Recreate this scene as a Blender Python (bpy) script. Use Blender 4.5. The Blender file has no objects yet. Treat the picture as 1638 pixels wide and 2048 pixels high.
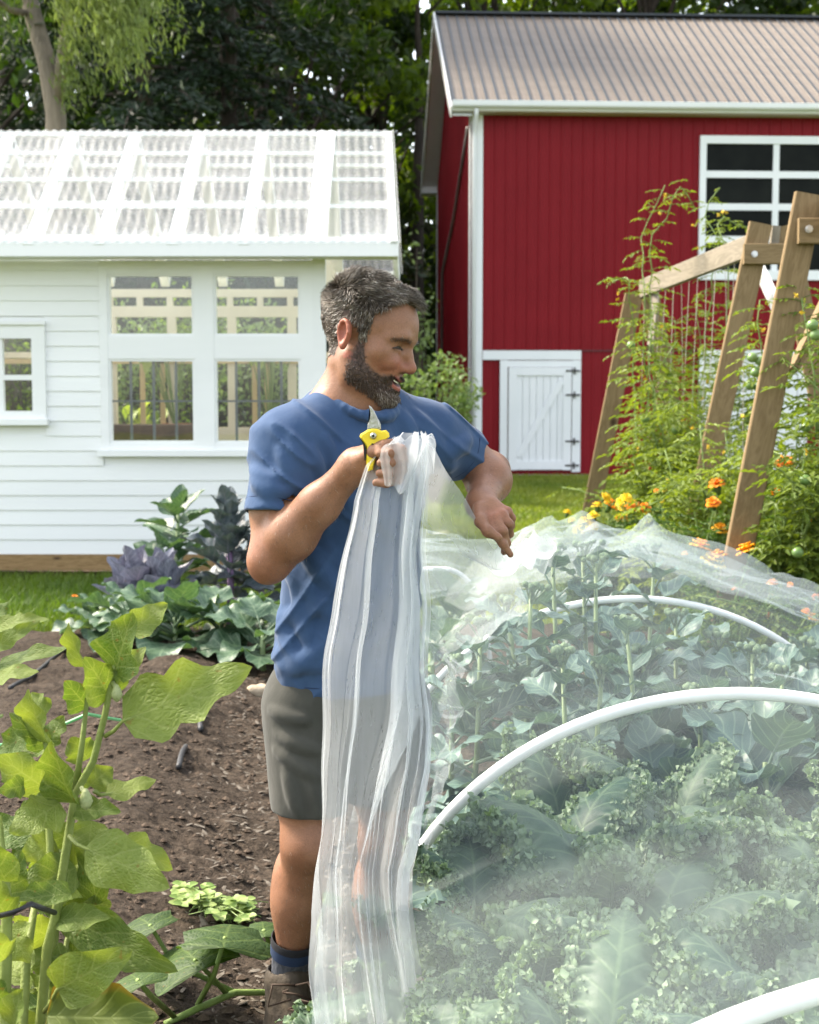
import bpy, bmesh, math, random
import numpy as np
from mathutils import Vector, Matrix, noise as mnoise

# ------------------------------------------------------------------ camera, world, sun
SC = bpy.context.scene
COL = SC.collection
R = math.radians
F, CX, CY, H = 2787.0, 819.0, 1024.0, 1.51          # focal length in photo pixels, centre, eye height
PIT = math.atan(224 / F)
COSP, SINP = math.cos(PIT), math.sin(PIT)
cam_d = bpy.data.cameras.new('camera')
cam = bpy.data.objects.new('camera', cam_d); COL.objects.link(cam)
cam.location = (0, 0, H); cam.rotation_euler = (math.pi / 2 - PIT, 0, 0)
cam_d.sensor_fit = 'VERTICAL'; cam_d.sensor_height = 36; cam_d.sensor_width = 36
cam_d.lens = F / 2048 * 36; cam_d.clip_end = 600; cam_d.clip_start = 0.05
cam_d.dof.use_dof = True; cam_d.dof.focus_distance = 3.05; cam_d.dof.aperture_fstop = 7.0
SC.camera = cam
SUN_DIR = Vector((-0.62, 0.27, 0.74)).normalized()    # towards the sun
W = bpy.data.worlds.new('World'); SC.world = W; W.use_nodes = True
wn = W.node_tree; wn.nodes.clear()
sky = wn.nodes.new('ShaderNodeTexSky'); sky.sky_type = 'NISHITA'; sky.sun_disc = False
sky.sun_elevation = math.asin(SUN_DIR.z); sky.sun_rotation = math.atan2(SUN_DIR.x, SUN_DIR.y)
sky.air_density = 1.0; sky.dust_density = 2.5; sky.ozone_density = 1.0
bg = wn.nodes.new('ShaderNodeBackground'); bg.inputs[1].default_value = 0.14
wo = wn.nodes.new('ShaderNodeOutputWorld')
hs_ = wn.nodes.new('ShaderNodeHueSaturation'); hs_.inputs['Saturation'].default_value = .45   # hazy summer sky
wn.links.new(sky.outputs[0], hs_.inputs['Color']); wt_ = wn.nodes.new('ShaderNodeMix'); wt_.data_type = 'RGBA'; wt_.blend_type = 'MULTIPLY'; wt_.inputs[0].default_value = 1; wt_.inputs[7].default_value = (1, .985, .95, 1)   # warm late-summer haze
wn.links.new(hs_.outputs[0], wt_.inputs[6]); wn.links.new(wt_.outputs[2], bg.inputs[0]); wn.links.new(bg.outputs[0], wo.inputs[0])
sl = bpy.data.lights.new('sun', 'SUN'); sl.energy = 2.0; sl.angle = R(9); sl.color = (1, 0.89, 0.73)
so = bpy.data.objects.new('sun', sl); COL.objects.link(so)
so.rotation_euler = SUN_DIR.to_track_quat('Z', 'Y').to_euler()
SC.view_settings.view_transform = 'Standard'; SC.view_settings.look = 'None'
SC.view_settings.gamma = 1; SC.view_settings.exposure = 2.2
SC.render.engine = 'CYCLES'
SC.cycles.use_denoising = True
SC.cycles.max_bounces = 10; SC.cycles.diffuse_bounces = 4; SC.cycles.glossy_bounces = 3
SC.cycles.transmission_bounces = 6; SC.cycles.transparent_max_bounces = 40
SC.cycles.sample_clamp_indirect = 6
SC.cycles.caustics_reflective = False; SC.cycles.caustics_refractive = False

# ------------------------------------------------------------------ helpers
rng = np.random.default_rng(7)
random.seed(7)
A = np.array

def P(px, py, Y):
    """world point seen at photo pixel (px, py) at distance Y"""
    rx = (px - CX) / F; ru = (CY - py) / F
    t = Y / (COSP + ru * SINP)
    return A([rx * t, Y, H + (-SINP + ru * COSP) * t])

def G(px, py, z=0.0):
    ru = (CY - py) / F; rx = (px - CX) / F
    dz = -SINP + ru * COSP; t = (z - H) / dz
    return A([rx * t, (COSP + ru * SINP) * t, z])

def nrm(a):
    a = np.asarray(a, float); return a / (np.linalg.norm(a) + 1e-12)

def _hash(ix, iy, iz, s):
    n = (ix * 374761393 + iy * 668265263 + iz * 1274126177 + s * 974634777) & 0xFFFFFFFF
    n = ((n ^ (n >> 13)) * 1103515245) & 0xFFFFFFFF
    n = ((n ^ (n >> 16)) * 2246822519) & 0xFFFFFFFF
    return ((n ^ (n >> 15)) & 0xFFFFFF) / float(0xFFFFFF)

def vnoise(p, s=0):
    p = np.asarray(p, float); i = np.floor(p).astype(np.int64); f = p - i; f = f * f * (3 - 2 * f)
    r = 0
    for a in (0, 1):
        for b in (0, 1):
            for c in (0, 1):
                w = (f[..., 0] if a else 1 - f[..., 0]) * (f[..., 1] if b else 1 - f[..., 1]) * (f[..., 2] if c else 1 - f[..., 2])
                r = r + w * _hash(i[..., 0] + a, i[..., 1] + b, i[..., 2] + c, s)
    return r * 2 - 1

def fbm(p, s=0, o=4):
    p = np.asarray(p, float); r = 0; a = 1.0
    for k in range(o):
        r = r + a * vnoise(p * 2 ** k + 17.3 * k, s + k); a *= .5
    return r

class MB:
    """collects numpy chunks of geometry and links them as one mesh object"""
    def __init__(s): s.V = []; s.Q = []; s.T = []; s.U = []; s.C = []; s.n = 0
    def add(s, V, Fs, uv=None, tint=0.5, M=None):
        V = np.asarray(V, float).reshape(-1, 3)
        if M is not None:
            M = np.array(M); V = V @ M[:3, :3].T + M[:3, 3]
        for Fa in (Fs if isinstance(Fs, (list, tuple)) and len(Fs) and isinstance(Fs[0], np.ndarray) else [np.asarray(Fs, int)]):
            if len(Fa) == 0: continue
            (s.Q if Fa.shape[1] == 4 else s.T).append(Fa + s.n)
        s.V.append(V); s.n += len(V)
        s.U.append(np.zeros((len(V), 2)) if uv is None else np.asarray(uv, float))
        s.C.append(np.full(len(V), float(tint)) if np.isscalar(tint) else np.asarray(tint, float))
        return s
    def box(s, c, size, rot=None, tint=0.5):
        c = np.asarray(c, float); h = np.asarray(size, float) / 2
        V = A([[x, y, z] for x in (-1, 1) for y in (-1, 1) for z in (-1, 1)], float) * h
        if rot is not None: V = V @ np.array(rot).T
        return s.add(V + c, A([[0, 1, 3, 2], [4, 6, 7, 5], [0, 4, 5, 1], [2, 3, 7, 6], [0, 2, 6, 4], [1, 5, 7, 3]]), tint=tint)
    def span(s, a, b, tint=0.5):
        a = np.asarray(a, float); b = np.asarray(b, float)
        return s.box((a + b) / 2, np.abs(b - a), tint=tint)
    def bar(s, a, b, w, t, up=(0, 0, 1), tint=0.5, bev=0.0):
        """rectangular beam from a to b, w along side, t along up; chamfered edges when bev"""
        a = np.asarray(a, float); b = np.asarray(b, float); d = nrm(b - a)
        sd = nrm(np.cross(d, up)); u = np.cross(sd, d)
        if bev:
            w2, t2 = w / 2, t / 2
            pr = [(-w2 + bev, -t2), (w2 - bev, -t2), (w2, -t2 + bev), (w2, t2 - bev), (w2 - bev, t2), (-w2 + bev, t2), (-w2, t2 - bev), (-w2, -t2 + bev)]
        else: pr = [(-w / 2, -t / 2), (w / 2, -t / 2), (w / 2, t / 2), (-w / 2, t / 2)]
        n = len(pr); L = np.linalg.norm(b - a)
        V = A([a + sd * x + u * y for x, y in pr] + [b + sd * x + u * y for x, y in pr])
        Fq = A([[i, (i + 1) % n, n + (i + 1) % n, n + i] for i in range(n)])
        per = np.arange(n) / n
        uv = np.concatenate([np.stack([per, np.zeros(n)], 1), np.stack([per, np.full(n, L)], 1)])
        k0 = s.n
        s.add(V, Fq, uv=uv, tint=tint)
        for o in (0, n):
            tri = A([[o, o + i + 1, o + i] if o == 0 else [o, o + i, o + i + 1] for i in range(1, n - 1)])
            s.T.append(tri + k0)
        return s
    def tube(s, pts, rad, n=6, tint=0.5, cap=True, vlen=True):
        pts = np.asarray(pts, float); m = len(pts)
        rad = np.full(m, float(rad)) if np.isscalar(rad) else np.asarray(rad, float)
        T = np.gradient(pts, axis=0); T /= np.linalg.norm(T, axis=1)[:, None] + 1e-12
        u = np.cross(T[0], (0, 0, 1.0));
        if np.linalg.norm(u) < .05: u = np.cross(T[0], (1.0, 0, 0))
        V = []; u = nrm(u)
        for i in range(m):
            u = nrm(u - T[i] * np.dot(u, T[i])); w = np.cross(T[i], u)
            an = np.arange(n) * 2 * math.pi / n
            V.append(pts[i] + rad[i] * (np.cos(an)[:, None] * u + np.sin(an)[:, None] * w))
        V = np.concatenate(V)
        i = np.arange(m - 1)[:, None] * n; j = np.arange(n)[None]
        Fq = np.stack([i + j, i + (j + 1) % n, i + n + (j + 1) % n, i + n + j], -1).reshape(-1, 4)
        uv = np.stack([np.tile(np.arange(n) / n, m), np.repeat(np.linspace(0, 1, m), n)], 1)
        k0 = s.n
        s.add(V, Fq, uv=uv, tint=tint)
        if cap:
            for o, fl in ((0, 1), ((m - 1) * n, 0)):
                s.T.append(A([[o, o + i + 1, o + i] if fl else [o, o + i, o + i + 1] for i in range(1, n - 1)]) + k0)
        return s
    def lathe(s, prof, c, n=12, ax=None, tint=0.5):
        """profile of (radius, height) round z (or round the columns of ax)"""
        pr = A(prof, float); m = len(pr); an = np.arange(n) * 2 * math.pi / n
        V = np.stack([pr[:, 0:1] * np.cos(an), pr[:, 0:1] * np.sin(an), np.repeat(pr[:, 1:2], n, 1)], -1).reshape(-1, 3)
        if ax is not None: V = V @ np.array(ax).T
        i = np.arange(m - 1)[:, None] * n; j = np.arange(n)[None]
        Fq = np.stack([i + j, i + (j + 1) % n, i + n + (j + 1) % n, i + n + j], -1).reshape(-1, 4)
        return s.add(V + np.asarray(c, float), Fq, tint=tint)
    def grid(s, Pts, tint=0.5, uv=None):
        a, b = Pts.shape[:2]
        i = np.arange(a - 1)[:, None] * b; j = np.arange(b - 1)[None]
        Fq = np.stack([i + j, i + j + 1, i + b + j + 1, i + b + j], -1).reshape(-1, 4)
        if uv is None:
            uv = np.stack(np.meshgrid(np.linspace(0, 1, a), np.linspace(0, 1, b), indexing='ij')[::-1], -1).reshape(-1, 2)
        return s.add(Pts.reshape(-1, 3), Fq, uv=uv, tint=tint)
    def data(s, name, mat=None, smooth=False, org=None):
        V = np.concatenate(s.V)
        if org is not None: V = V - np.asarray(org, float)
        Q = np.concatenate(s.Q) if s.Q else np.zeros((0, 4), int); T = np.concatenate(s.T) if s.T else np.zeros((0, 3), int)
        me = bpy.data.meshes.new(name)
        me.vertices.add(len(V)); me.vertices.foreach_set('co', V.astype(np.float32).ravel())
        loops = np.concatenate([Q.ravel(), T.ravel()]).astype(np.int32)
        nf = len(Q) + len(T)
        me.loops.add(len(loops)); me.loops.foreach_set('vertex_index', loops)
        st = np.concatenate([np.arange(len(Q)) * 4, len(Q) * 4 + np.arange(len(T)) * 3]).astype(np.int32)
        me.polygons.add(nf); me.polygons.foreach_set('loop_start', st)
        me.polygons.foreach_set('use_smooth', np.full(nf, bool(smooth)))
        ul = me.uv_layers.new(name='UVMap'); ul.data.foreach_set('uv', np.concatenate(s.U)[loops].astype(np.float32).ravel())
        at = me.attributes.new('tint', 'FLOAT', 'POINT'); at.data.foreach_set('value', np.concatenate(s.C).astype(np.float32))
        me.update(calc_edges=True); me.validate()
        if mat: me.materials.append(mat)
        return me
    def build(s, name, mat=None, parent=None, smooth=False, org=None):
        """parts of a parent are written in the parent's own space (parents only carry a location)"""
        if org is None and parent is not None: org = world_loc(parent)
        o = bpy.data.objects.new(name, s.data(name, mat, smooth, org)); COL.objects.link(o)
        if parent is not None: o.parent = parent
        elif org is not None: o.location = Vector(org)
        return o

def world_loc(o):
    l = Vector((0, 0, 0))
    while o is not None: l = l + o.location; o = o.parent
    return A(l)

def tag(o, label=None, cat=None, group=None, kind=None):
    if label: o['label'] = label
    if cat: o['category'] = cat
    if group: o['group'] = group
    if kind: o['kind'] = kind
    return o

def thing(name, loc, label, cat, group=None):
    o = bpy.data.objects.new(name, None); COL.objects.link(o); o.location = Vector(loc); o.empty_display_size = .1
    return tag(o, label, cat, group)

def copy_tree(o, parent=None, top=True):
    c = o.copy(); COL.objects.link(c)
    if parent is not None: c.parent = parent
    for ch in list(o.children): copy_tree(ch, c, False)
    return c

def frame(y, zh):
    """matrix with +Y along y and +Z close to zh"""
    y = nrm(y); x = nrm(np.cross(y, zh)); z = np.cross(x, y)
    return np.stack([x, y, z], 1)

def mat4(Rm, loc, s=1.0):
    M = np.eye(4); M[:3, :3] = np.array(Rm) * s; M[:3, 3] = loc; return M

# ------------------------------------------------------------------ materials
def nodes(name):
    m = bpy.data.materials.new(name); m.use_nodes = True; t = m.node_tree; t.nodes.clear()
    return m, t, t.nodes.new('ShaderNodeOutputMaterial')

def nd(t, kind, **kw):
    n = t.nodes.new(kind)
    for k, v in kw.items():
        if k.startswith('_'): setattr(n, k[1:], v)
        else: n.inputs[int(k[1:]) if k[1:].isdigit() else k].default_value = v
    return n

def ramp(t, fac, stops):
    r = t.nodes.new('ShaderNodeValToRGB'); e = r.color_ramp.elements
    while len(e) < len(stops): e.new(.5)
    for el, (p, c) in zip(e, stops): el.position = p; el.color = (*c, 1)
    t.links.new(fac, r.inputs[0]); return r.outputs[0]

def mixc(t, f, a, b, mode='MIX'):
    m = t.nodes.new('ShaderNodeMix'); m.data_type = 'RGBA'; m.blend_type = mode
    for s, v in ((m.inputs[0], f), (m.inputs[6], a), (m.inputs[7], b)):
        if hasattr(v, 'links') or hasattr(v, 'is_linked'): t.links.new(v, s)
        else: s.default_value = v if np.isscalar(v) else (*v, 1)
    return m.outputs[2]

def noise_tex(t, scale, detail=4, rough=.55, vec=None, stretch=None):
    n = nd(t, 'ShaderNodeTexNoise', Scale=scale, Detail=detail, Roughness=rough)
    if vec is None: vec = t.nodes.new('ShaderNodeTexCoord').outputs['Object']
    if stretch is not None:
        mp = t.nodes.new('ShaderNodeMapping'); mp.inputs['Scale'].default_value = stretch
        t.links.new(vec, mp.inputs[0]); vec = mp.outputs[0]
    t.links.new(vec, n.inputs['Vector']); return n.outputs[0]

def attr(t, name='tint'):
    n = t.nodes.new('ShaderNodeAttribute'); n.attribute_name = name; return n.outputs['Fac']

def bump(t, h, strength=.3, dist=.01, nrm_in=None):
    b = nd(t, 'ShaderNodeBump', Strength=strength, Distance=dist); t.links.new(h, b.inputs['Height'])
    if nrm_in: t.links.new(nrm_in, b.inputs['Normal'])
    return b.outputs[0]

def plain(name, c0, c1=None, rough=.6, scale=8, stretch=None, bmp=0, bscale=None, spec=.4, metal=0, bdist=.01, detail=4):
    """solid material whose colour drifts between c0 and c1 over a noise"""
    m, t, out = nodes(name)
    b = nd(t, 'ShaderNodeBsdfPrincipled', Roughness=rough, Metallic=metal); b.inputs['Specular IOR Level'].default_value = spec
    if c1 is not None:
        n = noise_tex(t, scale, detail, stretch=stretch)
        t.links.new(ramp(t, n, [(.3, c0), (.7, c1)]), b.inputs['Base Color'])
    else: b.inputs['Base Color'].default_value = (*c0, 1)
    if bmp:
        n2 = noise_tex(t, bscale or scale * 3, 5, stretch=stretch)
        t.links.new(bump(t, n2, bmp, bdist), b.inputs['Normal'])
    t.links.new(b.outputs[0], out.inputs[0]); return m

def leafmat(name, c0, c1, trans=.35, tcol=None, vein=None, nveins=7, rough=.5, vstr=.5, edge=None, nscale=25, spec=.35, bmp=.25, back=None, quilt=0):
    """leaf: colour varies with the tint attribute and noise; UV veins; lets light through"""
    m, t, out = nodes(name)
    b = nd(t, 'ShaderNodeBsdfPrincipled', Roughness=rough); b.inputs['Specular IOR Level'].default_value = spec
    n = noise_tex(t, nscale, 3)
    add = nd(t, 'ShaderNodeMath', _operation='MULTIPLY_ADD', i1=.5, i2=0.0); t.links.new(n, add.inputs[0]); add.inputs[1].default_value = .5
    ad2 = nd(t, 'ShaderNodeMath', _operation='ADD'); t.links.new(add.outputs[0], ad2.inputs[0])
    hf = nd(t, 'ShaderNodeMath', _operation='MULTIPLY'); hf.inputs[1].default_value = .6; t.links.new(attr(t), hf.inputs[0])
    t.links.new(hf.outputs[0], ad2.inputs[1])
    col = ramp(t, ad2.outputs[0], [(.2, c0), (.8, c1)])
    hgt = None
    if vein is not None:
        uv = t.nodes.new('ShaderNodeUVMap'); sp = t.nodes.new('ShaderNodeSeparateXYZ'); t.links.new(uv.outputs[0], sp.inputs[0])
        def mth(op, a, b_=None):
            k = nd(t, 'ShaderNodeMath', _operation=op)
            for i, v in enumerate((a, b_)):
                if v is None: continue
                if np.isscalar(v): k.inputs[i].default_value = v
                else: t.links.new(v, k.inputs[i])
            return k.outputs[0]
        au = mth('ABSOLUTE', mth('SUBTRACT', sp.outputs[0], .5))
        mid = mth('SUBTRACT', 1.0, mth('MULTIPLY', au, 28.0))
        ph = mth('MULTIPLY', mth('SUBTRACT', sp.outputs[1], mth('MULTIPLY', au, .55)), float(nveins))
        fr = mth('ABSOLUTE', mth('SUBTRACT', mth('FRACT', ph), .5))
        side = mth('SUBTRACT', 1.0, mth('MULTIPLY', fr, 9.0))
        vv = mth('MAXIMUM', mid, side); k = nd(t, 'ShaderNodeClamp'); t.links.new(vv, k.inputs[0]); vv = k.outputs[0]
        col = mixc(t, mth('MULTIPLY', vv, vstr), col, vein)
        hgt = mth('SUBTRACT', mth('MULTIPLY', fr, 2.0), vv)
        if edge is not None:
            e = nd(t, 'ShaderNodeMapRange'); e.inputs[1].default_value = .36; e.inputs[2].default_value = .5; t.links.new(mth('ADD', au, mth('MULTIPLY', mth('SUBTRACT', n, .5), .25)), e.inputs[0])
            col = mixc(t, mth('MULTIPLY', e.outputs[0], .8), col, edge)
    if quilt:      # fine net of small veins with puckered cells between, and a few blemishes
        um = t.nodes.new('ShaderNodeMapping'); um.inputs['Scale'].default_value = (quilt, quilt * 1.25, 1); t.links.new(uv.outputs[0], um.inputs[0])
        vo = nd(t, 'ShaderNodeTexVoronoi', _feature='DISTANCE_TO_EDGE', Scale=1.0); t.links.new(um.outputs[0], vo.inputs['Vector'])
        er = nd(t, 'ShaderNodeMapRange'); er.inputs[1].default_value = 0; er.inputs[2].default_value = .12; er.inputs[3].default_value = 1; er.inputs[4].default_value = 0; t.links.new(vo.outputs['Distance'], er.inputs[0])
        col = mixc(t, mth('MULTIPLY', er.outputs[0], vstr * .45), col, vein)
        sp_ = nd(t, 'ShaderNodeTexNoise', Scale=70, Detail=1); t.links.new(t.nodes.new('ShaderNodeTexCoord').outputs['Object'], sp_.inputs['Vector'])
        sr = nd(t, 'ShaderNodeMapRange'); sr.inputs[1].default_value = .72; sr.inputs[2].default_value = .76; t.links.new(sp_.outputs[0], sr.inputs[0])
        col = mixc(t, mth('MULTIPLY', sr.outputs[0], .55), col, (.2, .13, .03)); hgt = mth('ADD', mth('MULTIPLY', vo.outputs['Distance'], 2.5), mth('MULTIPLY', hgt, .4))
    if back is not None:
        ge = t.nodes.new('ShaderNodeNewGeometry'); col = mixc(t, ge.outputs['Backfacing'], col, back)
    t.links.new(col, b.inputs['Base Color'])
    if bmp:
        n2 = noise_tex(t, nscale * 3, 3)
        nn = bump(t, n2, bmp, .004)
        if hgt is not None: nn = bump(t, hgt, bmp * .5, .004, nn)
        t.links.new(nn, b.inputs['Normal'])
    tr = t.nodes.new('ShaderNodeBsdfTranslucent')
    if tcol is None: tcol = (1.25, 1.35, .55)
    t.links.new(mixc(t, 1.0, col, tcol, 'MULTIPLY'), tr.inputs[0])
    mx = t.nodes.new('ShaderNodeMixShader'); mx.inputs[0].default_value = trans
    t.links.new(b.outputs[0], mx.inputs[1]); t.links.new(tr.outputs[0], mx.inputs[2]); t.links.new(mx.outputs[0], out.inputs[0])
    return m

def woodmat(name, c0, c1, dark, rough=.75, gs=1.0):
    """sawn timber: grain runs along the UV's second axis via object noise, knots"""
    m, t, out = nodes(name)
    b = nd(t, 'ShaderNodeBsdfPrincipled', Roughness=rough); b.inputs['Specular IOR Level'].default_value = .25
    uv = t.nodes.new('ShaderNodeUVMap'); mp = t.nodes.new('ShaderNodeMapping'); mp.inputs['Scale'].default_value = (9 * gs, 1.1 * gs, 1)
    at = t.nodes.new('ShaderNodeAttribute'); at.attribute_name = 'tint'
    cm = t.nodes.new('ShaderNodeCombineXYZ'); t.links.new(at.outputs['Fac'], cm.inputs[2]);
    sc = nd(t, 'ShaderNodeVectorMath', _operation='ADD'); t.links.new(uv.outputs[0], sc.inputs[0]); t.links.new(cm.outputs[0], sc.inputs[1])
    t.links.new(sc.outputs[0], mp.inputs[0]); mp.inputs['Scale'].default_value = (9 * gs, 1.1 * gs, 31)
    n = nd(t, 'ShaderNodeTexNoise', Scale=1.5, Detail=5, Roughness=.65, Distortion=.8); t.links.new(mp.outputs[0], n.inputs['Vector'])
    w = nd(t, 'ShaderNodeMath', _operation='MULTIPLY'); w.inputs[1].default_value = 7; t.links.new(n.outputs[0], w.inputs[0])
    fr = nd(t, 'ShaderNodeMath', _operation='FRACT'); t.links.new(w.outputs[0], fr.inputs[0])
    col = ramp(t, fr.outputs[0], [(0, c0), (.6, c1), (1, c0)])
    vo = nd(t, 'ShaderNodeTexVoronoi', Scale=1.0); mp2 = t.nodes.new('ShaderNodeMapping'); mp2.inputs['Scale'].default_value = (5, 3.2, 7)
    t.links.new(sc.outputs[0], mp2.inputs[0]); t.links.new(mp2.outputs[0], vo.inputs['Vector'])
    k = nd(t, 'ShaderNodeMapRange'); k.inputs[1].default_value = .16; k.inputs[2].default_value = .06; t.links.new(vo.outputs[0], k.inputs[0])
    col = mixc(t, k.outputs[0], col, dark)
    st = noise_tex(t, 3.0, 4)
    col = mixc(t, st, col, dark, 'MULTIPLY') if False else col
    t.links.new(col, b.inputs['Base Color']); t.links.new(bump(t, n.outputs[0], .3, .004), b.inputs['Normal'])
    t.links.new(b.outputs[0], out.inputs[0]); return m

# ------------------------------------------------------------------ leaves
def leaf(L, Wd, nu=7, nv=11, a=.8, b=.8, cup=.15, droop=.4, wave=.0, wf=3.0, lob=0.0, nl=3, ruf=0.0, rf=9, tipx=0.0, r=None, stem=0.0):
    """blade grid along +Y, face +Z, base at the origin. Returns V, quads, uv"""
    r = r or rng
    v = np.linspace(0, 1, nv); u = np.linspace(-1, 1, nu)
    w = np.sin(np.pi * np.clip(v, 0, 1) ** a) ** b * (1 - .35 * v ** 3)
    w = w + .02 * (1 - v)
    if lob: w = w * (1 + lob * (np.abs(((v * nl + .25) % 1) - .5) * 4 - 1) * np.sin(np.pi * v))
    w = Wd / 2 * w
    ph = r.random(4) * 6.28
    U, Vv = np.meshgrid(u, v)
    x = U * w[:, None]
    s = np.where(U > 0, ph[0], ph[1])
    z = cup * (U ** 2) * w[:, None] + wave * Wd * (np.abs(U) ** 1.5) * np.sin(Vv * wf * 6.28 + s) * np.sin(np.pi * Vv) ** .5
    if ruf:
        r3 = r.random(6) * 50
        env = np.clip((np.abs(U) - .35) / .65, 0, 1) ** 1.2 * np.sin(np.pi * np.clip(Vv, .03, .97)) ** .4
        tip = np.clip((Vv - .75) / .25, 0, 1) * .8
        env = np.maximum(env, tip)
        z = z + ruf * Wd * env * np.sin(Vv * rf * 6.28 + s + 1.7 * np.sin(Vv * 23 + ph[2]) + U * 2)
        z = z + ruf * .5 * Wd * env * np.sin(Vv * rf * 2.3 * 6.28 + ph[3] + U * 4)
        x = x + ruf * .25 * Wd * env * np.sin(Vv * rf * 1.4 * 6.28 + ph[3])
    th = droop * v; dv = 1 / (nv - 1)
    cy = np.concatenate([[0], np.cumsum(np.cos((th[1:] + th[:-1]) / 2)) * dv]) * L
    cz = -np.concatenate([[0], np.cumsum(np.sin((th[1:] + th[:-1]) / 2)) * dv]) * L
    y = cy[:, None] + z * np.sin(th)[:, None]; zz = cz[:, None] + z * np.cos(th)[:, None]
    if ruf: y = y + ruf * .2 * L * .35 * env * np.sin(Vv * rf * 1.9 * 6.28 + ph[1])
    x = x + tipx * L * Vv ** 2
    Vt = np.stack([x, y, zz], -1).reshape(-1, 3)
    i = np.arange(nv - 1)[:, None] * nu; j = np.arange(nu - 1)[None]
    Fq = np.stack([i + j, i + j + 1, i + nu + j + 1, i + nu + j], -1).reshape(-1, 4)
    uv = np.stack([(U + 1) / 2, Vv], -1).reshape(-1, 2)
    return Vt, Fq, uv
# ------------------------------------------------------------------ ground
M = {}
M['lawn'] = plain('lawn_turf', (.055, .085, .014), (.11, .135, .025), .9, 1.3, bmp=.6, bscale=18, spec=.1)
M['soil'] = None
def soil_material():
    m, t, out = nodes('dark_soil')
    b = nd(t, 'ShaderNodeBsdfPrincipled', Roughness=.92); b.inputs['Specular IOR Level'].default_value = .15
    n1 = noise_tex(t, 2.2, 5, .6); n2 = noise_tex(t, 38, 5, .7)
    c1 = ramp(t, n1, [(.3, (.05, .037, .027)), (.7, (.098, .074, .054))])
    c2 = ramp(t, n2, [(.35, (.35, .33, .3)), (.55, (1, 1, 1)), (.75, (1.6, 1.55, 1.45))])
    t.links.new(mixc(t, 1.0, c1, c2, 'MULTIPLY'), b.inputs['Base Color'])
    n3 = noise_tex(t, 85, 4, .7)
    t.links.new(bump(t, n2, .9, .03, bump(t, n3, .8, .012)), b.inputs['Normal'])
    t.links.new(b.outputs[0], out.inputs[0]); return m
M['soil'] = soil_material()
M['chips'] = plain('wood_chips', (.085, .07, .055), (.17, .15, .125), .9, 60, spec=.1)
M['clod'] = plain('soil_clod', (.055, .04, .029), (.115, .087, .065), .95, 30, bmp=.5, bscale=120, spec=.1)
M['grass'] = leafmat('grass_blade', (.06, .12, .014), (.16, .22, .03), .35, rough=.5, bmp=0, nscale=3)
M['grass_lit'] = leafmat('sunlit_tone_grass_blade', (.1, .16, .018), (.26, .29, .045), .4, rough=.5, bmp=0, nscale=2)  # brighter copy of the grass, sunlight put into its colour

mb = MB(); mb.grid(np.stack([*np.meshgrid(np.linspace(-320, 320, 33), np.linspace(-40, 420, 33), indexing='ij'), np.full((33, 33), -.06)], -1)[:, :, :])
lawn = mb.build('ground', M['lawn'], smooth=True); tag(lawn, 'mown green lawn around the garden and barn', 'ground', kind='structure')

def path_x(y): return -.085 * y - .02
def soil_z(x, y):
    m = .10 * np.exp(-((x - path_x(y) + .62) / .34) ** 2) - .03 * np.exp(-((x - path_x(y)) / .25) ** 2)
    m = m * np.clip((9.0 - y) / 1.0, 0, 1)
    p = np.stack([x, y, np.zeros_like(x)], -1)
    d = .022 * fbm(p * 3.1, 3, 3) + .013 * fbm(p * 13, 9, 3)
    edge = np.clip((9.45 + .12 * np.sin(x * 3.1) + .08 * np.sin(x * 9) - y) / .35, 0, 1)
    return (m + d + .012) * edge - .075 * (1 - edge)
gx = np.concatenate([np.linspace(-5, -1.9, 40)[:-1], np.linspace(-1.9, .25, 170)[:-1], np.linspace(.25, 3.6, 60)])
gy = np.concatenate([np.linspace(.3, 2.4, 40)[:-1], np.linspace(2.4, 7.6, 330)[:-1], np.linspace(7.6, 9.9, 60)])
X, Y = np.meshgrid(gx, gy, indexing='ij')
mb = MB(); mb.grid(np.stack([X, Y, soil_z(X, Y)], -1))
soil = mb.build('garden_soil', M['soil'], smooth=True); tag(soil, 'bare dark brown soil of the vegetable garden', 'soil', kind='structure')

def scatter_lumps(n, xs, ys, r0, r1, keep, name, mat, label, cat, flat=.6, long=1.0, seed=3):
    r = np.random.default_rng(seed); mb = MB()
    ico = A([[0, 0, 1], [.9, 0, .1], [.28, .85, .15], [-.73, .53, .05], [-.73, -.53, .12], [.28, -.85, .08], [0, 0, -.8]])
    tri = A([[0, 1, 2], [0, 2, 3], [0, 3, 4], [0, 4, 5], [0, 5, 1], [6, 2, 1], [6, 3, 2], [6, 4, 3], [6, 5, 4], [6, 1, 5]])
    x = r.uniform(*xs, n); y = r.uniform(*ys, n); k = keep(x, y, r.random(n)); x = x[k]; y = y[k]
    z = soil_z(x, y); s = r0 + (r1 - r0) * r.random(len(x)) ** 4; an = r.random(len(x)) * 6.28
    V = ico[None] * (1 + .5 * (r.random((len(x), 7, 3)) - .5)) * s[:, None, None] * A([long, 1, flat])
    c, sn = np.cos(an)[:, None], np.sin(an)[:, None]
    V = np.stack([V[..., 0] * c - V[..., 1] * sn, V[..., 0] * sn + V[..., 1] * c, V[..., 2] + .25 * long * V[..., 0] * (r.random((len(x), 1)) - .5)], -1)
    V += np.stack([x, y, z + s * flat * .3], -1)[:, None]
    Fc = (tri[None] + (np.arange(len(x)) * 7)[:, None, None]).reshape(-1, 3)
    mb.add(V.reshape(-1, 3), Fc, tint=np.repeat(r.random(len(x)), 7))
    o = mb.build(name, mat, smooth=False); tag(o, label, cat, kind='stuff'); return o
scatter_lumps(9000, (-1.7, .1), (2.6, 8.6), .003, .021, lambda x, y, q: np.abs(x - path_x(y) + .55) < .75, 'soil_clods', M['clod'], 'small loose clods of brown soil on the bed', 'soil clods')
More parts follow.
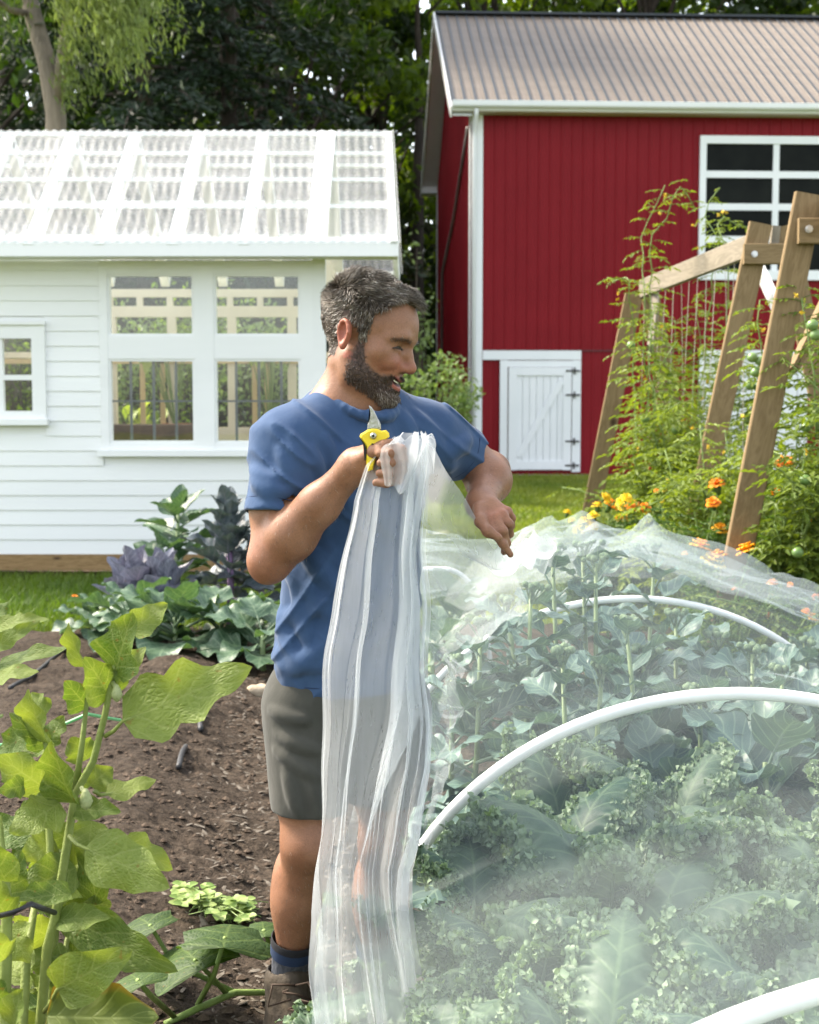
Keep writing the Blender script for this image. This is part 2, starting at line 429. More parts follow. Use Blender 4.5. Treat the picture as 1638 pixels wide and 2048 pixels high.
scatter_lumps(5000, (-1.1, .35), (2.6, 8.0), .004, .012, lambda x, y, q: np.abs(x - path_x(y)) < .18 + .25 * q, 'wood_mulch', M['chips'], 'grey wood chip mulch on the garden path', 'mulch', flat=.25, long=3.2, seed=5)

def grass_patch(n, xs, ys, h0, h1, w, name, mat, label, keep=None, seed=1, z0=-.06):
    r = np.random.default_rng(seed)
    y = np.sqrt(r.uniform(ys[0] ** 2, ys[1] ** 2, n)) if ys[0] > 0 else r.uniform(*ys, n)
    x = r.uniform(*xs, n)
    if keep is not None: k = keep(x, y); x = x[k]; y = y[k]
    m = len(x); h = r.uniform(h0, h1, m); an = r.random(m) * 6.28; ln = r.uniform(0, .8, m) * h
    dx, dy = np.cos(an), np.sin(an); wx, wy = -np.sin(an + .6) * w / 2, np.cos(an + .6) * w / 2
    zb = np.full(m, z0)
    V = np.stack([np.stack([x - wx, y - wy, zb], -1), np.stack([x + wx, y + wy, zb], -1),
                  np.stack([x + wx * .8 + dx * ln * .35, y + wy * .8 + dy * ln * .35, zb + h * .6], -1), np.stack([x - wx * .8 + dx * ln * .35, y - wy * .8 + dy * ln * .35, zb + h * .6], -1),
                  np.stack([x + dx * ln, y + dy * ln, zb + h], -1)], 1)
    b = (np.arange(m) * 5)[:, None]
    mb = MB(); mb.add(V.reshape(-1, 3), [b + A([[0, 1, 2, 3]]), b + A([[3, 2, 4]])], tint=np.repeat(np.clip(.5 + .35 * fbm(np.stack([x, y, 0 * x], -1) * .8, 5, 2) + .3 * (r.random(m) - .5), 0, 1), 5))
    o = mb.build(name, mat); tag(o, label, 'grass', kind='stuff'); return o
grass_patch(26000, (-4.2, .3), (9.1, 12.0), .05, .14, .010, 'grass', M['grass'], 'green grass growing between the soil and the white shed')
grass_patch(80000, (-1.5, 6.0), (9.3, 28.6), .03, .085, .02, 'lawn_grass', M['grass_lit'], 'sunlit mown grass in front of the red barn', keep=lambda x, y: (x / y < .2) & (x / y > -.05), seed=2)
# ------------------------------------------------------------------ red barn
M['red'] = plain('red_steel_siding', (.185, .006, .011), (.215, .008, .014), .5, .8, spec=.15, bmp=.03, bscale=4)
M['white'] = plain('white_trim_paint', (.74, .76, .77), (.8, .81, .82), .5, 1.2, spec=.35, bmp=.05, bscale=6)
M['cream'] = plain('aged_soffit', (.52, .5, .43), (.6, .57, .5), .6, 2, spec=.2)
M['tan_roof'] = plain('tan_roof_steel', (.16, .132, .108), (.195, .163, .135), .5, .7, spec=.25, stretch=(1, 6, 1))
M['rib_shade_cap'] = plain('dark_rib_shade_and_cap', (.035, .042, .05), None, .5, spec=.4)  # colour of the painted rib shade and of the ridge cap
M['dark_metal'] = plain('black_iron', (.02, .02, .022), (.05, .045, .04), .5, 20, metal=.4)
M['grey_metal'] = plain('grey_zinc', (.3, .31, .32), (.42, .43, .44), .4, 15, metal=.6)
M['dark_int'] = plain('dark_interior', (.012, .011, .01), None, .9, spec=.05)

def glassmat(name, tint, gloss=.1, dark=False):
    m, t, out = nodes(name)
    tr = t.nodes.new('ShaderNodeBsdfTransparent'); tr.inputs[0].default_value = (*tint, 1)
    g = nd(t, 'ShaderNodeBsdfGlossy', Roughness=.02); g.inputs[0].default_value = (1, 1, 1, 1)
    n = noise_tex(t, 1.3, 2); t.links.new(bump(t, n, .06, .02), g.inputs['Normal'])
    mx = t.nodes.new('ShaderNodeMixShader'); mx.inputs[0].default_value = gloss
    t.links.new(tr.outputs[0], mx.inputs[1]); t.links.new(g.outputs[0], mx.inputs[2]); t.links.new(mx.outputs[0], out.inputs[0]); return m
M['glass'] = glassmat('clear_window_glass', (.95, .97, .96), .06)
M['darkglass'] = glassmat('barn_window_glass', (.75, .8, .8), .035)

TH = R(2.6); BA = A([math.cos(TH), math.sin(TH), 0]); BB = A([-math.sin(TH), math.cos(TH), 0])
B0 = G(941, 945); B0[2] = -.06
barn = thing('barn', B0, 'red metal barn with a tan ribbed roof and white trim', 'barn')
def BW(u, v, z): return B0 + BA * u + BB * v + A([0, 0, z - B0[2]])
BSC = B0[1] / F
def bu(px): return (px - 941) * BSC * 1.012
def bz(py): return P(1200, py, B0[1] + .2)[2]
EZ, RZ, HALF, ULEN = bz(222), 0, 5.3, 15.0
RZ = P(900, 42, B0[1] + HALF)[2]
def ribbed(mb, O, du, upv, s0, s1, zb, zt, pitch, prof, nvec, tint=.5):
    """ribbed sheet: columns along du, each running from zb to zt(s) along upv"""
    S, N = [], []
    k = 0; s = s0
    while s < s1:
        for ds, dn in prof:
            if s + ds <= s1: S.append(s + ds); N.append(dn)
        s += pitch
    S.append(s1); N.append(0.0)
    S = A(S); N = A(N)
    lo = O + S[:, None] * du + N[:, None] * nvec + (A([zb(x) if callable(zb) else zb for x in S]))[:, None] * upv
    hi = O + S[:, None] * du + N[:, None] * nvec + (A([zt(x) if callable(zt) else zt for x in S]))[:, None] * upv
    mb.grid(np.stack([lo, hi], 0), tint=tint)
WALLP = [(0, 0), (.012, .02), (.032, .02), (.044, 0), (.085, 0), (.092, .006), (.108, .006), (.115, 0), (.15, 0), (.157, .006), (.173, .006), (.18, 0)]
UP = A([0, 0, 1.])
O = BW(0, 0, 0)
mb = MB(); Z1 = bz(703)
ribbed(mb, O, BA, UP, 0, ULEN, Z1 + .03, EZ + .1, .2286, WALLP, -BB)
ribbed(mb, O, BA, UP, 0, ULEN, -.2, Z1, .2286, WALLP, -BB * .6)
roofz = lambda v: EZ + .15 + (RZ - EZ) * (1 - abs(v - HALF) / HALF)
ribbed(mb, O, BB, UP, 0, 2 * HALF, -.2, lambda v: roofz(v) - .12, .2286, WALLP, -BA)
ribbed(mb, BW(ULEN, 0, 0), BB, UP, 0, 2 * HALF, -.2, lambda v: roofz(v) - .12, .2286, WALLP, BA)
ribbed(mb, BW(0, 2 * HALF, 0), BA, UP, 0, ULEN, -.2, EZ + .1, .2286, WALLP, BB)
mb.build('wall', M['red'], barn)
mb = MB(); mb.span((0, 0, 0), (1, 1, 1)); mb = MB()
mb.bar(BW(0.2, -.012, Z1 + .015), BW(ULEN, -.012, Z1 + .015), .035, .035)
mb.build('flashing', plain('dark_flashing', (.09, .01, .014), None, .5), barn)
# roof
OVL, OVE = .43, .38
RB, RS = (RZ - EZ) / HALF, math.hypot(HALF, RZ - EZ)
sl_dir = nrm(BB * HALF + UP * (RZ - EZ)); sl_n = nrm(np.cross(BA, sl_dir)); sl_n = sl_n if sl_n[2] > 0 else -sl_n
RO = BW(-OVL, -OVE, EZ + .14 - RB * OVE)
Ltot = RS + OVE / math.cos(math.atan(RB))
ROOFP = [(0, 0), (.02, .028), (.05, .028), (.07, 0), (.1, 0), (.106, .006), (.12, .006), (.126, 0), (.16, 0), (.166, .006), (.18, .006), (.186, 0)]
roof_root = MB(); ribbed(roof_root, RO, BA, sl_dir, .02, ULEN + 2 * OVL, 0, Ltot, .2286, ROOFP, sl_n)
sl2 = nrm(-BB * HALF + UP * (RZ - EZ)); n2 = A([-sl_n[0], -sl_n[1], sl_n[2]]); n2 = nrm(BB * np.dot(sl_n, -BB) + UP * sl_n[2])
ribbed(roof_root, BW(-OVL, 2 * HALF + OVE, EZ + .14 - RB * OVE), BA, sl2, .02, ULEN + 2 * OVL, 0, Ltot, .2286, ROOFP, n2)
roof = roof_root.build('roof', M['tan_roof'], barn)
mb = MB()
k = .02
while k < ULEN + 2 * OVL - .1:
    a = RO + BA * (k + .035) + sl_n * .03; mb.bar(a + sl_dir * .01, a + sl_dir * (Ltot - .02), .05, .016, up=sl_n); k += .2286
mb.build('rib_shade_strip', M['rib_shade_cap'], roof)  # dark strips along the ribs paint the shade on their sides
mb = MB(); rc = BW(-OVL, HALF, RZ + .17)
mb.bar(rc, rc + BA * (ULEN + 2 * OVL), .34, .05); mb.build('ridge_cap', M['rib_shade_cap'], roof)
# fascia, gutter, soffit
mb = MB(); g0 = BW(-OVL, -OVE - .005, EZ + .0); mb.bar(g0, g0 + BA * (ULEN + 2 * OVL), .03, .2)
mb.build('fascia', M['white'], barn)
mb = MB()
gp = [(0, .07), (-.0, -.02), (-.03, -.055), (-.085, -.055), (-.115, -.02), (-.125, .07), (-.118, .07), (-.105, -.012), (-.08, -.045), (-.03, -.045), (-.01, -.012), (-.01, .07)]
e0, e1 = BW(-OVL, -OVE - .022, EZ - .0), BW(ULEN + OVL, -OVE - .022, EZ)
mb.grid(np.stack([A([e + BB * y + UP * z for y, z in gp + gp[:1]]) for e in (e0, e1)], 0))
mb.add(A([e0 + BB * y + UP * z for y, z in [(0, .07), (0, -.02), (-.03, -.055), (-.085, -.055), (-.115, -.02), (-.125, .07)]]), A([[0, 1, 2], [0, 2, 3], [0, 3, 4], [0, 4, 5]]))
mb.build('gutter', M['white'], barn, smooth=False)
mb = MB(); a = BW(-OVL + .02, -OVE / 2, EZ - .11); mb.bar(a, a + BA * (ULEN + 2 * OVL - .04), OVE, .02)
mb.build('soffit', M['cream'], barn)
# rake trim and soffit on the gable
mb = MB()
for sgn in (-1, 1):
    pa = BW(-OVL - .02, HALF + sgn * (HALF + OVE), EZ + .09 - RB * OVE); pb = BW(-OVL - .02, HALF, RZ + .1)
    mb.bar(pa, pb, .03, .22)
mb.build('rake_board', M['white'], barn)
mb = MB()
for sgn in (-1, 1):
    pa = BW(-OVL / 2, HALF + sgn * (HALF + OVE - .04), EZ + .03 - RB * OVE); pb = BW(-OVL / 2, HALF, RZ + .02)
    mb.bar(pa, pb, OVL - .03, .02)
mb.build('rake_soffit', M['white'], barn)
mb = MB(); e = BW(-OVL / 2, 2 * HALF + OVE - .2, EZ - .05); mb.box(e, (OVL, .42, .22)); mb.build('eave_return', M['white'], barn)
mb = MB()
mb.span((0, 0, 0), (0, 0, 0)); mb = MB()
mb.bar(BW(.115, -.03, -.15), BW(.115, -.03, EZ - .12), .23, .02, up=BB)
mb.bar(BW(-.03, .08, -.15), BW(-.03, .08, EZ - .12), .2, .02, up=BA)
mb.build('corner_board', M['white'], barn)
mb = MB(); mb.bar(BW(-.03, 2 * HALF - .1, -.15), BW(-.03, 2 * HALF - .1, EZ - .12), .2, .02, up=BA)
mb.build('corner_board', M['white'], barn)
mb = MB()
mb.tube([BW(.06, -.42, EZ - .06), BW(.06, -.36, EZ - .2), BW(.05, -.1, EZ - .42), BW(.05, -.09, EZ - .6), BW(.05, -.09, .1)], .045, 8)
mb.build('downspout', M['white'], barn, smooth=True)
mb = MB(); mb.tube([BW(-.05, .4, EZ - .3), BW(-.05, 1.6, EZ - .75), BW(-.05, 4.2, EZ - 1.7), BW(-.05, 8, EZ - 2.6), BW(-.05, 8.2, .5)], .035, 6)
mb.build('conduit', M['grey_metal'], barn, smooth=True)
# upper window (large, many panes)
u0, zt = bu(1388), bz(272); uc = bu(1539) - bu(1397); zr = [bz(p) for p in (289, 349, 414, 479, 540)]
zb = bz(560)
win = bpy.data.objects.new('window', None); COL.objects.link(win); win.parent = barn; win.location = Vector(BW(u0, 0, zb) - B0)
ncol = 4; u1 = bu(1397) + ncol * uc
mb = MB()
mb.bar(BW(u0, -.05, (zt + zb) / 2), BW(u0 + .13, -.05, (zt + zb) / 2), .08, zt - zb)
mb.bar(BW(u1, -.05, (zt + zb) / 2), BW(u1 + .13, -.05, (zt + zb) / 2), .08, zt - zb)
mb.bar(BW(u0 + .13, -.053, zt - .08), BW(u1, -.053, zt - .08), .08, .16)
mb.bar(BW(u0 + .13, -.056, zb + .1), BW(u1, -.056, zb + .1), .1, .2)
mb.build('frame', M['white'], win)
mb = MB()
for k in range(1, ncol): mb.bar(BW(bu(1397) + k * uc, -.045, zb + .2), BW(bu(1397) + k * uc, -.045, zt - .16), .125, .05, up=BB)
for z in zr[1:-1]: mb.bar(BW(u0 + .13, -.042, z), BW(u1, -.042, z), .05, .14)
mb.build('muntin', M['white'], win)
mb = MB(); mb.bar(BW(u0 + .05, -.026, (zt + zb) / 2), BW(u1 + .05, -.026, (zt + zb) / 2), .008, zt - zb - .1)
mb.build('pane', plain('dark_window_glass', (.004, .005, .005), (.012, .014, .012), .35, 1.5, spec=.06), win)
# small plank door with its white surround
door = bpy.data.objects.new('door', None); COL.objects.link(door); door.parent = barn
zd0, zd1 = bz(943), bz(720); ud0, ud1 = bu(998), bu(1158)
door.location = Vector(BW(bu(1015), -.04, zd0) - B0)
mb = MB()
mb.bar(BW(.24, -.05, bz(711)), BW(ud1, -.05, bz(711)), .05, .19)
mb.bar(BW((ud0 + bu(1013)) / 2, -.052, zd0), BW((ud0 + bu(1013)) / 2, -.052, bz(721)), bu(1013) - ud0, .05, up=BB)
mb.bar(BW((bu(1141) + ud1) / 2, -.052, zd0), BW((bu(1141) + ud1) / 2, -.052, bz(721)), ud1 - bu(1141), .05, up=BB)
mb.bar(BW(bu(1013), -.048, bz(728)), BW(bu(1141), -.048, bz(728)), .05, .13)
mb.build('door_frame', M['white'], barn)
mb = MB(); dl, dr = bu(1015), bu(1139); z0, z1 = bz(941), bz(735)
np_ = 9; pw = (dr - dl) / np_
for k in range(np_): mb.bar(BW(dl + (k + .5) * pw, -.055, z0 + .02), BW(dl + (k + .5) * pw, -.055, z1), pw - .012, .03, up=BB, tint=random.random())
mb.bar(BW(dl, -.04, (z0 + z1) / 2), BW(dr, -.04, (z0 + z1) / 2), .01, z1 - z0 - .04)
mb.build('door_planks', M['white'], door)
mb = MB(); sw = .17
mb.bar(BW(dl + sw / 2, -.085, z0 + .02), BW(dl + sw / 2, -.085, z1), sw, .03, up=BB); mb.bar(BW(dr - sw / 2, -.085, z0 + .02), BW(dr - sw / 2, -.085, z1), sw, .03, up=BB)
mb.bar(BW(dl + sw, -.084, z1 - sw / 2), BW(dr - sw, -.084, z1 - sw / 2), .03, sw); mb.bar(BW(dl + sw, -.084, z0 + .12), BW(dr - sw, -.084, z0 + .12), .03, sw)
mb.bar(BW(dl + sw + .03, -.083, z0 + .3), BW(dr - sw - .03, -.083, z1 - .27), .13, .028, up=BB)
mb.build('door_rail', M['white'], door)
for py in (742, 790, 882, 930):
    mb = MB(); c = BW(bu(1143), -.107, bz(py)); mb.bar(c - BA * .16, c + BA * .13, .012, .035); mb.bar(c - UP * .07 + BA * .02, c + UP * .07 + BA * .02, .03, .02, up=BB)
    mb.build('hinge', M['dark_metal'], door)
mb = MB(); mb.bar(BW(dl + .08, -.12, bz(840)), BW(dl + .08, -.12, bz(826)), .03, .03); mb.build('door_latch', M['dark_metal'], door)
# wide white sliding door behind the tomatoes
sd = bpy.data.objects.new('sliding_door', None); COL.objects.link(sd); sd.parent = barn; a0, a1 = bu(1392), bu(1610); sd.location = Vector(BW(a0, -.07, bz(945)) - B0)
mb = MB(); n_ = 11; pw = (a1 - a0) / n_
for k in range(n_): mb.bar(BW(a0 + (k + .5) * pw, -.07, bz(943)), BW(a0 + (k + .5) * pw, -.07, bz(702)), pw - .012, .03, up=BB, tint=random.random())
mb.bar(BW(a0, -.06, 1.2), BW(a1, -.06, 1.2), .01, 2.3)
mb.build('door_planks', M['white'], sd)
mb = MB()
for u in (a0 + .1, a1 - .1): mb.bar(BW(u, -.1, bz(943)), BW(u, -.1, bz(702)), .2, .03, up=BB)
for py in (710, 935, 822): mb.bar(BW(a0 + .2, -.099, bz(py)), BW(a1 - .2, -.099, bz(py)), .03, .2)
mb.build('door_rail', M['white'], sd)
mb = MB(); mb.span((B0[0] - .3, B0[1] - .35, -.12), (B0[0] + 14, B0[1] - .02, -.035)); gr = mb.build('gravel_strip', plain('grey_gravel', (.2, .19, .17), (.34, .32, .29), .95, 18, bmp=.6), smooth=False)
tag(gr, 'grey gravel strip along the barn wall', 'gravel', kind='structure')

# ------------------------------------------------------------------ white greenhouse shed
GY = 11.97
M['siding'] = plain('white_clapboard_paint', (.74, .75, .74), (.82, .83, .82), .55, .7, spec=.3, bmp=.05, bscale=9, stretch=(.4, 1, 3))
M['timber'] = woodmat('skirting_timber', (.2, .12, .05), (.32, .21, .1), (.07, .04, .02))
M['cream_wood'] = plain('cream_interior_wood', (.66, .58, .42), (.74, .66, .5), .6, 3)
M['bench'] = plain('brown_bench_wood', (.05, .03, .02), (.1, .06, .035), .7, 6)
def gx_(px, Y=GY): return P(px, 800, Y)[0]
def gz_(py, Y=GY): return P(400, py, Y)[2]
gh = thing('greenhouse', (gx_(300), GY, 0), 'white clapboard greenhouse shed with a clear corrugated roof', 'greenhouse')
XL, XR = -5.6, gx_(652)
zbase, ztop = gz_(1108), gz_(518, GY - .0)
wx0, wx1, wz0, wz1 = gx_(203), gx_(632), gz_(912), gz_(522)
sx0, sx1, sz0, sz1 = gx_(-70), gx_(94), gz_(850), gz_(650)
mb = MB(); z = zbase; pit = .1275
r_ = np.random.default_rng(4)
def clap(mb, x0, x1, z0, h, t):
    zc = z0 + h / 2
    V = A([[x0, GY, z0], [x1, GY, z0], [x1, GY - .017, z0], [x0, GY - .017, z0], [x0, GY, z0 + h], [x1, GY, z0 + h], [x1, GY - .006, z0 + h], [x0, GY - .006, z0 + h]])
    mb.add(V, A([[0, 3, 2, 1], [3, 7, 6, 2], [4, 5, 6, 7], [0, 4, 7, 3], [1, 2, 6, 5]]), tint=t)
while z < ztop - .01:
    h = min(pit, ztop - z); segs = [(XL, XR - .1)]
    for a, b, c, d in ((wx0, wx1, wz0, wz1), (sx0, sx1, sz0, sz1)):
        if z + h > c + .02 and z < d - .02:
            ns = []
            for p, q in segs:
                if a < q and b > p: ns += [(p, a + .01)] + ([(b - .01, q)] if b < q - .02 else [])
                else: ns.append((p, q))
            segs = ns
    for p, q in segs: clap(mb, p, q, z, h, r_.random())
    z += pit
# inner sheathing strips keep light out round the openings
mb.span((XL, GY + .002, zbase), (wx0 + .02, GY + .08, sz0 + .02)); mb.span((XL, GY + .003, sz1 - .02), (wx0 + .019, GY + .081, ztop)); mb.span((sx1 - .02, GY + .004, sz0 + .021), (wx0 + .018, GY + .079, sz1 - .021)); mb.span((XL, GY + .0045, sz0 + .021), (sx0 + .02, GY + .078, sz1 - .021))
mb.span((wx0 + .021, GY + .002, zbase), (XR - .02, GY + .08, wz0 + .02)); mb.span((wx1 - .02, GY + .003, wz0 + .021), (XR - .021, GY + .081, ztop))
mb.build('wall', M['siding'], gh)
mb = MB(); mb.span((XR - .11, GY - .034, zbase), (XR, GY + .09, ztop)); mb.build('corner_board', M['siding'], gh)
mb = MB(); mb.bar((XL, GY - .0, gz_(1124)), (XR, GY, gz_(1124)), .07, gz_(1110) - gz_(1141), tint=.3); mb.build('skirting_beam', M['timber'], gh)
# large window
lw = bpy.data.objects.new('window', None); COL.objects.link(lw); lw.parent = gh; lw.location = Vector(A([wx0, GY, wz0]) - world_loc(gh))
yf = GY - .03
mb = MB()
cols = [(219, 391), (430, 602)]; rows = [(548, 672), (718, 886)]
xs = [wx0, gx_(cols[0][0]), gx_(cols[0][1]), gx_(cols[1][0]), gx_(cols[1][1]), wx1]
zs = [wz1, gz_(rows[0][0]), gz_(rows[0][1]), gz_(rows[1][0]), gz_(rows[1][1]), wz0]
for i in (0, 2, 4): mb.span((xs[i], yf, wz0 + .04), (xs[i + 1], GY + .06, wz1))
for i in (0, 2, 4):
    for j in (1, 3): mb.span((xs[j], yf + .003, zs[i + 1]), (xs[j + 1], GY + .057, zs[i]))
# inner sash steps
for j in (1, 3):
    for i in (1, 3):
        s_ = .02
        mb.span((xs[j], yf + .012, zs[i + 1]), (xs[j] + s_, GY + .05, zs[i])); mb.span((xs[j + 1] - s_, yf + .012, zs[i + 1]), (xs[j + 1], GY + .05, zs[i]))
        mb.span((xs[j] + s_, yf + .0125, zs[i + 1]), (xs[j + 1] - s_, GY + .05, zs[i + 1] + s_)); mb.span((xs[j] + s_, yf + .0125, zs[i] - s_), (xs[j + 1] - s_, GY + .05, zs[i]))
mb.build('frame', M['siding'], lw)
mb = MB(); mb.span((wx0 - .03, yf - .05, wz0), (wx1 + .03, yf, wz0 + .05)); mb.build('sill', M['siding'], lw)
for j in (1, 3):
    for i in (1, 3):
        mb = MB(); mb.span((xs[j] + .015, GY + .005, zs[i + 1] + .015), (xs[j + 1] - .015, GY + .009, zs[i] - .015)); mb.build('pane', M['glass'], lw)
mb = MB()
for j in (1, 3):
    wv = xs[j + 1] - xs[j]
    for q in (.245, .51, .77): mb.bar((xs[j] + wv * q, GY + .028, zs[4] + .02), (xs[j] + wv * q, GY + .028, zs[3] - .02), .022, .012, up=(0, 1, 0))
    mb.bar((xs[j] + .02, GY + .0285, (zs[3] + zs[4]) / 2), (xs[j + 1] - .02, GY + .0285, (zs[3] + zs[4]) / 2), .01, .016)
mb.build('lattice_bar', plain('grey_lattice', (.12, .13, .14), None, .5), lw)
# small window
sw_ = bpy.data.objects.new('window', None); COL.objects.link(sw_); sw_.parent = gh; sw_.location = Vector(A([sx0, GY, sz0]) - world_loc(gh))
mb = MB(); fw = .115
mb.span((sx0, yf - .01, sz0 + .05), (sx0 + fw, GY + .06, sz1)); mb.span((sx1 - fw, yf - .01, sz0 + .05), (sx1, GY + .06, sz1))
mb.span((sx0 + fw, yf - .007, sz1 - fw), (sx1 - fw, GY + .057, sz1)); mb.span((sx0 + fw, yf - .007, sz0 + .05), (sx1 - fw, GY + .057, sz0 + .05 + .07))
mb.span((sx0 - .02, yf - .06, sz0), (sx1 + .02, yf + .02, sz0 + .05))
mb.span((sx0 - .01, yf - .03, sz1), (sx1 + .01, yf + .02, sz1 + .03))
xm, zm = gx_(3), gz_(755)
mb.span((xm - .022, yf + .01, sz0 + .12), (xm + .022, GY + .04, sz1 - fw)); mb.span((sx0 + fw, yf + .013, zm - .022), (sx1 - fw, GY + .037, zm + .022))
mb.build('frame', M['siding'], sw_)
mb = MB(); mb.span((sx0 + .1, GY + .005, sz0 + .1), (sx1 - .1, GY + .009, sz1 - .1)); mb.build('pane', M['glass'], sw_)
# roof
YE, YR = GY - .38, 13.15; ZE, ZR = gz_(486, YE), gz_(268, YR); YBK = 2 * YR - YE
XRE, XRR = gx_(800, YE), gx_(786, YR)
def polycarb():
    m, t, out = nodes('clear_corrugated_polycarbonate')
    tr = t.nodes.new('ShaderNodeBsdfTransparent'); tr.inputs[0].default_value = (.93, .95, .96, 1)
    n = noise_tex(t, .9, 3, stretch=(1, 2.5, 2.5))
    b = nd(t, 'ShaderNodeBsdfPrincipled', Roughness=.25); b.inputs['Base Color'].default_value = (.8, .82, .84, 1); b.inputs['Specular IOR Level'].default_value = .5
    tl = t.nodes.new('ShaderNodeBsdfTranslucent'); tl.inputs[0].default_value = (.85, .87, .88, 1)
    m1 = t.nodes.new('ShaderNodeMixShader'); m1.inputs[0].default_value = .45; t.links.new(b.outputs[0], m1.inputs[1]); t.links.new(tl.outputs[0], m1.inputs[2])
    f = nd(t, 'ShaderNodeMapRange'); f.inputs[1].default_value = .3; f.inputs[2].default_value = .7; f.inputs[3].default_value = .15; f.inputs[4].default_value = .27; t.links.new(n, f.inputs[0])
    mx = t.nodes.new('ShaderNodeMixShader'); t.links.new(f.outputs[0], mx.inputs[0]); t.links.new(tr.outputs[0], mx.inputs[1]); t.links.new(m1.outputs[0], mx.inputs[2])
    t.links.new(mx.outputs[0], out.inputs[0]); return m
M['poly'] = polycarb()
def roof_sheet(y0, z0, y1, z1, xr0, xr1):
    mb = MB(); d = nrm(A([0, y1 - y0, z1 - z0])); n = A([0, -d[2], d[1]]); n = n if n[2] > 0 else -n
    L = math.hypot(y1 - y0, z1 - z0)
    nw = 66; m_ = nw * 6 + 1
    t_ = np.linspace(0, 1, m_); h = .009 * np.cos(t_ * nw * 2 * math.pi)
    rows_ = []
    for q in np.linspace(0, 1, 6):
        x = XL + t_ * ((xr0 + (xr1 - xr0) * q) - XL); y = y0 + (y1 - y0) * q; z = z0 + (z1 - z0) * q
        rows_.append(np.stack([x, y + n[1] * (h + .03), z + n[2] * (h + .03)], -1))
    mb.grid(A(rows_)); return mb
sheet = roof_sheet(YE - .04, ZE - .03, YR + .02, ZR + .01, XRE + .01, XRR + .01).build('roof_sheet', M['poly'], gh, smooth=True)
roof_sheet(YBK, ZE, YR - .02, ZR + .01, XRE + .01, XRR + .01).build('roof_sheet', M['poly'], gh, smooth=True)
mb = MB(); mb2 = MB()
rk = [65 - 142 * 3, 65 - 142 * 2, 65 - 142, 65, 205, 350, 492]
for px in rk:
    x = gx_(px, YE)
    for ys in (YE, YBK): (mb if ys == YE else mb2).bar((x, ys, ZE - .06), (x, YR, ZR - .06), .09, .12)
x = gx_(634, YE); mb.bar((x, YE, ZE - .02), (x, YR, ZR - .02), .16, .1); mb2.bar((x, YBK, ZE - .02), (x, YR, ZR - .02), .16, .1)
xa, xb = XRE - .05, XRR - .04
mb.bar((xa, YE, ZE - .05), (xb, YR, ZR - .05), .05, .16); mb2.bar((xa, YBK, ZE - .05), (xb, YR, ZR - .05), .05, .16)
mb.build('rafter', M['siding'], gh); mb2.build('rafter', M['siding'], gh)
mb = MB()
for q in (.02, .3, .54, .79, .985):
    y, z = YE + (YR - YE) * q, ZE + (ZR - ZE) * q
    mb.bar((XL, y, z + .008), (XRE + (XRR - XRE) * q - .03, y, z + .008), .07, .03)
    if q < .98: mb.bar((XL, 2 * YR - y, z + .008), (XRE + (XRR - XRE) * q - .03, 2 * YR - y, z + .008), .07, .03)
mb.build('purlin', M['siding'], gh)
mb = MB(); mb.bar((XL, YE - .015, gz_(497, YE)), (XRE - .01, YE - .015, gz_(497, YE)), .03, gz_(481, YE) - gz_(513, YE)); mb.bar((XL, (YE + GY) / 2 + .0, gz_(513, YE) + .02), (XRE - .02, (YE + GY) / 2, gz_(513, YE) + .02), GY - YE - .04, .02)
mb.build('fascia', M['siding'], gh)
# right end: post, beam and a clear panel under the overhang, back and end walls
mb = MB(); mb.span((XR - .08, YBK - .5, 0), (XR, YBK - .4, ZE)); mb.span((XR + .02, YBK - .46, ZE - .25), (XRE - .1, YBK - .4, ZE - .1)); mb.span((XRE - .2, YBK - .46, 0), (XRE - .1, YBK - .4, ZE - .25))
mb.build('porch_post', M['siding'], gh)
mb = MB(); YB = YBK - .25
z_lo, z_rail, z_hi, z_top = gz_(855, YB), gz_(710, YB), gz_(634, YB), ZE
mb.span((XL, YB, 0), (XR, YB + .08, z_lo)); mb.span((XL, YB + .001, z_hi), (XR, YB + .079, gz_(612, YB))); mb.span((XL, YB + .001, gz_(594, YB)), (XR, YB + .079, gz_(578, YB)))
mb.span((XL, YB + .001, z_rail - .03), (XR, YB + .079, z_rail + .03))
xx = XL
while xx < XR:
    mb.span((xx, YB + .004, z_lo), (xx + .09, YB + .076, z_hi)); xx += .62
xx = XL
while xx < XR:
    mb.span((xx, YB + .004, gz_(612, YB)), (xx + .06, YB + .076, gz_(594, YB))); xx += .31
mb.span((XL - .1, GY + .1, 0), (XL, YB, ZE)); mb.span((XR - .09, GY + .1, 0), (XR - .03, YB, z_lo - .2)); mb.span((XR - .089, GY + .1, ZE - .25), (XR - .031, YB, ZE))
mb.build('back_wall', M['cream_wood'], gh)
mb = MB()
for xx, ww in ((gx_(355, YB), .38), (gx_(250, YB), .42), (gx_(470, YB), .36), (gx_(590, YB), .44), (gx_(40, YB), .4)):
    for a_, b_, c_, d_ in ((-ww, z_lo, -ww + .05, z_rail - .04), (ww - .05, z_lo, ww, z_rail - .04), (-ww + .05, z_rail - .09, ww - .05, z_rail - .04)):
        mb.span((xx + a_, YB - .03, b_), (xx + c_, YB - .005, d_))
mb.build('inner_casing', plain('raw_pine', (.5, .36, .16), (.6, .44, .22), .6, 5), gh)
mb = MB(); mb.span((XL, GY + .1, -.05), (XR, YB, .02)); mb.build('floor', M['bench'], gh)
bench = thing('potting_bench', (gx_(300), YB - .4, 0), 'dark brown potting bench inside the greenhouse seen through the window', 'bench')
mb = MB(); mb.span((XL + .3, YB - .75, gz_(850, YB - .7) - .05), (gx_(420, YB), YB - .1, gz_(850, YB - .7))); mb.span((XL + .3, YB - .16, .6), (gx_(420, YB), YB - .11, gz_(850, YB - .7) - .05)); mb.build('bench_top', M['bench'], bench)
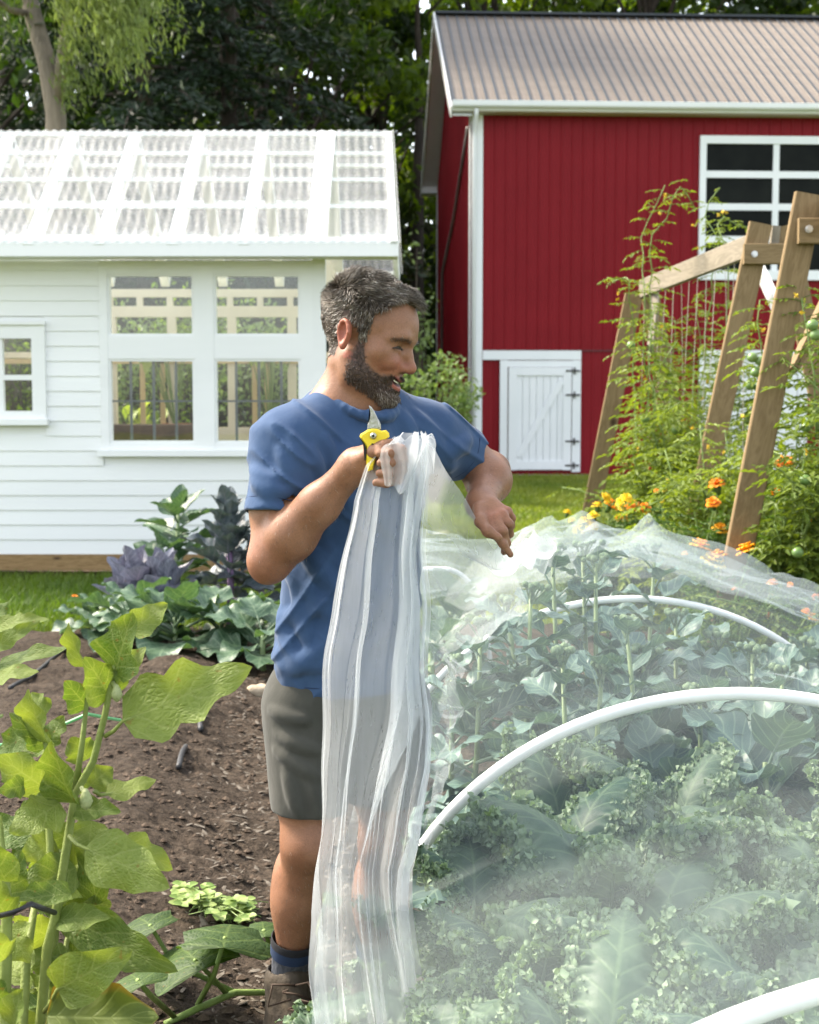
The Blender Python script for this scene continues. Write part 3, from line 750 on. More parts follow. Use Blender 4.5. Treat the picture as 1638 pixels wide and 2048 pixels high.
mb = MB(); mb.span((XL + .3, YB - .74, .75), (gx_(420, YB), YB - .71, gz_(850, YB - .7) - .05)); mb.build('apron', M['bench'], bench)
for px in (-100, 150, 400):
    mb = MB(); x = gx_(px, YB); mb.span((x - .04, YB - .7, 0), (x + .04, YB - .62, .75)); mb.build('leg', M['bench'], bench)
# ------------------------------------------------------------------ woodland
M['bark'] = plain('rough_bark', (.022, .017, .013), (.07, .053, .039), .9, 3, stretch=(3, 3, .5), bmp=.8, bscale=9, bdist=.05)
M['willow_bark'] = plain('pale_willow_bark', (.13, .11, .085), (.24, .2, .155), .9, 3, stretch=(3, 3, .5), bmp=.8, bscale=9, bdist=.05)
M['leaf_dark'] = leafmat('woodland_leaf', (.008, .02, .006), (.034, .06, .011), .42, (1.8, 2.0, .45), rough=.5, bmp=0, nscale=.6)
M['leaf_mid'] = leafmat('backlit_tone_leaf', (.04, .075, .01), (.12, .17, .022), .55, (2.0, 2.1, .4), rough=.5, bmp=0, nscale=.6)  # brightened greens put the backlight into the leaf colour
M['needle'] = leafmat('hemlock_needles', (.006, .015, .007), (.018, .036, .015), .2, rough=.5, bmp=0, nscale=.6)
M['willow'] = leafmat('willow_leaf', (.06, .1, .02), (.2, .25, .07), .4, (1.2, 1.25, .6), rough=.5, bmp=0, nscale=.6)

def cards(c, s, r, aspect=.55, fold=.18, dirs=None):
    """leaf-sized folded quads at points c, sizes s -> V, quads"""
    n = len(c)
    d = r.normal(size=(n, 3)) if dirs is None else dirs + .5 * r.normal(size=(n, 3))
    d /= np.linalg.norm(d, axis=1)[:, None]
    e = np.cross(d, r.normal(size=(n, 3))); e /= np.linalg.norm(e, axis=1)[:, None]
    f = np.cross(d, e)
    s = s[:, None]
    V = np.stack([c - d * s * .5, c + e * s * aspect * .5 + f * s * fold * .5, c + d * s * .5, c - e * s * aspect * .5 + f * s * fold * .5], 1)
    return V.reshape(-1, 3), np.arange(4 * n).reshape(-1, 4)

def make_tree(seed, h, cr, z0, nclump, per, ls, crad, trunk_r, lean=0.0, limb=True):
    """returns (crown MB, trunk MB) with the base at the origin"""
    r = np.random.default_rng(seed); cm, tm = MB(), MB()
    zz = np.linspace(-.3, h * .92, 12)
    wob = np.cumsum(r.normal(size=(12, 2)) * .012 * h * .3, 0)
    tp = np.stack([wob[:, 0] + lean * zz, wob[:, 1], zz], -1)
    tm.tube(tp, trunk_r * (1 - .9 * np.linspace(0, 1, 12) ** 1.1) * np.where(np.arange(12) == 0, 1.35, 1), 9)
    for k in range(nclump):
        q = r.random(); z = z0 + (h - z0) * q
        env = cr * (math.sin(math.pi * min(1, (.18 + .8 * q))) ** .7)
        an = r.random() * 6.28; rad = env * math.sqrt(r.uniform(.12, 1))
        i = int(np.clip((z + .3) / (h * .92 + .3) * 11, 0, 11)); b = tp[max(0, i - 2)]
        c = A([b[0] + rad * math.cos(an), b[1] + rad * math.sin(an), z])
        if limb and r.random() < .75:
            m_ = (b + c) / 2 + A([0, 0, .25 * rad * .3]); tm.tube([b, m_, c], [trunk_r * .28, trunk_r * .17, trunk_r * .05], 5, cap=False)
        n = int(per * r.uniform(.6, 1.4)); g = r.normal(size=(n, 3)); g /= np.linalg.norm(g, axis=1)[:, None]
        pts = c + g * (r.random(n) ** .4)[:, None] * A([crad, crad, crad * .55]) * r.uniform(.7, 1.25)
        V, Q = cards(pts, ls * r.uniform(.6, 1.3, n), r)
        cm.add(V, Q, tint=np.repeat(np.clip(r.uniform(.2, .8) + .25 * (r.random(n) - .5), 0, 1), 4))
    return cm, tm

def make_hemlock(seed, h, cr, z0, trunk_r, nb=90):
    r = np.random.default_rng(seed); cm, tm = MB(), MB()
    tm.tube([(0, 0, -.3), (.05, 0, h * .5), (0, .05, h)], [trunk_r, trunk_r * .6, .03], 8)
    for k in range(nb):
        q = (k + r.random()) / nb; z = z0 + (h - z0) * q; L = cr * (1 - .85 * q) * r.uniform(.75, 1.15); an = k * 2.4 + r.random()
        d = A([math.cos(an), math.sin(an), 0]); sd = A([-d[1], d[0], 0])
        t = np.linspace(0, 1, 5); pts = np.stack([d * L * x + A([0, 0, z + .15 * L * x - .42 * L * x * x]) for x in t])
        tm.tube(pts, [.05, .04, .03, .02, .008], 4, cap=False)
        n = int(80 * L + 40); x = r.random(n) ** .7; sp = r.normal(size=n) * .22 * L * (1 - .5 * x) * x ** .3
        c = d * (L * x)[:, None] + sd * sp[:, None]; c[:, 2] += z + .15 * L * x - .42 * L * x * x - .25 * np.abs(sp) + r.normal(size=n) * .05
        dirs = d * .6 + sd * np.sign(sp)[:, None] * .8 + A([0, 0, -.3])
        V, Q = cards(c, r.uniform(.14, .32, n), r, .3, .1, dirs)
        cm.add(V, Q, tint=np.repeat(r.uniform(.1, .9, n), 4))
    return cm, tm

def tree_thing(name, cm, tm, leafm, barkm, loc, label, cat, group):
    t = thing(name, loc, label, cat, group)
    o = bpy.data.objects.new('trunk', tm if isinstance(tm, bpy.types.Mesh) else tm.data('trunk', barkm, True)); COL.objects.link(o); o.parent = t
    c = bpy.data.objects.new('crown', cm if isinstance(cm, bpy.types.Mesh) else cm.data('crown', leafm, False)); COL.objects.link(c); c.parent = t
    return t
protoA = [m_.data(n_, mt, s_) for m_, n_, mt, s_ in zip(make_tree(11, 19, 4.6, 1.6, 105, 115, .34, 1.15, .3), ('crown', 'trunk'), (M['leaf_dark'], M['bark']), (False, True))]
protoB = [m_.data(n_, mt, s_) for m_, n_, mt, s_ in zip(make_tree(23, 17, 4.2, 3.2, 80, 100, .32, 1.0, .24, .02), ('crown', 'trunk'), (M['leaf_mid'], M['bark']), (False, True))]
protoC = [m_.data(n_, mt, s_) for m_, n_, mt, s_ in zip(make_hemlock(31, 17, 4.6, 1.0, .26), ('crown', 'trunk'), (M['needle'], M['bark']), (False, True))]
def gpx(px, Y): return A([(px - CX) / F * Y, Y, -.1])
# (photo column, distance, proto, turn, scale, label)
forest = [
 (-180, 30, 'A', 0.3, 1.05, 'dark leafy tree furthest left behind the willow'),
 (120, 33, 'C', 1.1, 1.0, 'dark hemlock behind the forked willow trunk'),
 (300, 27, 'C', 2.0, .95, 'drooping dark hemlock just right of the hanging willow strands'),
 (470, 29, 'C', 3.3, 1.05, 'drooping dark hemlock above the middle of the greenhouse roof'),
 (545, 36, 'A', 4.4, 1.0, 'dense dark tree behind the right half of the greenhouse roof'),
 (560, 41, 'B', 1.0, 1.15, 'yellow green backlit tree high behind the hemlocks'),
 (690, 52, 'B', 2.6, 1.2, 'thin trunked tree with sunlit leaves left of the barn'),
 (755, 47, 'A', 5.2, 1.1, 'tree with a dark thick trunk between greenhouse and barn'),
 (940, 47, 'B', .8, 1.15, 'sunlit tree whose top shows over the left end of the barn ridge'),
 (1130, 50, 'B', 2.2, 1.2, 'sunlit tree over the ridge with a gap of sky beside it'),
 (1310, 48, 'A', 3.1, 1.15, 'dark tree with a thick trunk over the middle of the barn ridge'),
 (1500, 51, 'B', 4.0, 1.2, 'sunlit tree over the ridge near the right edge'),
 (1680, 49, 'A', 5.0, 1.15, 'dark tree over the ridge at the right edge'),
 (30, 42, 'A', 2.4, 1.2, 'tall dark tree far behind the willow crown'),
 (380, 44, 'A', 1.7, 1.2, 'tall dark tree far behind the hemlocks'),
]
PR = {'A': (protoA, 'broadleaf_tree'), 'B': (protoB, 'broadleaf_tree'), 'C': (protoC, 'hemlock_tree')}
for px, Yd, k, tz, s_, lab in forest:
    (cmesh, tmesh), nm = PR[k]
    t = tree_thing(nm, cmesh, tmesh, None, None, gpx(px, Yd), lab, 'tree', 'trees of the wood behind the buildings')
    t.rotation_euler.z = tz; t.scale = (s_, s_, s_)
# far wood that reads as one mass
r_ = np.random.default_rng(50); mb = MB(); n = 26000
x = r_.uniform(-34, 34, n); y = r_.uniform(56, 72, n); z = 21 * r_.random(n) ** .9
kz = fbm(np.stack([x, y * .5, z], -1) * .28, 8, 2); keep_ = kz > -.28 - .5 * (z < 9)
x, y, z = x[keep_], y[keep_], z[keep_]; n = len(x)
V, Q = cards(np.stack([x, y, z], -1), r_.uniform(.6, 1.2, n), r_); mb.add(V, Q, tint=np.repeat(r_.random(n), 4))
for k in range(40): xx = r_.uniform(-32, 32); mb.tube([(xx, 64, -.2), (xx + r_.normal() * .4, 64, 9), (xx + r_.normal(), 64, 19)], [.3, .22, .06], 6)
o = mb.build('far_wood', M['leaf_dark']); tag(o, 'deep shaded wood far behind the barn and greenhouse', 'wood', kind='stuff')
# ferny undergrowth that closes the foot of the wood
r_ = np.random.default_rng(51); mb = MB(); n = 15000
x = r_.uniform(-22, -2.4, n); y = r_.uniform(26, 36, n); z = -.1 + 2.6 * r_.random(n) ** 1.3 * (.6 + .4 * np.sin(x * 1.1) * np.cos(y))
V, Q = cards(np.stack([x, y, z], -1), r_.uniform(.2, .5, n), r_); mb.add(V, Q, tint=np.repeat(r_.random(n) * .7, 4))
o = mb.build('undergrowth', M['leaf_dark']); tag(o, 'dark undergrowth along the foot of the wood', 'undergrowth', kind='stuff')

# willow with a leaning forked trunk, left
WY = 17.5
wil = thing('willow_tree', P(108, 1000, WY) * A([1, 1, 0]) - A([0, 0, .1]), 'weeping willow with a forked trunk at the upper left behind the greenhouse', 'tree')
wb = world_loc(wil)
mb = MB()
pts = [wb + A([0, 0, 0]), P(110, 420, WY), P(112, 230, WY), P(95, 130, WY), P(66, 30, WY + .3), P(30, -120, WY + .6), P(-30, -320, WY + 1)]
mb.tube(pts, [.19, .15, .125, .115, .11, .09, .05], 10)
mb.tube([P(112, 215, WY), P(128, 110, WY - .1), P(150, -20, WY - .3), P(200, -220, WY - .6), P(260, -420, WY - .8)], [.085, .085, .08, .06, .03], 8)
mb.tube([P(66, 30, WY + .3), P(20, 20, WY), P(-60, -40, WY - .6)], [.05, .04, .02], 6)
for k, (x0, x1) in enumerate([(200, 330), (150, 420), (260, 200), (20, -120), (60, 260), (120, -60)]):
    mb.tube([P(x0, -200 - 20 * k, WY - .4), P((x0 + x1) / 2, -300 - 10 * k, WY - 1), P(x1, -260, WY - 1.5)], [.045, .035, .015], 5)
mb.build('trunk', M['willow_bark'], wil, smooth=True)
mb = MB(); r_ = np.random.default_rng(60)
def strand(px, py0, py1, Yd, dens=1.0, tint=.5):
    top = P(px, py0, Yd); bot = P(px + r_.normal() * 8, py1, Yd + r_.normal() * .1)
    L = top[2] - bot[2]; n = max(4, int(L * 30 * dens)); t = r_.random(n)
    c = top + (bot - top) * t[:, None] + r_.normal(size=(n, 3)) * .045 + (A([.06, 0, 0]) * np.sin(t * 5 + px)[:, None])
    V, Q = cards(c, r_.uniform(.07, .14, n), r_, .26, .1, np.tile(A([.25, 0, -1.0]), (n, 1)) * 1.4)
    mb.add(V, Q, tint=np.repeat(np.clip(tint + .3 * (r_.random(n) - .5), 0, 1), 4))
for k in range(85):   # bright curtain
    px = r_.normal(0, 1) * 28 + (150 if k % 3 == 0 else 240 if k % 3 == 1 else 228); strand(px, -260 + r_.normal() * 60, r_.uniform(20, 160) + (-30 if k % 3 == 0 else 0), WY - .9 + r_.normal() * .5, 1.4, .75)
for k in range(60):   # greener curtain right and left
    px = r_.uniform(120, 390); strand(px, -300 + r_.normal() * 60, r_.uniform(-40, 110) if px > 290 else r_.uniform(0, 190), WY - .3 + r_.normal() * .7, 1.0, .2)
for k in range(60):
    px = r_.uniform(-160, 70); strand(px, -300, r_.uniform(-60, 110), WY - .2 + r_.normal() * .7, 1.0, .1)
for k in range(16):
    px = r_.normal(150, 18); strand(px, 110, r_.uniform(170, 250), WY - .3, 1.0, .3)
mb.build('crown', M['willow'], wil)
# stump-like trunk at far left edge
t = thing('tree_trunk', gpx(-6, 18.5), 'brown tree trunk cut by the left edge above the greenhouse roof', 'tree')
mb = MB(); b = gpx(-6, 18.5); mb.tube([b, b + A([.05, 0, 3.2]), b + A([-.15, 0, 4.3]), b + A([-.7, 0, 6.5])], [.3, .22, .18, .12], 10); mb.build('trunk', M['willow_bark'], t, smooth=True)
mb = MB(); c_ = b + A([-.9, 0, 7.0]); n = 900; g = r_.normal(size=(n, 3)) * A([.9, .8, .7]); V, Q = cards(c_ + g, r_.uniform(.12, .25, n), r_); mb.add(V, Q, tint=.3); mb.build('crown', M['leaf_dark'], t)
# shrubs between the greenhouse and the barn
def shrub(px, py, Yd, w, h, n, ls, mat, label, seed, name='shrub'):
    r = np.random.default_rng(seed); base = gpx(px, Yd); ht = P(px, py, Yd)[2]
    t = thing(name, base, label, 'shrub'); mb = MB(); st = MB()
    for k in range(16):
        e = A([base[0] + r.uniform(-w, w) * .9, Yd + r.uniform(-w, w) * .5, ht * r.uniform(.45, 1.0)])
        m_ = (base + e) / 2 + r.normal(size=3) * .08; st.tube([base, m_, e], [.03, .02, .008], 5, cap=False)
        g = r.normal(size=(n // 16, 3)); g /= np.linalg.norm(g, axis=1)[:, None]
        c = e + g * (r.random(n // 16) ** .5)[:, None] * h
        V, Q = cards(c, ls * r.uniform(.6, 1.3, len(c)), r, .5); mb.add(V, Q, tint=np.repeat(np.clip(r.random() * .6 + .4 * r.random(len(c)), 0, 1), 4))
    st.build('stems', M['bark'], t); mb.build('foliage', mat, t)
M['shrub'] = leafmat('pale_shrub_leaf', (.07, .13, .035), (.24, .31, .12), .35, rough=.45, bmp=0, nscale=3)
shrub(868, 735, 21, .55, .32, 1500, .1, M['shrub'], 'pale green shrub just behind the man\'s face left of the barn corner', 71)
cm_, tm_ = make_tree(81, 17, 3.2, 11.0, 30, 80, .3, 1.0, .3, limb=False)
tree_thing('broadleaf_tree', cm_, tm_, M['leaf_mid'], M['bark'], gpx(824, 42), 'thick dark trunk standing between the greenhouse and the barn', 'tree', 'trees of the wood behind the buildings')
shrub(838, 480, 25, .12, .3, 260, .13, M['shrub'], 'thin pale sapling right of the greenhouse roof end', 72, 'sapling')
shrub(775, 700, 27, .6, .5, 1300, .14, M['leaf_mid'], 'green bush behind the man\'s hair between greenhouse and barn', 73, 'bush')
shrub(262, 640, 18.3, .55, .5, 1500, .09, M['shrub'], 'sunlit shrub behind the greenhouse seen through the left pane of its large window', 74)
shrub(380, 620, 18.8, .5, .5, 1500, .09, M['leaf_mid'], 'green shrub behind the greenhouse seen through the middle of its large window', 75)
shrub(520, 640, 18.1, .6, .5, 1500, .09, M['shrub'], 'sunlit shrub behind the greenhouse seen through the right pane of its large window', 76)
shrub(30, 680, 18.4, .5, .5, 1300, .09, M['leaf_mid'], 'green shrub seen through the small left window of the greenhouse', 77)
# ------------------------------------------------------------------ tomato trellises of sawn timber
M['lumber'] = woodmat('treated_lumber', (.17, .115, .055), (.235, .165, .085), (.05, .028, .013))
M['lumber_grey'] = woodmat('weathered_lumber', (.18, .155, .115), (.25, .215, .165), (.08, .06, .045))
M['bolt'] = plain('zinc_bolt', (.5, .5, .5), (.6, .6, .6), .35, 30, metal=.9)
M['string'] = plain('white_twine', (.42, .38, .33), None, .8)
def leg_at(root, top, base, w=.14, t=.04, nv=(0, -1, 0), tint=.2, mat='lumber'):
    mb = MB(); mb.bar(top, base, w, t, up=nv, tint=tint, bev=.005); return mb.build('leg', M[mat], root)
def bolt(root, p):
    mb = MB(); mb.lathe([(0, -.012), (.014, -.012), (.014, -.004), (.02, -.004), (.02, .002), (0, .004)][::1], p, 8, ax=[[1, 0, 0], [0, 0, 1], [0, 1, 0]]); mb.build('bolt', M['bolt'], root)
def aframe(root, Yd, la, lb, ra, rb, cross, tint, off=.0, mat='lumber'):
    """la->lb left leg in photo pixels, ra->rb right leg, cross piece (x0, x1, y)"""
    leg_at(root, P(*la, Yd), lb, tint=tint, mat=mat); leg_at(root, P(*ra, Yd + .05), rb, tint=tint + .31, mat=mat)
    if cross:
        mb = MB(); a, b = P(cross[0], cross[2], Yd - .042), P(cross[1], cross[2], Yd - .042)
        mb.bar(a, b, .04, cross[3] * Yd / F, up=(0, 0, 1), tint=tint + .55, bev=.004); mb.build('cross_piece', M[mat], root)
        for q in cross[4]: bolt(root, P(q, cross[2], Yd - .068))
t1 = thing('tomato_trellis', (1.9, 9.8, -.06), 'long timber A-frame trellis whose ridge beam slopes up behind tomato shoots, with pale strings', 'trellis')
aframe(t1, 11.0, (1268, 588), P(1150, 1190, 11.0), (1300, 590), P(1418, 1190, 11.0), None, .1, mat='lumber')
aframe(t1, 8.7, (1521, 447), P(1342, 1284, 8.7), (1568, 452), P(1745, 1284, 8.7), (1487, 1584, 508, 40, (1509,)), .7)
mb = MB(); mb.bar(P(1283, 578, 11.0), P(1500, 492, 8.75), .04, .14, tint=.45, bev=.005); mb.build('ridge_beam', M['lumber_grey'], t1)
mb = MB(); mb.bar(P(1547, 500, 8.74), P(1552, 452, 8.74), .05, .04, up=(0, 1, 0), tint=.2); mb.build('spacer_block', M['lumber_grey'], t1)
mb = MB(); mb.bar(P(1312, 590, 10.8), P(1300, 700, 10.2), .04, .09, tint=.9); mb.build('brace', M['lumber_grey'], t1)
mb = MB(); r_ = np.random.default_rng(5)
for k in range(13):
    q = (k + .5) / 13; a = P(1283, 590, 11.0) * (1 - q) + P(1500, 505, 8.75) * q; b = A([a[0] + r_.normal() * .06, a[1] + r_.normal() * .05, .1])
    mb.tube([a, (a + b) / 2 + r_.normal(size=3) * .02, b], .002, 4)
mb.build('strings', M['string'], t1)
t2 = thing('tomato_trellis', (2.1, 7.0, 0), 'near timber A-frame trellis with a knotty leaning leg cut by the right edge', 'trellis')
leg_at(t2, P(1618, 388, 7.0), P(1421, 1396, 7.0), tint=.93); leg_at(t2, P(1672, 388, 7.06), P(1872, 1396, 7.06), tint=.33)
mb = MB(); mb.bar(P(1596, 462, 6.955), P(1720, 462, 6.955), .04, .125, tint=.52, bev=.004); mb.build('cross_piece', M['lumber'], t2)
bolt(t2, P(1618, 458, 6.925))
mb = MB(); mb.bar(P(1585, 742, 7.1), P(1690, 520, 7.5), .04, .09, up=(0, 1, 0), tint=.13); mb.build('brace', M['lumber'], t2)
mb = MB(); mb.bar(P(1645, 430, 7.0), P(1820, 400, 5.9), .04, .14, tint=.77); mb.build('ridge_beam', M['lumber'], t2)
mb = MB(); mb.bar(P(1522, 545, 9.6), P(1556, 618, 8.9), .04, .1, tint=.6); mb.build('brace', plain('pale_weathered_wood', (.5, .5, .48), (.62, .62, .6), .7, 8), t1)

# ------------------------------------------------------------------ tomato vines
M['tomato_leaf'] = leafmat('tomato_leaf', (.055, .105, .014), (.2, .265, .04), .45, (1.35, 1.3, .4), rough=.5, bmp=0, nscale=8)
M['vine'] = plain('green_vine_stem', (.12, .19, .045), (.2, .27, .08), .6, 12)
M['tomato_green'] = plain('green_tomato', (.1, .18, .045), (.17, .26, .08), .3, 14, spec=.5)
M['tomato_red'] = plain('ripening_tomato', (.5, .06, .02), (.6, .16, .03), .3, 14, spec=.5)
def compound(mb, base, d, up, L, r, tint):
    """one compound tomato leaf: rachis with seven drooping jagged leaflets"""
    d = nrm(d); sd = nrm(np.cross(d, up)); u = np.cross(sd, d)
    pts = [base + d * L * q - A([0, 0, 1]) * L * .35 * q * q for q in (0, .35, .7, 1)]
    mb.tube(pts, [.003, .0025, .002, .001], 3, tint=tint, cap=False)
    for q, s_, sz in ((.35, 1, .7), (.38, -1, .7), (.6, 1, .9), (.64, -1, .9), (.82, 1, .8), (.85, -1, .8), (1, 0, 1.05)):
        b = base + d * L * q - A([0, 0, 1]) * L * .35 * q * q
        dd = nrm(d * (.55 if s_ else 1) + sd * s_ * .9 - A([0, 0, .45]) + r.normal(size=3) * .18)
        ll = L * .42 * sz * r.uniform(.8, 1.15); w = ll * .42
        s2 = nrm(np.cross(dd, u + r.normal(size=3) * .3)); n2 = np.cross(s2, dd)
        V = A([b, b + dd * ll * .3 + s2 * w * .5 + n2 * ll * .08, b + dd * ll * .45 + s2 * w * .28, b + dd * ll * .65 + s2 * w * .36 + n2 * ll * .05, b + dd * ll - n2 * ll * .12,
               b + dd * ll * .65 - s2 * w * .36 + n2 * ll * .05, b + dd * ll * .45 - s2 * w * .28, b + dd * ll * .3 - s2 * w * .5 + n2 * ll * .08, b + dd * ll * .5 - n2 * ll * .03])
        mb.add(V, A([[0, 1, 8], [1, 2, 8], [2, 3, 8], [3, 4, 8], [4, 5, 8], [5, 6, 8], [6, 7, 8], [7, 0, 8]]), tint=np.clip(tint + r.normal() * .12, 0, 1))
def vine(mb, st, pts, r, dens=26, L=.2, tint=.5, thin=0):
    """a stem through pts with compound leaves spiralling round it"""
    pts = np.asarray(pts, float); seg = np.linalg.norm(np.diff(pts, axis=0), axis=1); T = np.concatenate([[0], np.cumsum(seg)])
    xs = np.linspace(0, T[-1], max(6, int(T[-1] / .12))); pp = np.stack([np.interp(xs, T, pts[:, k]) for k in range(3)], 1)
    pp[1:-1] += r.normal(size=(len(pp) - 2, 3)) * .012
    st.tube(pp, np.linspace(.008, .0035, len(pp)), 5)
    n = int(T[-1] * dens)
    for k in range(n):
        q = (k + r.random()) / n * T[-1]; b = A([np.interp(q, T, pts[:, j]) for j in range(3)])
        an = k * 2.4 + r.random(); taper = 1 - .45 * max(0, q / T[-1] - .6) / .4
        compound(mb, b, A([math.cos(an), math.sin(an), r.uniform(-.1, .5)]), A([0, 0, 1.]), L * taper * r.uniform(.7, 1.25), r, np.clip(tint + .25 * (q / T[-1] - .5), 0, 1))
def tomato_fruit(root, p, rr, red=False):
    mb = MB(); mb.lathe([(rr * math.sin(a) + .0005, -rr * .9 * math.cos(a)) for a in np.linspace(0, math.pi, 8)], p, 10)
    o = mb.build('tomato', M['tomato_red' if red else 'tomato_green'], root, smooth=True)
    if red: o['label'] = 'small orange red ripening tomato'
tom = [  # Y, base px, label, list of vine pixel polylines, fruits, tint
 (9.6, 1290, 'tomato plant with the tallest bare shoot arching over the red siding', [[(1300, 1180), (1290, 800), (1290, 600), (1285, 470), (1330, 370)], [(1290, 1180), (1310, 760), (1300, 500), (1360, 360), (1392, 420)], [(1280, 1180), (1270, 700), (1262, 560), (1215, 555)]], [(1262, 690), (1290, 838), (1281, 1005, 1)], .55),
 (9.9, 1400, 'tomato plant with shoots crossing the white window frame of the barn', [[(1400, 1180), (1400, 800), (1420, 600), (1435, 470), (1410, 410), (1440, 375)], [(1420, 1180), (1450, 700), (1460, 540), (1440, 440), (1500, 455)], [(1380, 1190), (1350, 900), (1330, 700)]], [(1303, 930, 1)], .6),
 (9.2, 1350, 'bushy tomato plant filling the middle between the two left trellis legs', [[(1350, 1190), (1330, 900), (1300, 700), (1310, 610)], [(1370, 1190), (1380, 900), (1390, 740)], [(1330, 1190), (1290, 950), (1270, 830)], [(1390, 1200), (1400, 950), (1440, 800)]], [(1352, 860), (1300, 936, 1), (1310, 945, 1)], .7),
 (8.2, 1430, 'tomato plant with yellow green leaves in front of the white sliding door', [[(1420, 1230), (1410, 1000), (1400, 850)], [(1440, 1230), (1460, 1000), (1450, 860)], [(1400, 1230), (1350, 1020), (1330, 900)], [(1470, 1240), (1480, 1050), (1500, 900)]], [(1470, 1000), (1500, 770), (1518, 775)], .75),
 (7.6, 1560, 'tomato plant with clustered green tomatoes right of the knotty trellis leg', [[(1560, 1260), (1560, 1000), (1530, 760), (1520, 600)], [(1580, 1260), (1590, 1000), (1600, 800)], [(1540, 1260), (1525, 1050), (1505, 820)], [(1600, 1260), (1620, 1000), (1640, 900)]], [(1505, 715), (1521, 722), (1512, 745), (1612, 855), (1618, 848), (1600, 978), (1560, 1000)], .55),
 (6.9, 1640, 'tomato plant at the right edge with drooping dark green leaves', [[(1630, 1300), (1640, 1000), (1625, 700), (1600, 560)], [(1650, 1300), (1680, 900), (1650, 620)], [(1610, 1300), (1600, 1050), (1610, 900)], [(1600, 1310), (1560, 1150), (1550, 1050)]], [(1625, 650), (1632, 670), (1595, 1105), (1610, 960)], .35),
 (10.6, 1480, 'airy tomato plant climbing the strings under the ridge beam', [[(1480, 1150), (1480, 800), (1475, 600)], [(1440, 1150), (1400, 850), (1395, 600)], [(1500, 1150), (1530, 850), (1540, 700)], [(1350, 1150), (1340, 850), (1350, 640)]], [(1460, 770)], .5),
]
for i, (Yd, bx, lab, vines, fruits, tint) in enumerate(tom):
    r = np.random.default_rng(100 + i); base = A([(bx - CX) / F * Yd, Yd, -.06])
    t = thing('tomato_plant', base, lab, 'tomato plant', 'tomato plants on the timber trellises')
    lm, st = MB(), MB()
    for pl in vines:
        w = [base + A([r.normal() * .1, r.normal() * .1, 0])] + [P(x, y, Yd + r.normal() * .12) for x, y in pl[0:]]
        thin = pl[-1][1] < 560
        vine(lm, st, w, r, 22 if thin else 46, .17 if thin else .21, tint)
        # side shoots low down fill the bush
        for k in range(5):
            q = r.uniform(.15, .62); j = q * (len(w) - 1); a = w[int(j)] + (w[min(len(w) - 1, int(j) + 1)] - w[int(j)]) * (j % 1)
            if a[2] < 1.75: vine(lm, st, [a, a + A([r.normal() * .2, r.normal() * .2 - .05, .25]), a + A([r.normal() * .3, r.normal() * .3 - .1, .42])], r, 30, .17, tint)
    st.build('stems', M['vine'], t, smooth=True); lm.build('foliage', M['tomato_leaf'], t)
    for f in fruits: tomato_fruit(t, P(f[0], f[1], Yd - .22), (.016 if len(f) > 2 else .03), len(f) > 2)
    # a few yellow flowers
    mb = MB()
    for k in range(7):
        pl = vines[k % len(vines)][-1]; c = P(pl[0] + r.normal() * 14, pl[1] + abs(r.normal()) * 60, Yd - .05); V, Q = cards(np.tile(c, (4, 1)), np.full(4, .035), r); mb.add(V, Q)
    mb.build('blossom', plain('yellow_blossom', (.7, .5, .05), None, .6) if 'yb' not in M else M['yb'], t)

# ------------------------------------------------------------------ marigolds
M['mari_leaf'] = leafmat('marigold_leaf', (.03, .075, .012), (.1, .17, .03), .35, rough=.55, bmp=0, nscale=8)
M['mari_yellow'] = leafmat('yellow_marigold', (.75, .52, .015), (.82, .66, .03), .25, (1.2, 1.1, .4), rough=.6, bmp=0)
M['mari_orange'] = leafmat('orange_marigold', (.78, .2, .008), (.85, .32, .01), .25, (1.2, 1.0, .4), rough=.6, bmp=0)
M['mari_gold'] = leafmat('golden_marigold', (.8, .36, .01), (.85, .45, .015), .25, (1.2, 1.0, .4), rough=.6, bmp=0)
M['calyx'] = plain('green_calyx', (.05, .1, .02), None, .6)
M['seedhead'] = plain('dried_flower_head', (.07, .03, .02), (.14, .07, .045), .9, 30)
def flower_data(seed, mat):
    r = np.random.default_rng(seed); mb = MB()
    for ring, (n, rad, zt, el) in enumerate(((13, .036, .004, .12), (12, .030, .010, .4), (10, .022, .015, .75), (7, .012, .018, 1.2))):
        for k in range(n):
            an = (k + .5 * (ring % 2) + r.normal() * .15) / n * 6.283; d = A([math.cos(an), math.sin(an), 0]); s_ = A([-d[1], d[0], 0]); rr = rad * r.uniform(.85, 1.12); w = rr * .36
            o_ = A([0, 0, zt]); tip = o_ + d * rr * math.cos(el) + A([0, 0, rr * math.sin(el)])
            V = A([o_ - s_ * w * .2, o_ + s_ * w * .2, tip * .75 + o_ * .25 + s_ * w + A([0, 0, .004]), tip + s_ * w * .6 - A([0, 0, .003]), tip + A([0, 0, .002]), tip - s_ * w * .6 - A([0, 0, .003]), tip * .75 + o_ * .25 - s_ * w + A([0, 0, .004])])
            mb.add(V, A([[0, 1, 2], [0, 2, 6], [6, 2, 4], [2, 3, 4], [4, 5, 6]]), tint=r.random())
    me = mb.data('flower', mat); 
    cb = MB(); cb.lathe([(.001, -.028), (.007, -.026), (.012, -.01), (.014, .004), (.008, .008)], (0, 0, 0), 8)
    return me, cb.data('calyx', M['calyx'], True)
FL = {k: [flower_data(300 + 10 * i + j, M['mari_' + k]) for j in range(2)] for i, k in enumerate(('yellow', 'orange', 'gold'))}
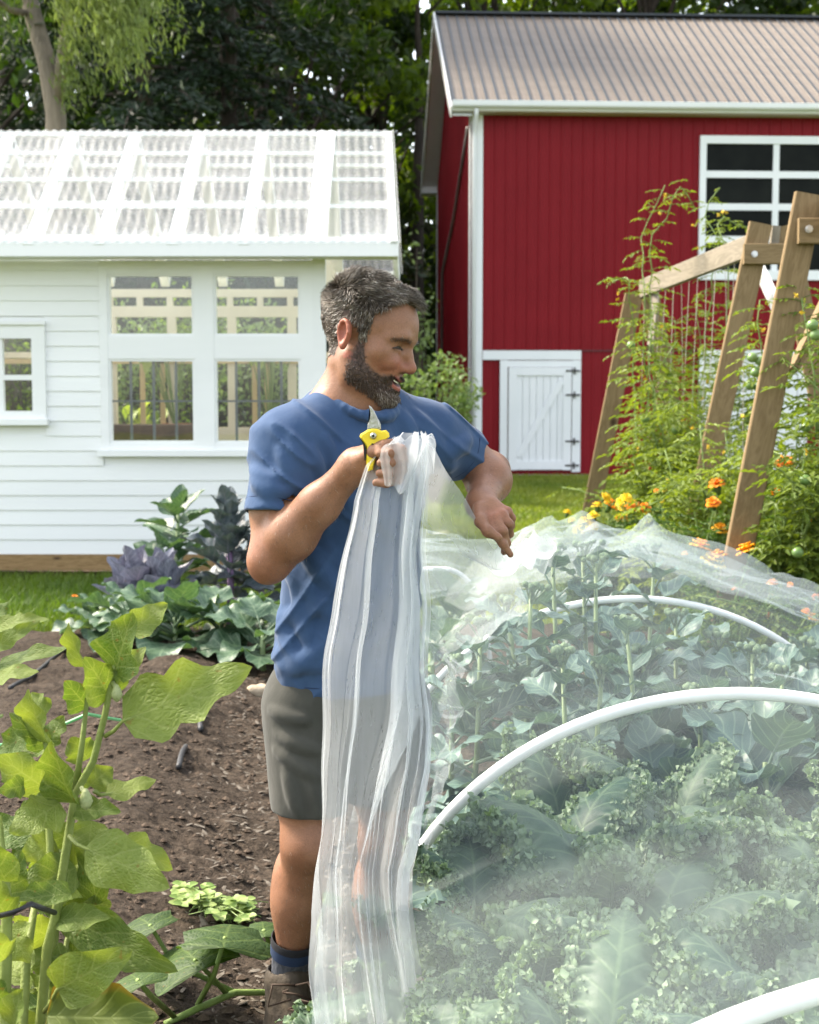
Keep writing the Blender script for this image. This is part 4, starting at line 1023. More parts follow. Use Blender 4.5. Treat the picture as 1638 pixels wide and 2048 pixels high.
def marigold(Yd, bx, flowers, label, seed, bush=1.0, h=None):
    r = np.random.default_rng(seed); base = A([(bx - CX) / F * Yd, Yd, -.04]); t = thing('marigold', base, label, 'marigold', 'marigolds beside the netted bed')
    st, lm = MB(), MB()
    def twig(a, b):
        m_ = (a + b) / 2 + A([r.normal() * .03, r.normal() * .03, .03]); st.tube([a, m_, b], [.006, .0045, .003], 4, cap=False)
        for k in range(int(np.linalg.norm(b - a) * 42)):
            q = r.uniform(.1, .93); c = a * (1 - q) ** 2 + 2 * q * (1 - q) * m_ + b * q * q; an = r.random() * 6.28
            L = r.uniform(.06, .12) * bush; d = A([math.cos(an), math.sin(an), r.uniform(-.2, .6)]); s_ = nrm(np.cross(d, (0, 0, 1.)))
            for f_ in np.linspace(.15, 1, 6):
                for sg in (-1, 1):
                    V, Q = cards((c + d * L * f_ + s_ * sg * .02)[None], A([.038]), r, .3, .1, (d * .5 + s_ * sg)[None]); lm.add(V, Q, tint=r.random())
    for px, py, kind, sz in flowers:
        p = P(px, py, Yd + r.normal() * .06); a = base + A([r.normal() * .06, r.normal() * .06, .1 + .3 * r.random() * p[2]])
        twig(a, p - A([0, 0, .03])); me, cm_ = FL[kind][r.integers(2)]
        o = bpy.data.objects.new('flower', me); COL.objects.link(o); o.parent = t; o.location = Vector(p - base); s_ = 1.35 * sz * Yd / F / .075; o.scale = (s_, s_, s_ * 1.1); o.rotation_euler = (r.normal() * .3 + .35, r.normal() * .3, r.random() * 6)
        c = bpy.data.objects.new('calyx', cm_); COL.objects.link(c); c.parent = o
    for k in range(int(7 * bush)):
        p = P(bx + r.normal() * 45, np.mean([f[1] for f in flowers]) + r.uniform(10, 130), Yd + r.normal() * .15); twig(base + A([r.normal() * .05, r.normal() * .05, .05]), p)
    st.build('stems', M['vine'], t); lm.build('foliage', M['mari_leaf'], t); return t
Y_, O_, G_ = 'yellow', 'orange', 'gold'
marigold(8.7, 1160, [(1134, 1028, Y_, 15), (1144, 1043, Y_, 12), (1170, 1047, Y_, 22), (1187, 1036, Y_, 20), (1160, 1066, Y_, 24), (1175, 1068, Y_, 20), (1184, 1055, Y_, 22)], 'lemon yellow marigold in front of the lawn, leftmost of the row', 401)
marigold(8.8, 1215, [(1195, 1016, Y_, 20), (1210, 997, Y_, 18), (1219, 1014, O_, 26), (1241, 1043, G_, 24), (1247, 1040, G_, 20), (1214, 1080, G_, 12)], 'marigold with one deep orange bloom among yellow, at the foot of the far trellis leg', 402)
marigold(8.6, 1262, [(1245, 1008, Y_, 22), (1253, 998, Y_, 18), (1249, 1023, Y_, 20), (1264, 1014, O_, 22), (1270, 1022, O_, 16), (1290, 1017, O_, 18), (1295, 1022, O_, 16), (1302, 1046, Y_, 20), (1326, 1006, Y_, 10)], 'marigold with mixed orange and yellow blooms right of the far trellis leg', 403)
marigold(7.4, 1420, [(1435, 975, O_, 30), (1427, 1010, O_, 24), (1440, 1063, G_, 26), (1313, 984, O_, 10)], 'tall marigold with orange blooms between the two near trellis legs', 404, 1.1)
marigold(7.0, 1415, [(1398, 1099, G_, 34), (1425, 1130, Y_, 40), (1437, 1122, G_, 34), (1370, 1110, G_, 12)], 'golden marigold leaning over the top of the net', 405)
marigold(6.8, 1500, [(1497, 1109, G_, 38), (1545, 1170, O_, 18), (1470, 1180, O_, 10), (1540, 1232, O_, 12)], 'marigold with one flat golden bloom right of the knotty trellis leg', 406)
marigold(7.1, 1570, [(1566, 937, O_, 40), (1554, 991, O_, 22), (1625, 1045, O_, 16), (1540, 1265, O_, 10)], 'tallest marigold with a big orange bloom near the right edge', 407, 1.1)
marigold(6.6, 1600, [(1620, 1240, G_, 24), (1612, 1225, O_, 14), (1580, 1170, O_, 10), (1632, 1195, O_, 12)], 'low marigold at the right edge just above the net', 408)
for k, (px, py, Yd) in enumerate([(1535, 1085, 6.9), (1541, 1110, 6.9), (1475, 1190, 6.7)]):
    pass
# ------------------------------------------------------------------ brassicas behind the man
M['collard'] = leafmat('collard_leaf', (.02, .058, .03), (.095, .165, .095), .22, (1.2, 1.35, .5), vein=(.26, .34, .22), nveins=6, rough=.4, vstr=.45, nscale=9, spec=.45, bmp=.5, quilt=12)
M['blue_leaf'] = leafmat('blue_green_brassica_leaf', (.018, .036, .034), (.075, .105, .11), .1, (1.1, 1.25, .7), vein=(.22, .2, .26), nveins=6, rough=.4, vstr=.5, nscale=9, spec=.5, bmp=.5, quilt=10)
M['purple_leaf'] = leafmat('purple_brassica_leaf', (.045, .045, .07), (.2, .22, .275), .1, (1.1, 1.0, 1.2), vein=(.36, .34, .4), nveins=6, rough=.42, vstr=.6, nscale=14, spec=.5, bmp=.5, quilt=10)
M['purple_stem'] = plain('purple_stem', (.11, .06, .13), (.2, .13, .22), .5, 14)
M['pale_stem'] = plain('pale_green_stem', (.13, .19, .075), (.2, .27, .12), .5, 14)

def leaf_data(name, mat, L, Wd, pet=.08, pr=.006, seed=0, frill=0, **kw):
    r = np.random.default_rng(seed); mb = MB()
    V, Q, uv = leaf(L, Wd, r=r, **kw)
    t0 = r.uniform(.3, .6); ed_ = np.abs(uv[:, 0] - .5) * 2
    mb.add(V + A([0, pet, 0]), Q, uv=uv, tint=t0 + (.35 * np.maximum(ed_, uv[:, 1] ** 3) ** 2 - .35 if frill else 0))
    if frill:      # curled frill all along the margin: small crumpled cups
        gr = (V + A([0, pet, 0])).reshape(kw['nv'], kw['nu'], 3); nv_, nu_ = kw['nv'], kw['nu']
        for k in range(frill):
            i = int(nv_ * r.uniform(.12, .995)); sd = r.integers(2); j = (0 if sd else nu_ - 1) if i < nv_ * .93 else r.integers(nu_)
            j2 = int(np.clip(j + (1 if sd else -1) * int(abs(r.normal()) * 1.8), 0, nu_ - 1)); c = gr[i, j2] + A([0, 0, r.uniform(-.004, .013)]) + r.normal(size=3) * .004; out = nrm(gr[i, j] - gr[i, nu_ // 2] + A([0, .004, 0]) + r.normal(size=3) * .01)
            n_ = nrm(A([0, 0, 1.]) + r.normal(size=3) * .6); s_ = r.uniform(.006, .0115); sx = nrm(np.cross(out, n_)); n_ = np.cross(sx, out)
            uu, vv = np.meshgrid(np.linspace(-1, 1, 5), np.linspace(0, 1, 3)); rad = s_ * (1 + .3 * r.normal())
            W_ = c + (uu * .9 * rad)[..., None] * sx + (vv * rad * (1 - .35 * uu ** 2))[..., None] * out + (.45 * rad * np.sin(uu * 3.2 + r.random() * 6) * vv + .5 * rad * vv ** 2 * r.normal())[..., None] * n_
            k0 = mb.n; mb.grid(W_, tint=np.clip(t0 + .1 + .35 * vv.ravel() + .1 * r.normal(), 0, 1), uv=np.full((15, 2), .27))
    if pet > 0:
        k0 = len(mb.U); mb.tube([(0, 0, -.004), (0, pet * .5, -.002), (0, pet, 0), (0, pet + L * .35, -.004 - kw.get('droop', .4) * L * .06)], [pr * 1.2, pr, pr * .9, pr * .3], 5, tint=.6)
        mb.U[k0][:] = .5
    return mb.data(name, mat, True)

def place_leaf(root, me, p, d, zh, s=1.0, roll=0.0, name='leaf'):
    Rm = frame(d, zh)
    if roll: Rm = Rm @ np.array(Matrix.Rotation(roll, 3, 'Y'))
    o = bpy.data.objects.new(name, me); COL.objects.link(o); o.parent = root
    o.matrix_basis = Matrix(mat4(Rm, np.asarray(p) - world_loc(root), s).tolist()); return o

def brassica(px, Yd, h, n, meshes, stem_mat, label, seed, name='cabbage_plant', cat='plant', spread=1.0, el=(1.2, -.1), smin=.6, z0=.05, px_top=None, group='brassicas growing behind the man', stem_r=.018, zstart=.15):
    r = np.random.default_rng(seed); base = A([(px - CX) / F * Yd, Yd, z0 - .06])
    t = thing(name, base, label, cat, group); mb = MB()
    top = base + A([0 if px_top is None else (px_top - px) * Yd / F, 0, h])
    mb.tube([base - A([0, 0, .05]), (base + top) / 2 + r.normal(size=3) * .012, top], [stem_r * 1.2, stem_r, stem_r * .6], 8)
    mb.build('stem', stem_mat, t, smooth=True)
    for k in range(n):
        q = (k + .5) / n; a = k * 2.4 + r.normal() * .25; e = el[1] + (el[0] - el[1]) * q + r.normal() * .15
        d = A([math.cos(a) * math.cos(e), math.sin(a) * math.cos(e), math.sin(e)])
        p = base + (top - base) * (zstart + (1 - zstart) * q)
        up = A([0, 0, 1.0]) - A([math.cos(a), math.sin(a), 0]) * (1.2 if e > .6 else .1)
        place_leaf(t, meshes[r.integers(len(meshes))], p, d, up, spread * (1 - (1 - smin) * abs(q - .35) * 1.3) * r.uniform(.85, 1.15), r.normal() * .25)
    return t
big = [leaf_data('leaf', M['collard'], .30, .27, .14, .008, s_, nu=11, nv=13, a=.62, b=.6, cup=.22, droop=.75, wave=.10, wf=2.2) for s_ in (1, 2, 3)]
upr = [leaf_data('leaf', M['collard'], .26, .21, .1, .007, s_, nu=9, nv=11, a=.62, b=.6, cup=.35, droop=.35, wave=.06, wf=1.7) for s_ in (4, 5)]
pur = [leaf_data('leaf', M['purple_leaf'], .25, .2, .08, .007, s_, nu=11, nv=13, a=.6, b=.5, cup=.5, droop=.1, wave=.06, wf=1.6) for s_ in (6, 7)]
blu = [leaf_data('leaf', M['blue_leaf'], .24, .18, .1, .006, s_, nu=9, nv=11, a=.66, b=.65, cup=.5, droop=.35, wave=.09, wf=2.2) for s_ in (8, 9)]
brassica(355, 10.0, .72, 20, upr, M['pale_stem'], 'tall green Brussels sprout plant standing highest against the white wall', 501, 'sprout_plant', el=(1.15, -.3), zstart=.5, spread=1.05)
brassica(330, 9.7, .45, 14, upr, M['pale_stem'], 'mid height green brassica with broad round leaves left of the dark purple plant', 502, el=(.9, .1), zstart=.4)
brassica(262, 9.0, .36, 16, pur, M['purple_stem'], 'grey purple cabbage with upright cupped leaves, leftmost of the purple plants', 503, el=(1.3, .5), spread=1.15)
brassica(322, 8.9, .36, 16, pur, M['purple_stem'], 'grey purple cabbage with cupped leaves beside the dark stalked sprout plant', 504, el=(1.35, .4), spread=1.1)
brassica(455, 9.0, .74, 34, blu, M['purple_stem'], 'dark blue purple sprout plant with bare purple leaf stalks', 505, 'sprout_plant', el=(1.25, .1), zstart=.3, spread=1.0, stem_r=.022)
brassica(520, 9.1, .58, 20, blu, M['purple_stem'], 'dark purple brassica half hidden behind the man\'s right elbow', 506, 'sprout_plant', el=(1.1, 0), zstart=.3)
for i, (px, Yd, s_, lab) in enumerate([(250, 8.3, 1.0, 'broad green collard at the left end of the front row'), (345, 8.0, 1.1, 'spreading green collard with bare pale leaf stalks in the middle of the front row'),
                                       (440, 8.1, 1.05, 'green collard in the front row below the dark sprout plant'), (522, 7.7, .95, 'collard touching the man\'s blue shirt'), (180, 8.9, .6, 'small collard leaf clump next to the grass')]):
    brassica(px, Yd, .24 * s_, 15, big, M['pale_stem'], lab, 520 + i, 'collard_plant', el=(.85, .0), spread=s_ * 1.08, zstart=.25)
brassica(905, 6.6, .55, 16, upr, M['pale_stem'], 'pale green brassica beyond the lifted net beside the man\'s shirt', 531, el=(1.1, 0), zstart=.4)
brassica(862, 6.2, .40, 14, big, M['pale_stem'], 'leafy brassica seen between the man\'s waist and the lifted net', 532, el=(1.0, 0), zstart=.4, spread=.8)
# stone, drip lines, stakes, twine
st = thing('stone', G(515, 1392), 'pale flat stone on the soil left of the man\'s shorts', 'stone')
r_ = np.random.default_rng(9); mb = MB(); an = np.linspace(0, 6.283, 13)[:-1]
for zz, k in ((0, .9), (.02, 1.05), (.04, .8)):
    pass
ringp = lambda k, z: np.stack([.062 * k * np.cos(an) * (1 + .12 * np.sin(3 * an + 1)), .045 * k * np.sin(an), np.full(12, z) + .006 * np.sin(2 * an)], -1)
V = np.concatenate([ringp(.8, -.02), ringp(1.03, .008), ringp(.95, .026), ringp(.55, .036), [[0, 0, .038]]]); Q = []
for a_ in range(3):
    for j in range(12): Q.append([a_ * 12 + j, a_ * 12 + (j + 1) % 12, a_ * 12 + 12 + (j + 1) % 12, a_ * 12 + 12 + j])
T_ = A([[36 + j, 36 + (j + 1) % 12, 48] for j in range(12)])
mb.add(V + world_loc(st) + A([0, 0, .02]), [A(Q), T_]); so_ = mb.build('rock', plain('pale_stone', (.33, .26, .18), (.47, .39, .28), .85, 20, bmp=.5), st, smooth=True)
M['drip'] = plain('black_drip_tube', (.015, .015, .017), (.04, .04, .042), .5, 20)
def ground_tube(name, pts, rad, mat, label, cat, lift=.0):
    pp = []
    for x, y in pts: g = G(x, y); pp.append([g[0], g[1], float(soil_z(A([g[0]]), A([g[1]]))[0]) + rad * .6 + lift])
    pp = A(pp); xs = np.linspace(0, len(pp) - 1, len(pp) * 6); pp = np.stack([np.interp(xs, np.arange(len(pp)), pp[:, k]) for k in range(3)], 1)
    pp[:, 2] += .012 * np.sin(xs * 2.2)
    mb = MB(); mb.tube(pp, rad, 8); o = mb.build(name, M[mat], org=pp[0], smooth=True); tag(o, label, cat); return o
ground_tube('drip_hose', [(20, 1392), (60, 1362), (100, 1330), (150, 1290)], .012, 'drip', 'black drip hose half buried in the soil at the left', 'hose')
ground_tube('drip_hose', [(402, 1500), (398, 1470), (392, 1440)], .012, 'drip', 'short black hose end poking out of the upper soil bed', 'hose', .01)
ground_tube('drip_hose', [(358, 1580), (366, 1550), (372, 1530)], .012, 'drip', 'black hose piece in the soil lower down the bed', 'hose', .01)
M['green_twine'] = plain('green_garden_twine', (.12, .4, .16), (.2, .5, .22), .5, 20)
mb = MB(); mb.tube([P(-40, 1492, 2.9), P(30, 1488, 2.9), P(75, 1484, 2.8)], .0035, 6); mb.tube([P(175, 1428, 2.6), P(215, 1436, 2.7), P(240, 1440, 2.8)], .0035, 6)
mb.tube([P(75, 1484, 2.8), P(125, 1450, 2.62), P(175, 1428, 2.6)], .0035, 6)
o = mb.build('garden_twine', M['green_twine'], org=P(75, 1484, 2.8)); tag(o, 'bright green twine strung between the eggplant stems', 'twine')
# tiny orange flower in the grass, far left
t = thing('flower', G(150, 1232), 'tiny orange flower in the grass at the left', 'flower'); me, cm_ = FL['orange'][0]
fo = bpy.data.objects.new('bloom', me); COL.objects.link(fo); fo.parent = t; fo.location = (0, 0, .12); fo.scale = (.9,) * 3
mb = MB(); b = world_loc(t); mb.tube([b - A([0, 0, .07]), b + A([.01, 0, .05]), b + A([0, 0, .11])], .004, 5); mb.build('stem', M['vine'], t)
# ------------------------------------------------------------------ netted bed: hoops, kale, broccoli, net
M['pvc'] = plain('white_pvc_pipe', (.72, .73, .73), (.78, .79, .79), .35, 3, spec=.45)
HX, HA, HB = .84, .93, .795
def hoop(Yd, a, b, cx, label, pw=2.0, rr=.0165):
    an = np.linspace(0, math.pi, 49); c, s_ = np.cos(an), np.sin(an)
    x = cx - a * np.sign(c) * np.abs(c) ** (2 / pw); z = b * np.abs(s_) ** (2 / pw) - .03
    o = MB().tube(np.stack([x, np.full(49, Yd), z], -1), rr, 14, cap=True).build('hoop', M['pvc'], org=(cx, Yd, 0), smooth=True)
    return tag(o, label, 'hoop', 'white pipe hoops holding up the net')
hoop(1.80, HA, HB, HX, 'nearest white pipe hoop at the lower right corner')
hoop(3.5, HA, HB, HX, 'white pipe hoop arching across the middle of the netted bed')
hoop(5.2, HA, HB, HX, 'white pipe hoop showing faintly through the net behind the broccoli', 2.0, .013)
hoop(6.75, .27, .72, .13, 'farthest white pipe hoop beside the man\'s waist', 2.8, .012)
M['kale'] = leafmat('curly_kale_leaf', (.016, .055, .036), (.24, .32, .2), .25, (1.1, 1.25, .55), vein=(.24, .34, .18), nveins=7, rough=.5, vstr=.3, nscale=18, spec=.35)
M['broc'] = leafmat('broccoli_leaf', (.022, .06, .045), (.13, .205, .18), .15, (1.1, 1.25, .6), vein=(.28, .38, .26), nveins=6, rough=.42, vstr=.5, nscale=9, spec=.4)
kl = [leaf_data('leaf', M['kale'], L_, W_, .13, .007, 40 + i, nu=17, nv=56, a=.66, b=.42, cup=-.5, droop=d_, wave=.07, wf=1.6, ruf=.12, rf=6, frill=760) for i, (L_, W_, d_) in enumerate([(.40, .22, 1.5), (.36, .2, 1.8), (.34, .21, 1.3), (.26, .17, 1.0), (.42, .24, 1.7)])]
r_ = np.random.default_rng(77)
def kale(x, y, h, n, label, k):
    r = np.random.default_rng(700 + k); base = A([x, y, .0]); t = thing('kale_plant', base, label, 'kale', 'curly kale plants under the net')
    mb = MB(); mb.tube([base, base + A([.01, 0, h * .5]), base + A([0, .01, h])], [.018, .015, .009], 7); mb.build('stem', M['pale_stem'], t, smooth=True)
    for j in range(n):
        q = (j + .5) / n; a = j * 2.4 + k; e = .45 + .85 * q + r.normal() * .12
        d = A([math.cos(a) * math.cos(e), math.sin(a) * math.cos(e), math.sin(e)]); up = A([0, 0, 1.]) - A([math.cos(a), math.sin(a), 0]) * (.9 if e > .7 else 0)
        place_leaf(t, kl[r.integers(5)], base + A([0, 0, h * (.35 + .62 * q)]), d, up, r.uniform(1.0, 1.3) * (1 - .3 * q) * (.8 if x < .3 else 1), r.normal() * .25)
rows_k = [(1.62, (.75, 1.05, 1.4)), (1.95, (.45, .75, 1.05, 1.38)), (2.28, (.36, .66, .98, 1.28)), (2.6, (.22, .5, .8, 1.08, 1.36)), (2.9, (.17, .42, .68, .96, 1.25, 1.5)), (3.2, (.36, .64, .93, 1.22, 1.48)), (3.5, (.4, .68, .96, 1.25, 1.5))]
where_r = ['in the nearest row under the net', 'in the second netted row', 'in the third netted row', 'in the fourth netted row', 'in the fifth netted row', 'in the sixth netted row', 'in the kale row under the middle hoop']
k = 0
for (y, xsx), wr in zip(rows_k, where_r):
    for j, x in enumerate(xsx):
        nm = ['leftmost', 'second from the left', 'third from the left', 'fourth from the left', 'fifth from the left', 'sixth from the left'][j] if j < len(xsx) - 1 else 'rightmost'
        kale(x + r_.normal() * .03, y + r_.normal() * .03, .30 + .08 * r_.random(), 9, 'curly kale %s, %s' % (nm, wr), k); k += 1
bl = [leaf_data('leaf', M['broc'], L_, W_, .09, .006, 60 + i, nu=9, nv=13, a=.64, b=.62, cup=.3, droop=d_, wave=.1, wf=2.0, lob=.12, nl=2) for i, (L_, W_, d_) in enumerate([(.24, .17, .8), (.2, .15, .5), (.15, .1, .6), (.27, .19, 1.0)])]
M['floret'] = plain('broccoli_floret', (.08, .14, .075), (.2, .27, .15), .8, 60, bmp=.8, bscale=200)
BT = [(1105, 1092, 4.6, 'with the tallest bare stem, left of the net\'s crest'), (1165, 1082, 4.65, 'pushing up the left crest of the net'), (1192, 1108, 4.5, 'with two side shoots under the left crest'), (1062, 1165, 4.3, 'below the man\'s pointing finger'),
      (1012, 1192, 4.35, 'left of the pointing finger'), (1310, 1088, 5.25, 'pushing up the right crest of the net'), (1252, 1232, 4.2, 'in the middle with a broad leaf on its left'), (1352, 1222, 4.75, 'right of the far hoop\'s top'),
      (962, 1238, 4.2, 'at the left side of the bed beside the curtain of net'), (1436, 1262, 4.75, 'on the right slope of the net'), (1505, 1290, 4.5, 'further down the right slope with pale leaves'), (1125, 1290, 3.95, 'in front, behind the middle hoop\'s left half'),
      (1205, 1320, 3.9, 'in front, above the top of the middle hoop'), (1400, 1365, 4.0, 'behind the right half of the middle hoop'), (1565, 1330, 4.3, 'nearest the right edge'), (905, 1310, 4.2, 'leftmost, half veiled by folds'), (1290, 1290, 4.45, 'in the thick of the bed below the right crest'), (1610, 1275, 5.0, 'cut by the right edge under the net')]
tents = []
low = [(x_, y_) for y_ in (3.9, 4.2, 4.55, 4.95) for x_ in (.42, .7, .98, 1.26, 1.5)]
for i, (px, py, Yd, wh) in enumerate(BT):
    r = np.random.default_rng(800 + i); top = P(px, py, Yd); base = A([top[0] + r.normal() * .05, Yd + r.normal() * .05, 0.])
    tents.append((top[0], top[1], top[2] + .085))
    t = thing('broccoli_plant', base, 'bolting blue green broccoli ' + wh, 'broccoli', 'broccoli plants under the net')
    mb = MB(); m_ = base * .45 + top * .55 + r.normal(size=3) * .02; m_[2] = top[2] * .5; mb.tube([base, m_, top - A([0, 0, .03])], [.013, .009, .006], 7); mb.build('stem', M['pale_stem'], t, smooth=True)
    n = 24
    for j in range(n):
        q = (j + .5) / n; a = j * 2.4 + i; e = -.1 + .9 * q + r.normal() * .2
        d = A([math.cos(a) * math.cos(e), math.sin(a) * math.cos(e), math.sin(e)]); b = base + (m_ - base) * min(1, q * 2) if q < .5 else m_ + (top - m_) * (q - .5) * 2
        s_ = (1.3 - .8 * q) * r.uniform(.8, 1.2) * (.8 if b[0] + d[0] * .3 < .02 or b[0] > 1.5 else 1)
        place_leaf(t, bl[r.integers(4)], b * A([1, 1, .92]), d, A([0, 0, 1.]), s_, r.normal() * .35)
    fl = MB()
    for j in range(9):
        c = top + A([r.normal() * .022, r.normal() * .022, -.015 + .012 * r.random()]); rr = r.uniform(.008, .015); fl.lathe([(rr * math.sin(x_) + .0003, -rr * math.cos(x_)) for x_ in np.linspace(0, math.pi, 6)], c, 7)
        fl.tube([top - A([0, 0, .07]), c], [.004, .003], 4, cap=False)
    fl.build('floret', M['floret'], t, smooth=True)

lowname = ['in the front row of the broccoli patch', 'in the second row of the broccoli patch', 'in the third row of the broccoli patch', 'in the last row of the broccoli patch']
for i, (x_, y_) in enumerate(low):
    r = np.random.default_rng(1800 + i); base = A([x_ + r.normal() * .04, y_ + r.normal() * .04, 0.]); h_ = r.uniform(.42, .55)
    t = thing('broccoli_plant', base, 'low leafy broccoli %s, %s' % (lowname[i // 5], ['leftmost', 'second from left', 'third from left', 'fourth from left', 'rightmost'][i % 5]), 'broccoli', 'low broccoli plants under the net')
    mb = MB(); mb.tube([base, base + A([.01, .01, h_ * .6]), base + A([0, 0, h_])], [.014, .012, .008], 7); mb.build('stem', M['pale_stem'], t, smooth=True)
    for j in range(18):
        q = (j + .5) / 18; a = j * 2.4 + i; e = .0 + 1.15 * q + r.normal() * .2; d = A([math.cos(a) * math.cos(e), math.sin(a) * math.cos(e), math.sin(e)])
        place_leaf(t, bl[r.integers(4)], base + A([0, 0, h_ * (.3 + .65 * q)]), d, A([0, 0, 1.]) - A([d[0], d[1], 0]) * (.9 if e > .7 else .1), (1.25 - .5 * q) * r.uniform(.8, 1.15) * (.75 if x_ < .5 or x_ > 1.4 else 1), r.normal() * .35)

def netmat(name, al, streak=.12, st=(1, .35, .35), c=(.52, .6, .62)):
    m, t, out = nodes(name)
    tr = t.nodes.new('ShaderNodeBsdfTransparent'); df = nd(t, 'ShaderNodeBsdfDiffuse'); df.inputs[0].default_value = (*c, 1)
    tl = t.nodes.new('ShaderNodeBsdfTranslucent'); tl.inputs[0].default_value = (*c, 1)
    n0 = noise_tex(t, 9, 4, .6, stretch=(1, 1, .35)); nb = bump(t, n0, .35, .012); t.links.new(nb, df.inputs['Normal'])
    m1 = t.nodes.new('ShaderNodeMixShader'); m1.inputs[0].default_value = .5; t.links.new(df.outputs[0], m1.inputs[1]); t.links.new(tl.outputs[0], m1.inputs[2])
    n = noise_tex(t, 22, 4, .65, stretch=st); f = nd(t, 'ShaderNodeMapRange'); f.inputs[1].default_value = .25; f.inputs[2].default_value = .75; f.inputs[3].default_value = al - streak * .5; f.inputs[4].default_value = al + streak * .5
    t.links.new(n, f.inputs[0])
    mx = t.nodes.new('ShaderNodeMixShader'); t.links.new(f.outputs[0], mx.inputs[0]); t.links.new(tr.outputs[0], mx.inputs[1]); t.links.new(m1.outputs[0], mx.inputs[2]); t.links.new(mx.outputs[0], out.inputs[0]); return m
M['net'] = netmat('dimmed_insect_net', .16, .04)  # white net dimmed in colour to stand in for soft shade over the bed
M['net3'] = netmat('dimmed_insect_net_bunched', .2, .08, (5, 5, 1.5), (.55, .59, .6))  # same net dimmed in colour to hold back its sunlit folds
M['net2'] = netmat('white_insect_net_hanging', .32, .05, (4, 4, .3), (.72, .75, .77))
net = thing('insect_net', (HX, 3.4, 0), 'sheer white insect net draped over the hooped bed and gathered up in the man\'s hands', 'net')
def net_z(x, y, z):
    e = np.full_like(z, -9.0)
    for tx, ty, tz in tents:
        d = np.sqrt((x - tx) ** 2 + ((y - ty) * .8) ** 2)
        e = np.maximum(e, tz - .07 * (1 - np.exp(-d / .06)) - .42 * d * d / (d + .14))
    k = .05; hh = np.maximum(k - np.abs(e - z), 0) / k
    return np.maximum(z, e) + hh * hh * k * .25
fi = np.linspace(0, math.pi, 150); ys = np.linspace(1.15, 6.2, 230)
FI, YS = np.meshgrid(fi, ys, indexing='ij')
hg = np.interp(YS, [1.15, 1.45, 1.8, 2.6, 3.5, 4.3, 5.2, 5.6, 6.2], [.9, 1.0, 1.03, .985, 1.03, .985, 1.03, .9, .45])
x = HX - (HA + .022) * np.cos(FI); z = (HB + .0) * hg * np.sin(FI) ** .9 - .02
z = net_z(x, YS, z)
pn = np.stack([x * 1.0, YS * .8, z], -1)
z = z + (.016 * fbm(pn * 3.2, 21, 3) + .006 * np.sin((x * 9 + YS * 5 + 3 * vnoise(pn * 2, 4)) * 3)) * np.clip(np.sin(FI) * 3, 0, 1)
x = x + .018 * fbm(pn * 3.0 + 7, 22, 3) - .13 * np.exp(-((FI - .42) / .33) ** 2) * (1 - np.exp(-((YS - 3.5) / .5) ** 2)) * (1 - np.exp(-((YS - 1.8) / .4) ** 2))
# the left hem is pulled up towards the man beyond the middle hoop
lift = np.clip((YS - 3.75) / .35, 0, 1) * np.clip((1.0 - FI) / .55, 0, 1)
z = z + lift * (.28 + .1 * np.sin(YS * 9)) * np.clip(.35 + .65 * FI, 0, 1) * .8; x = x + lift * .05
jk = np.searchsorted(ys, 4.35); nz_ = np.clip((YS - 4.35) / .3, 0, 1)
mb = MB(); mb.grid(np.stack([x + .03 * fbm(pn * 4 + 3, 61, 2), YS, z + .014 + .022 * nz_ * (1 + fbm(pn * 5 + 9, 62, 2))], -1)[12:, jk:]); mb.build('veil_layer', M['net'], net, smooth=True)  # second sheet added to make the far crest of the net look whiter
mb = MB(); mb.grid(np.stack([x, YS, z], -1)); mb.build('draped_sheet', M['net'], net, smooth=True)
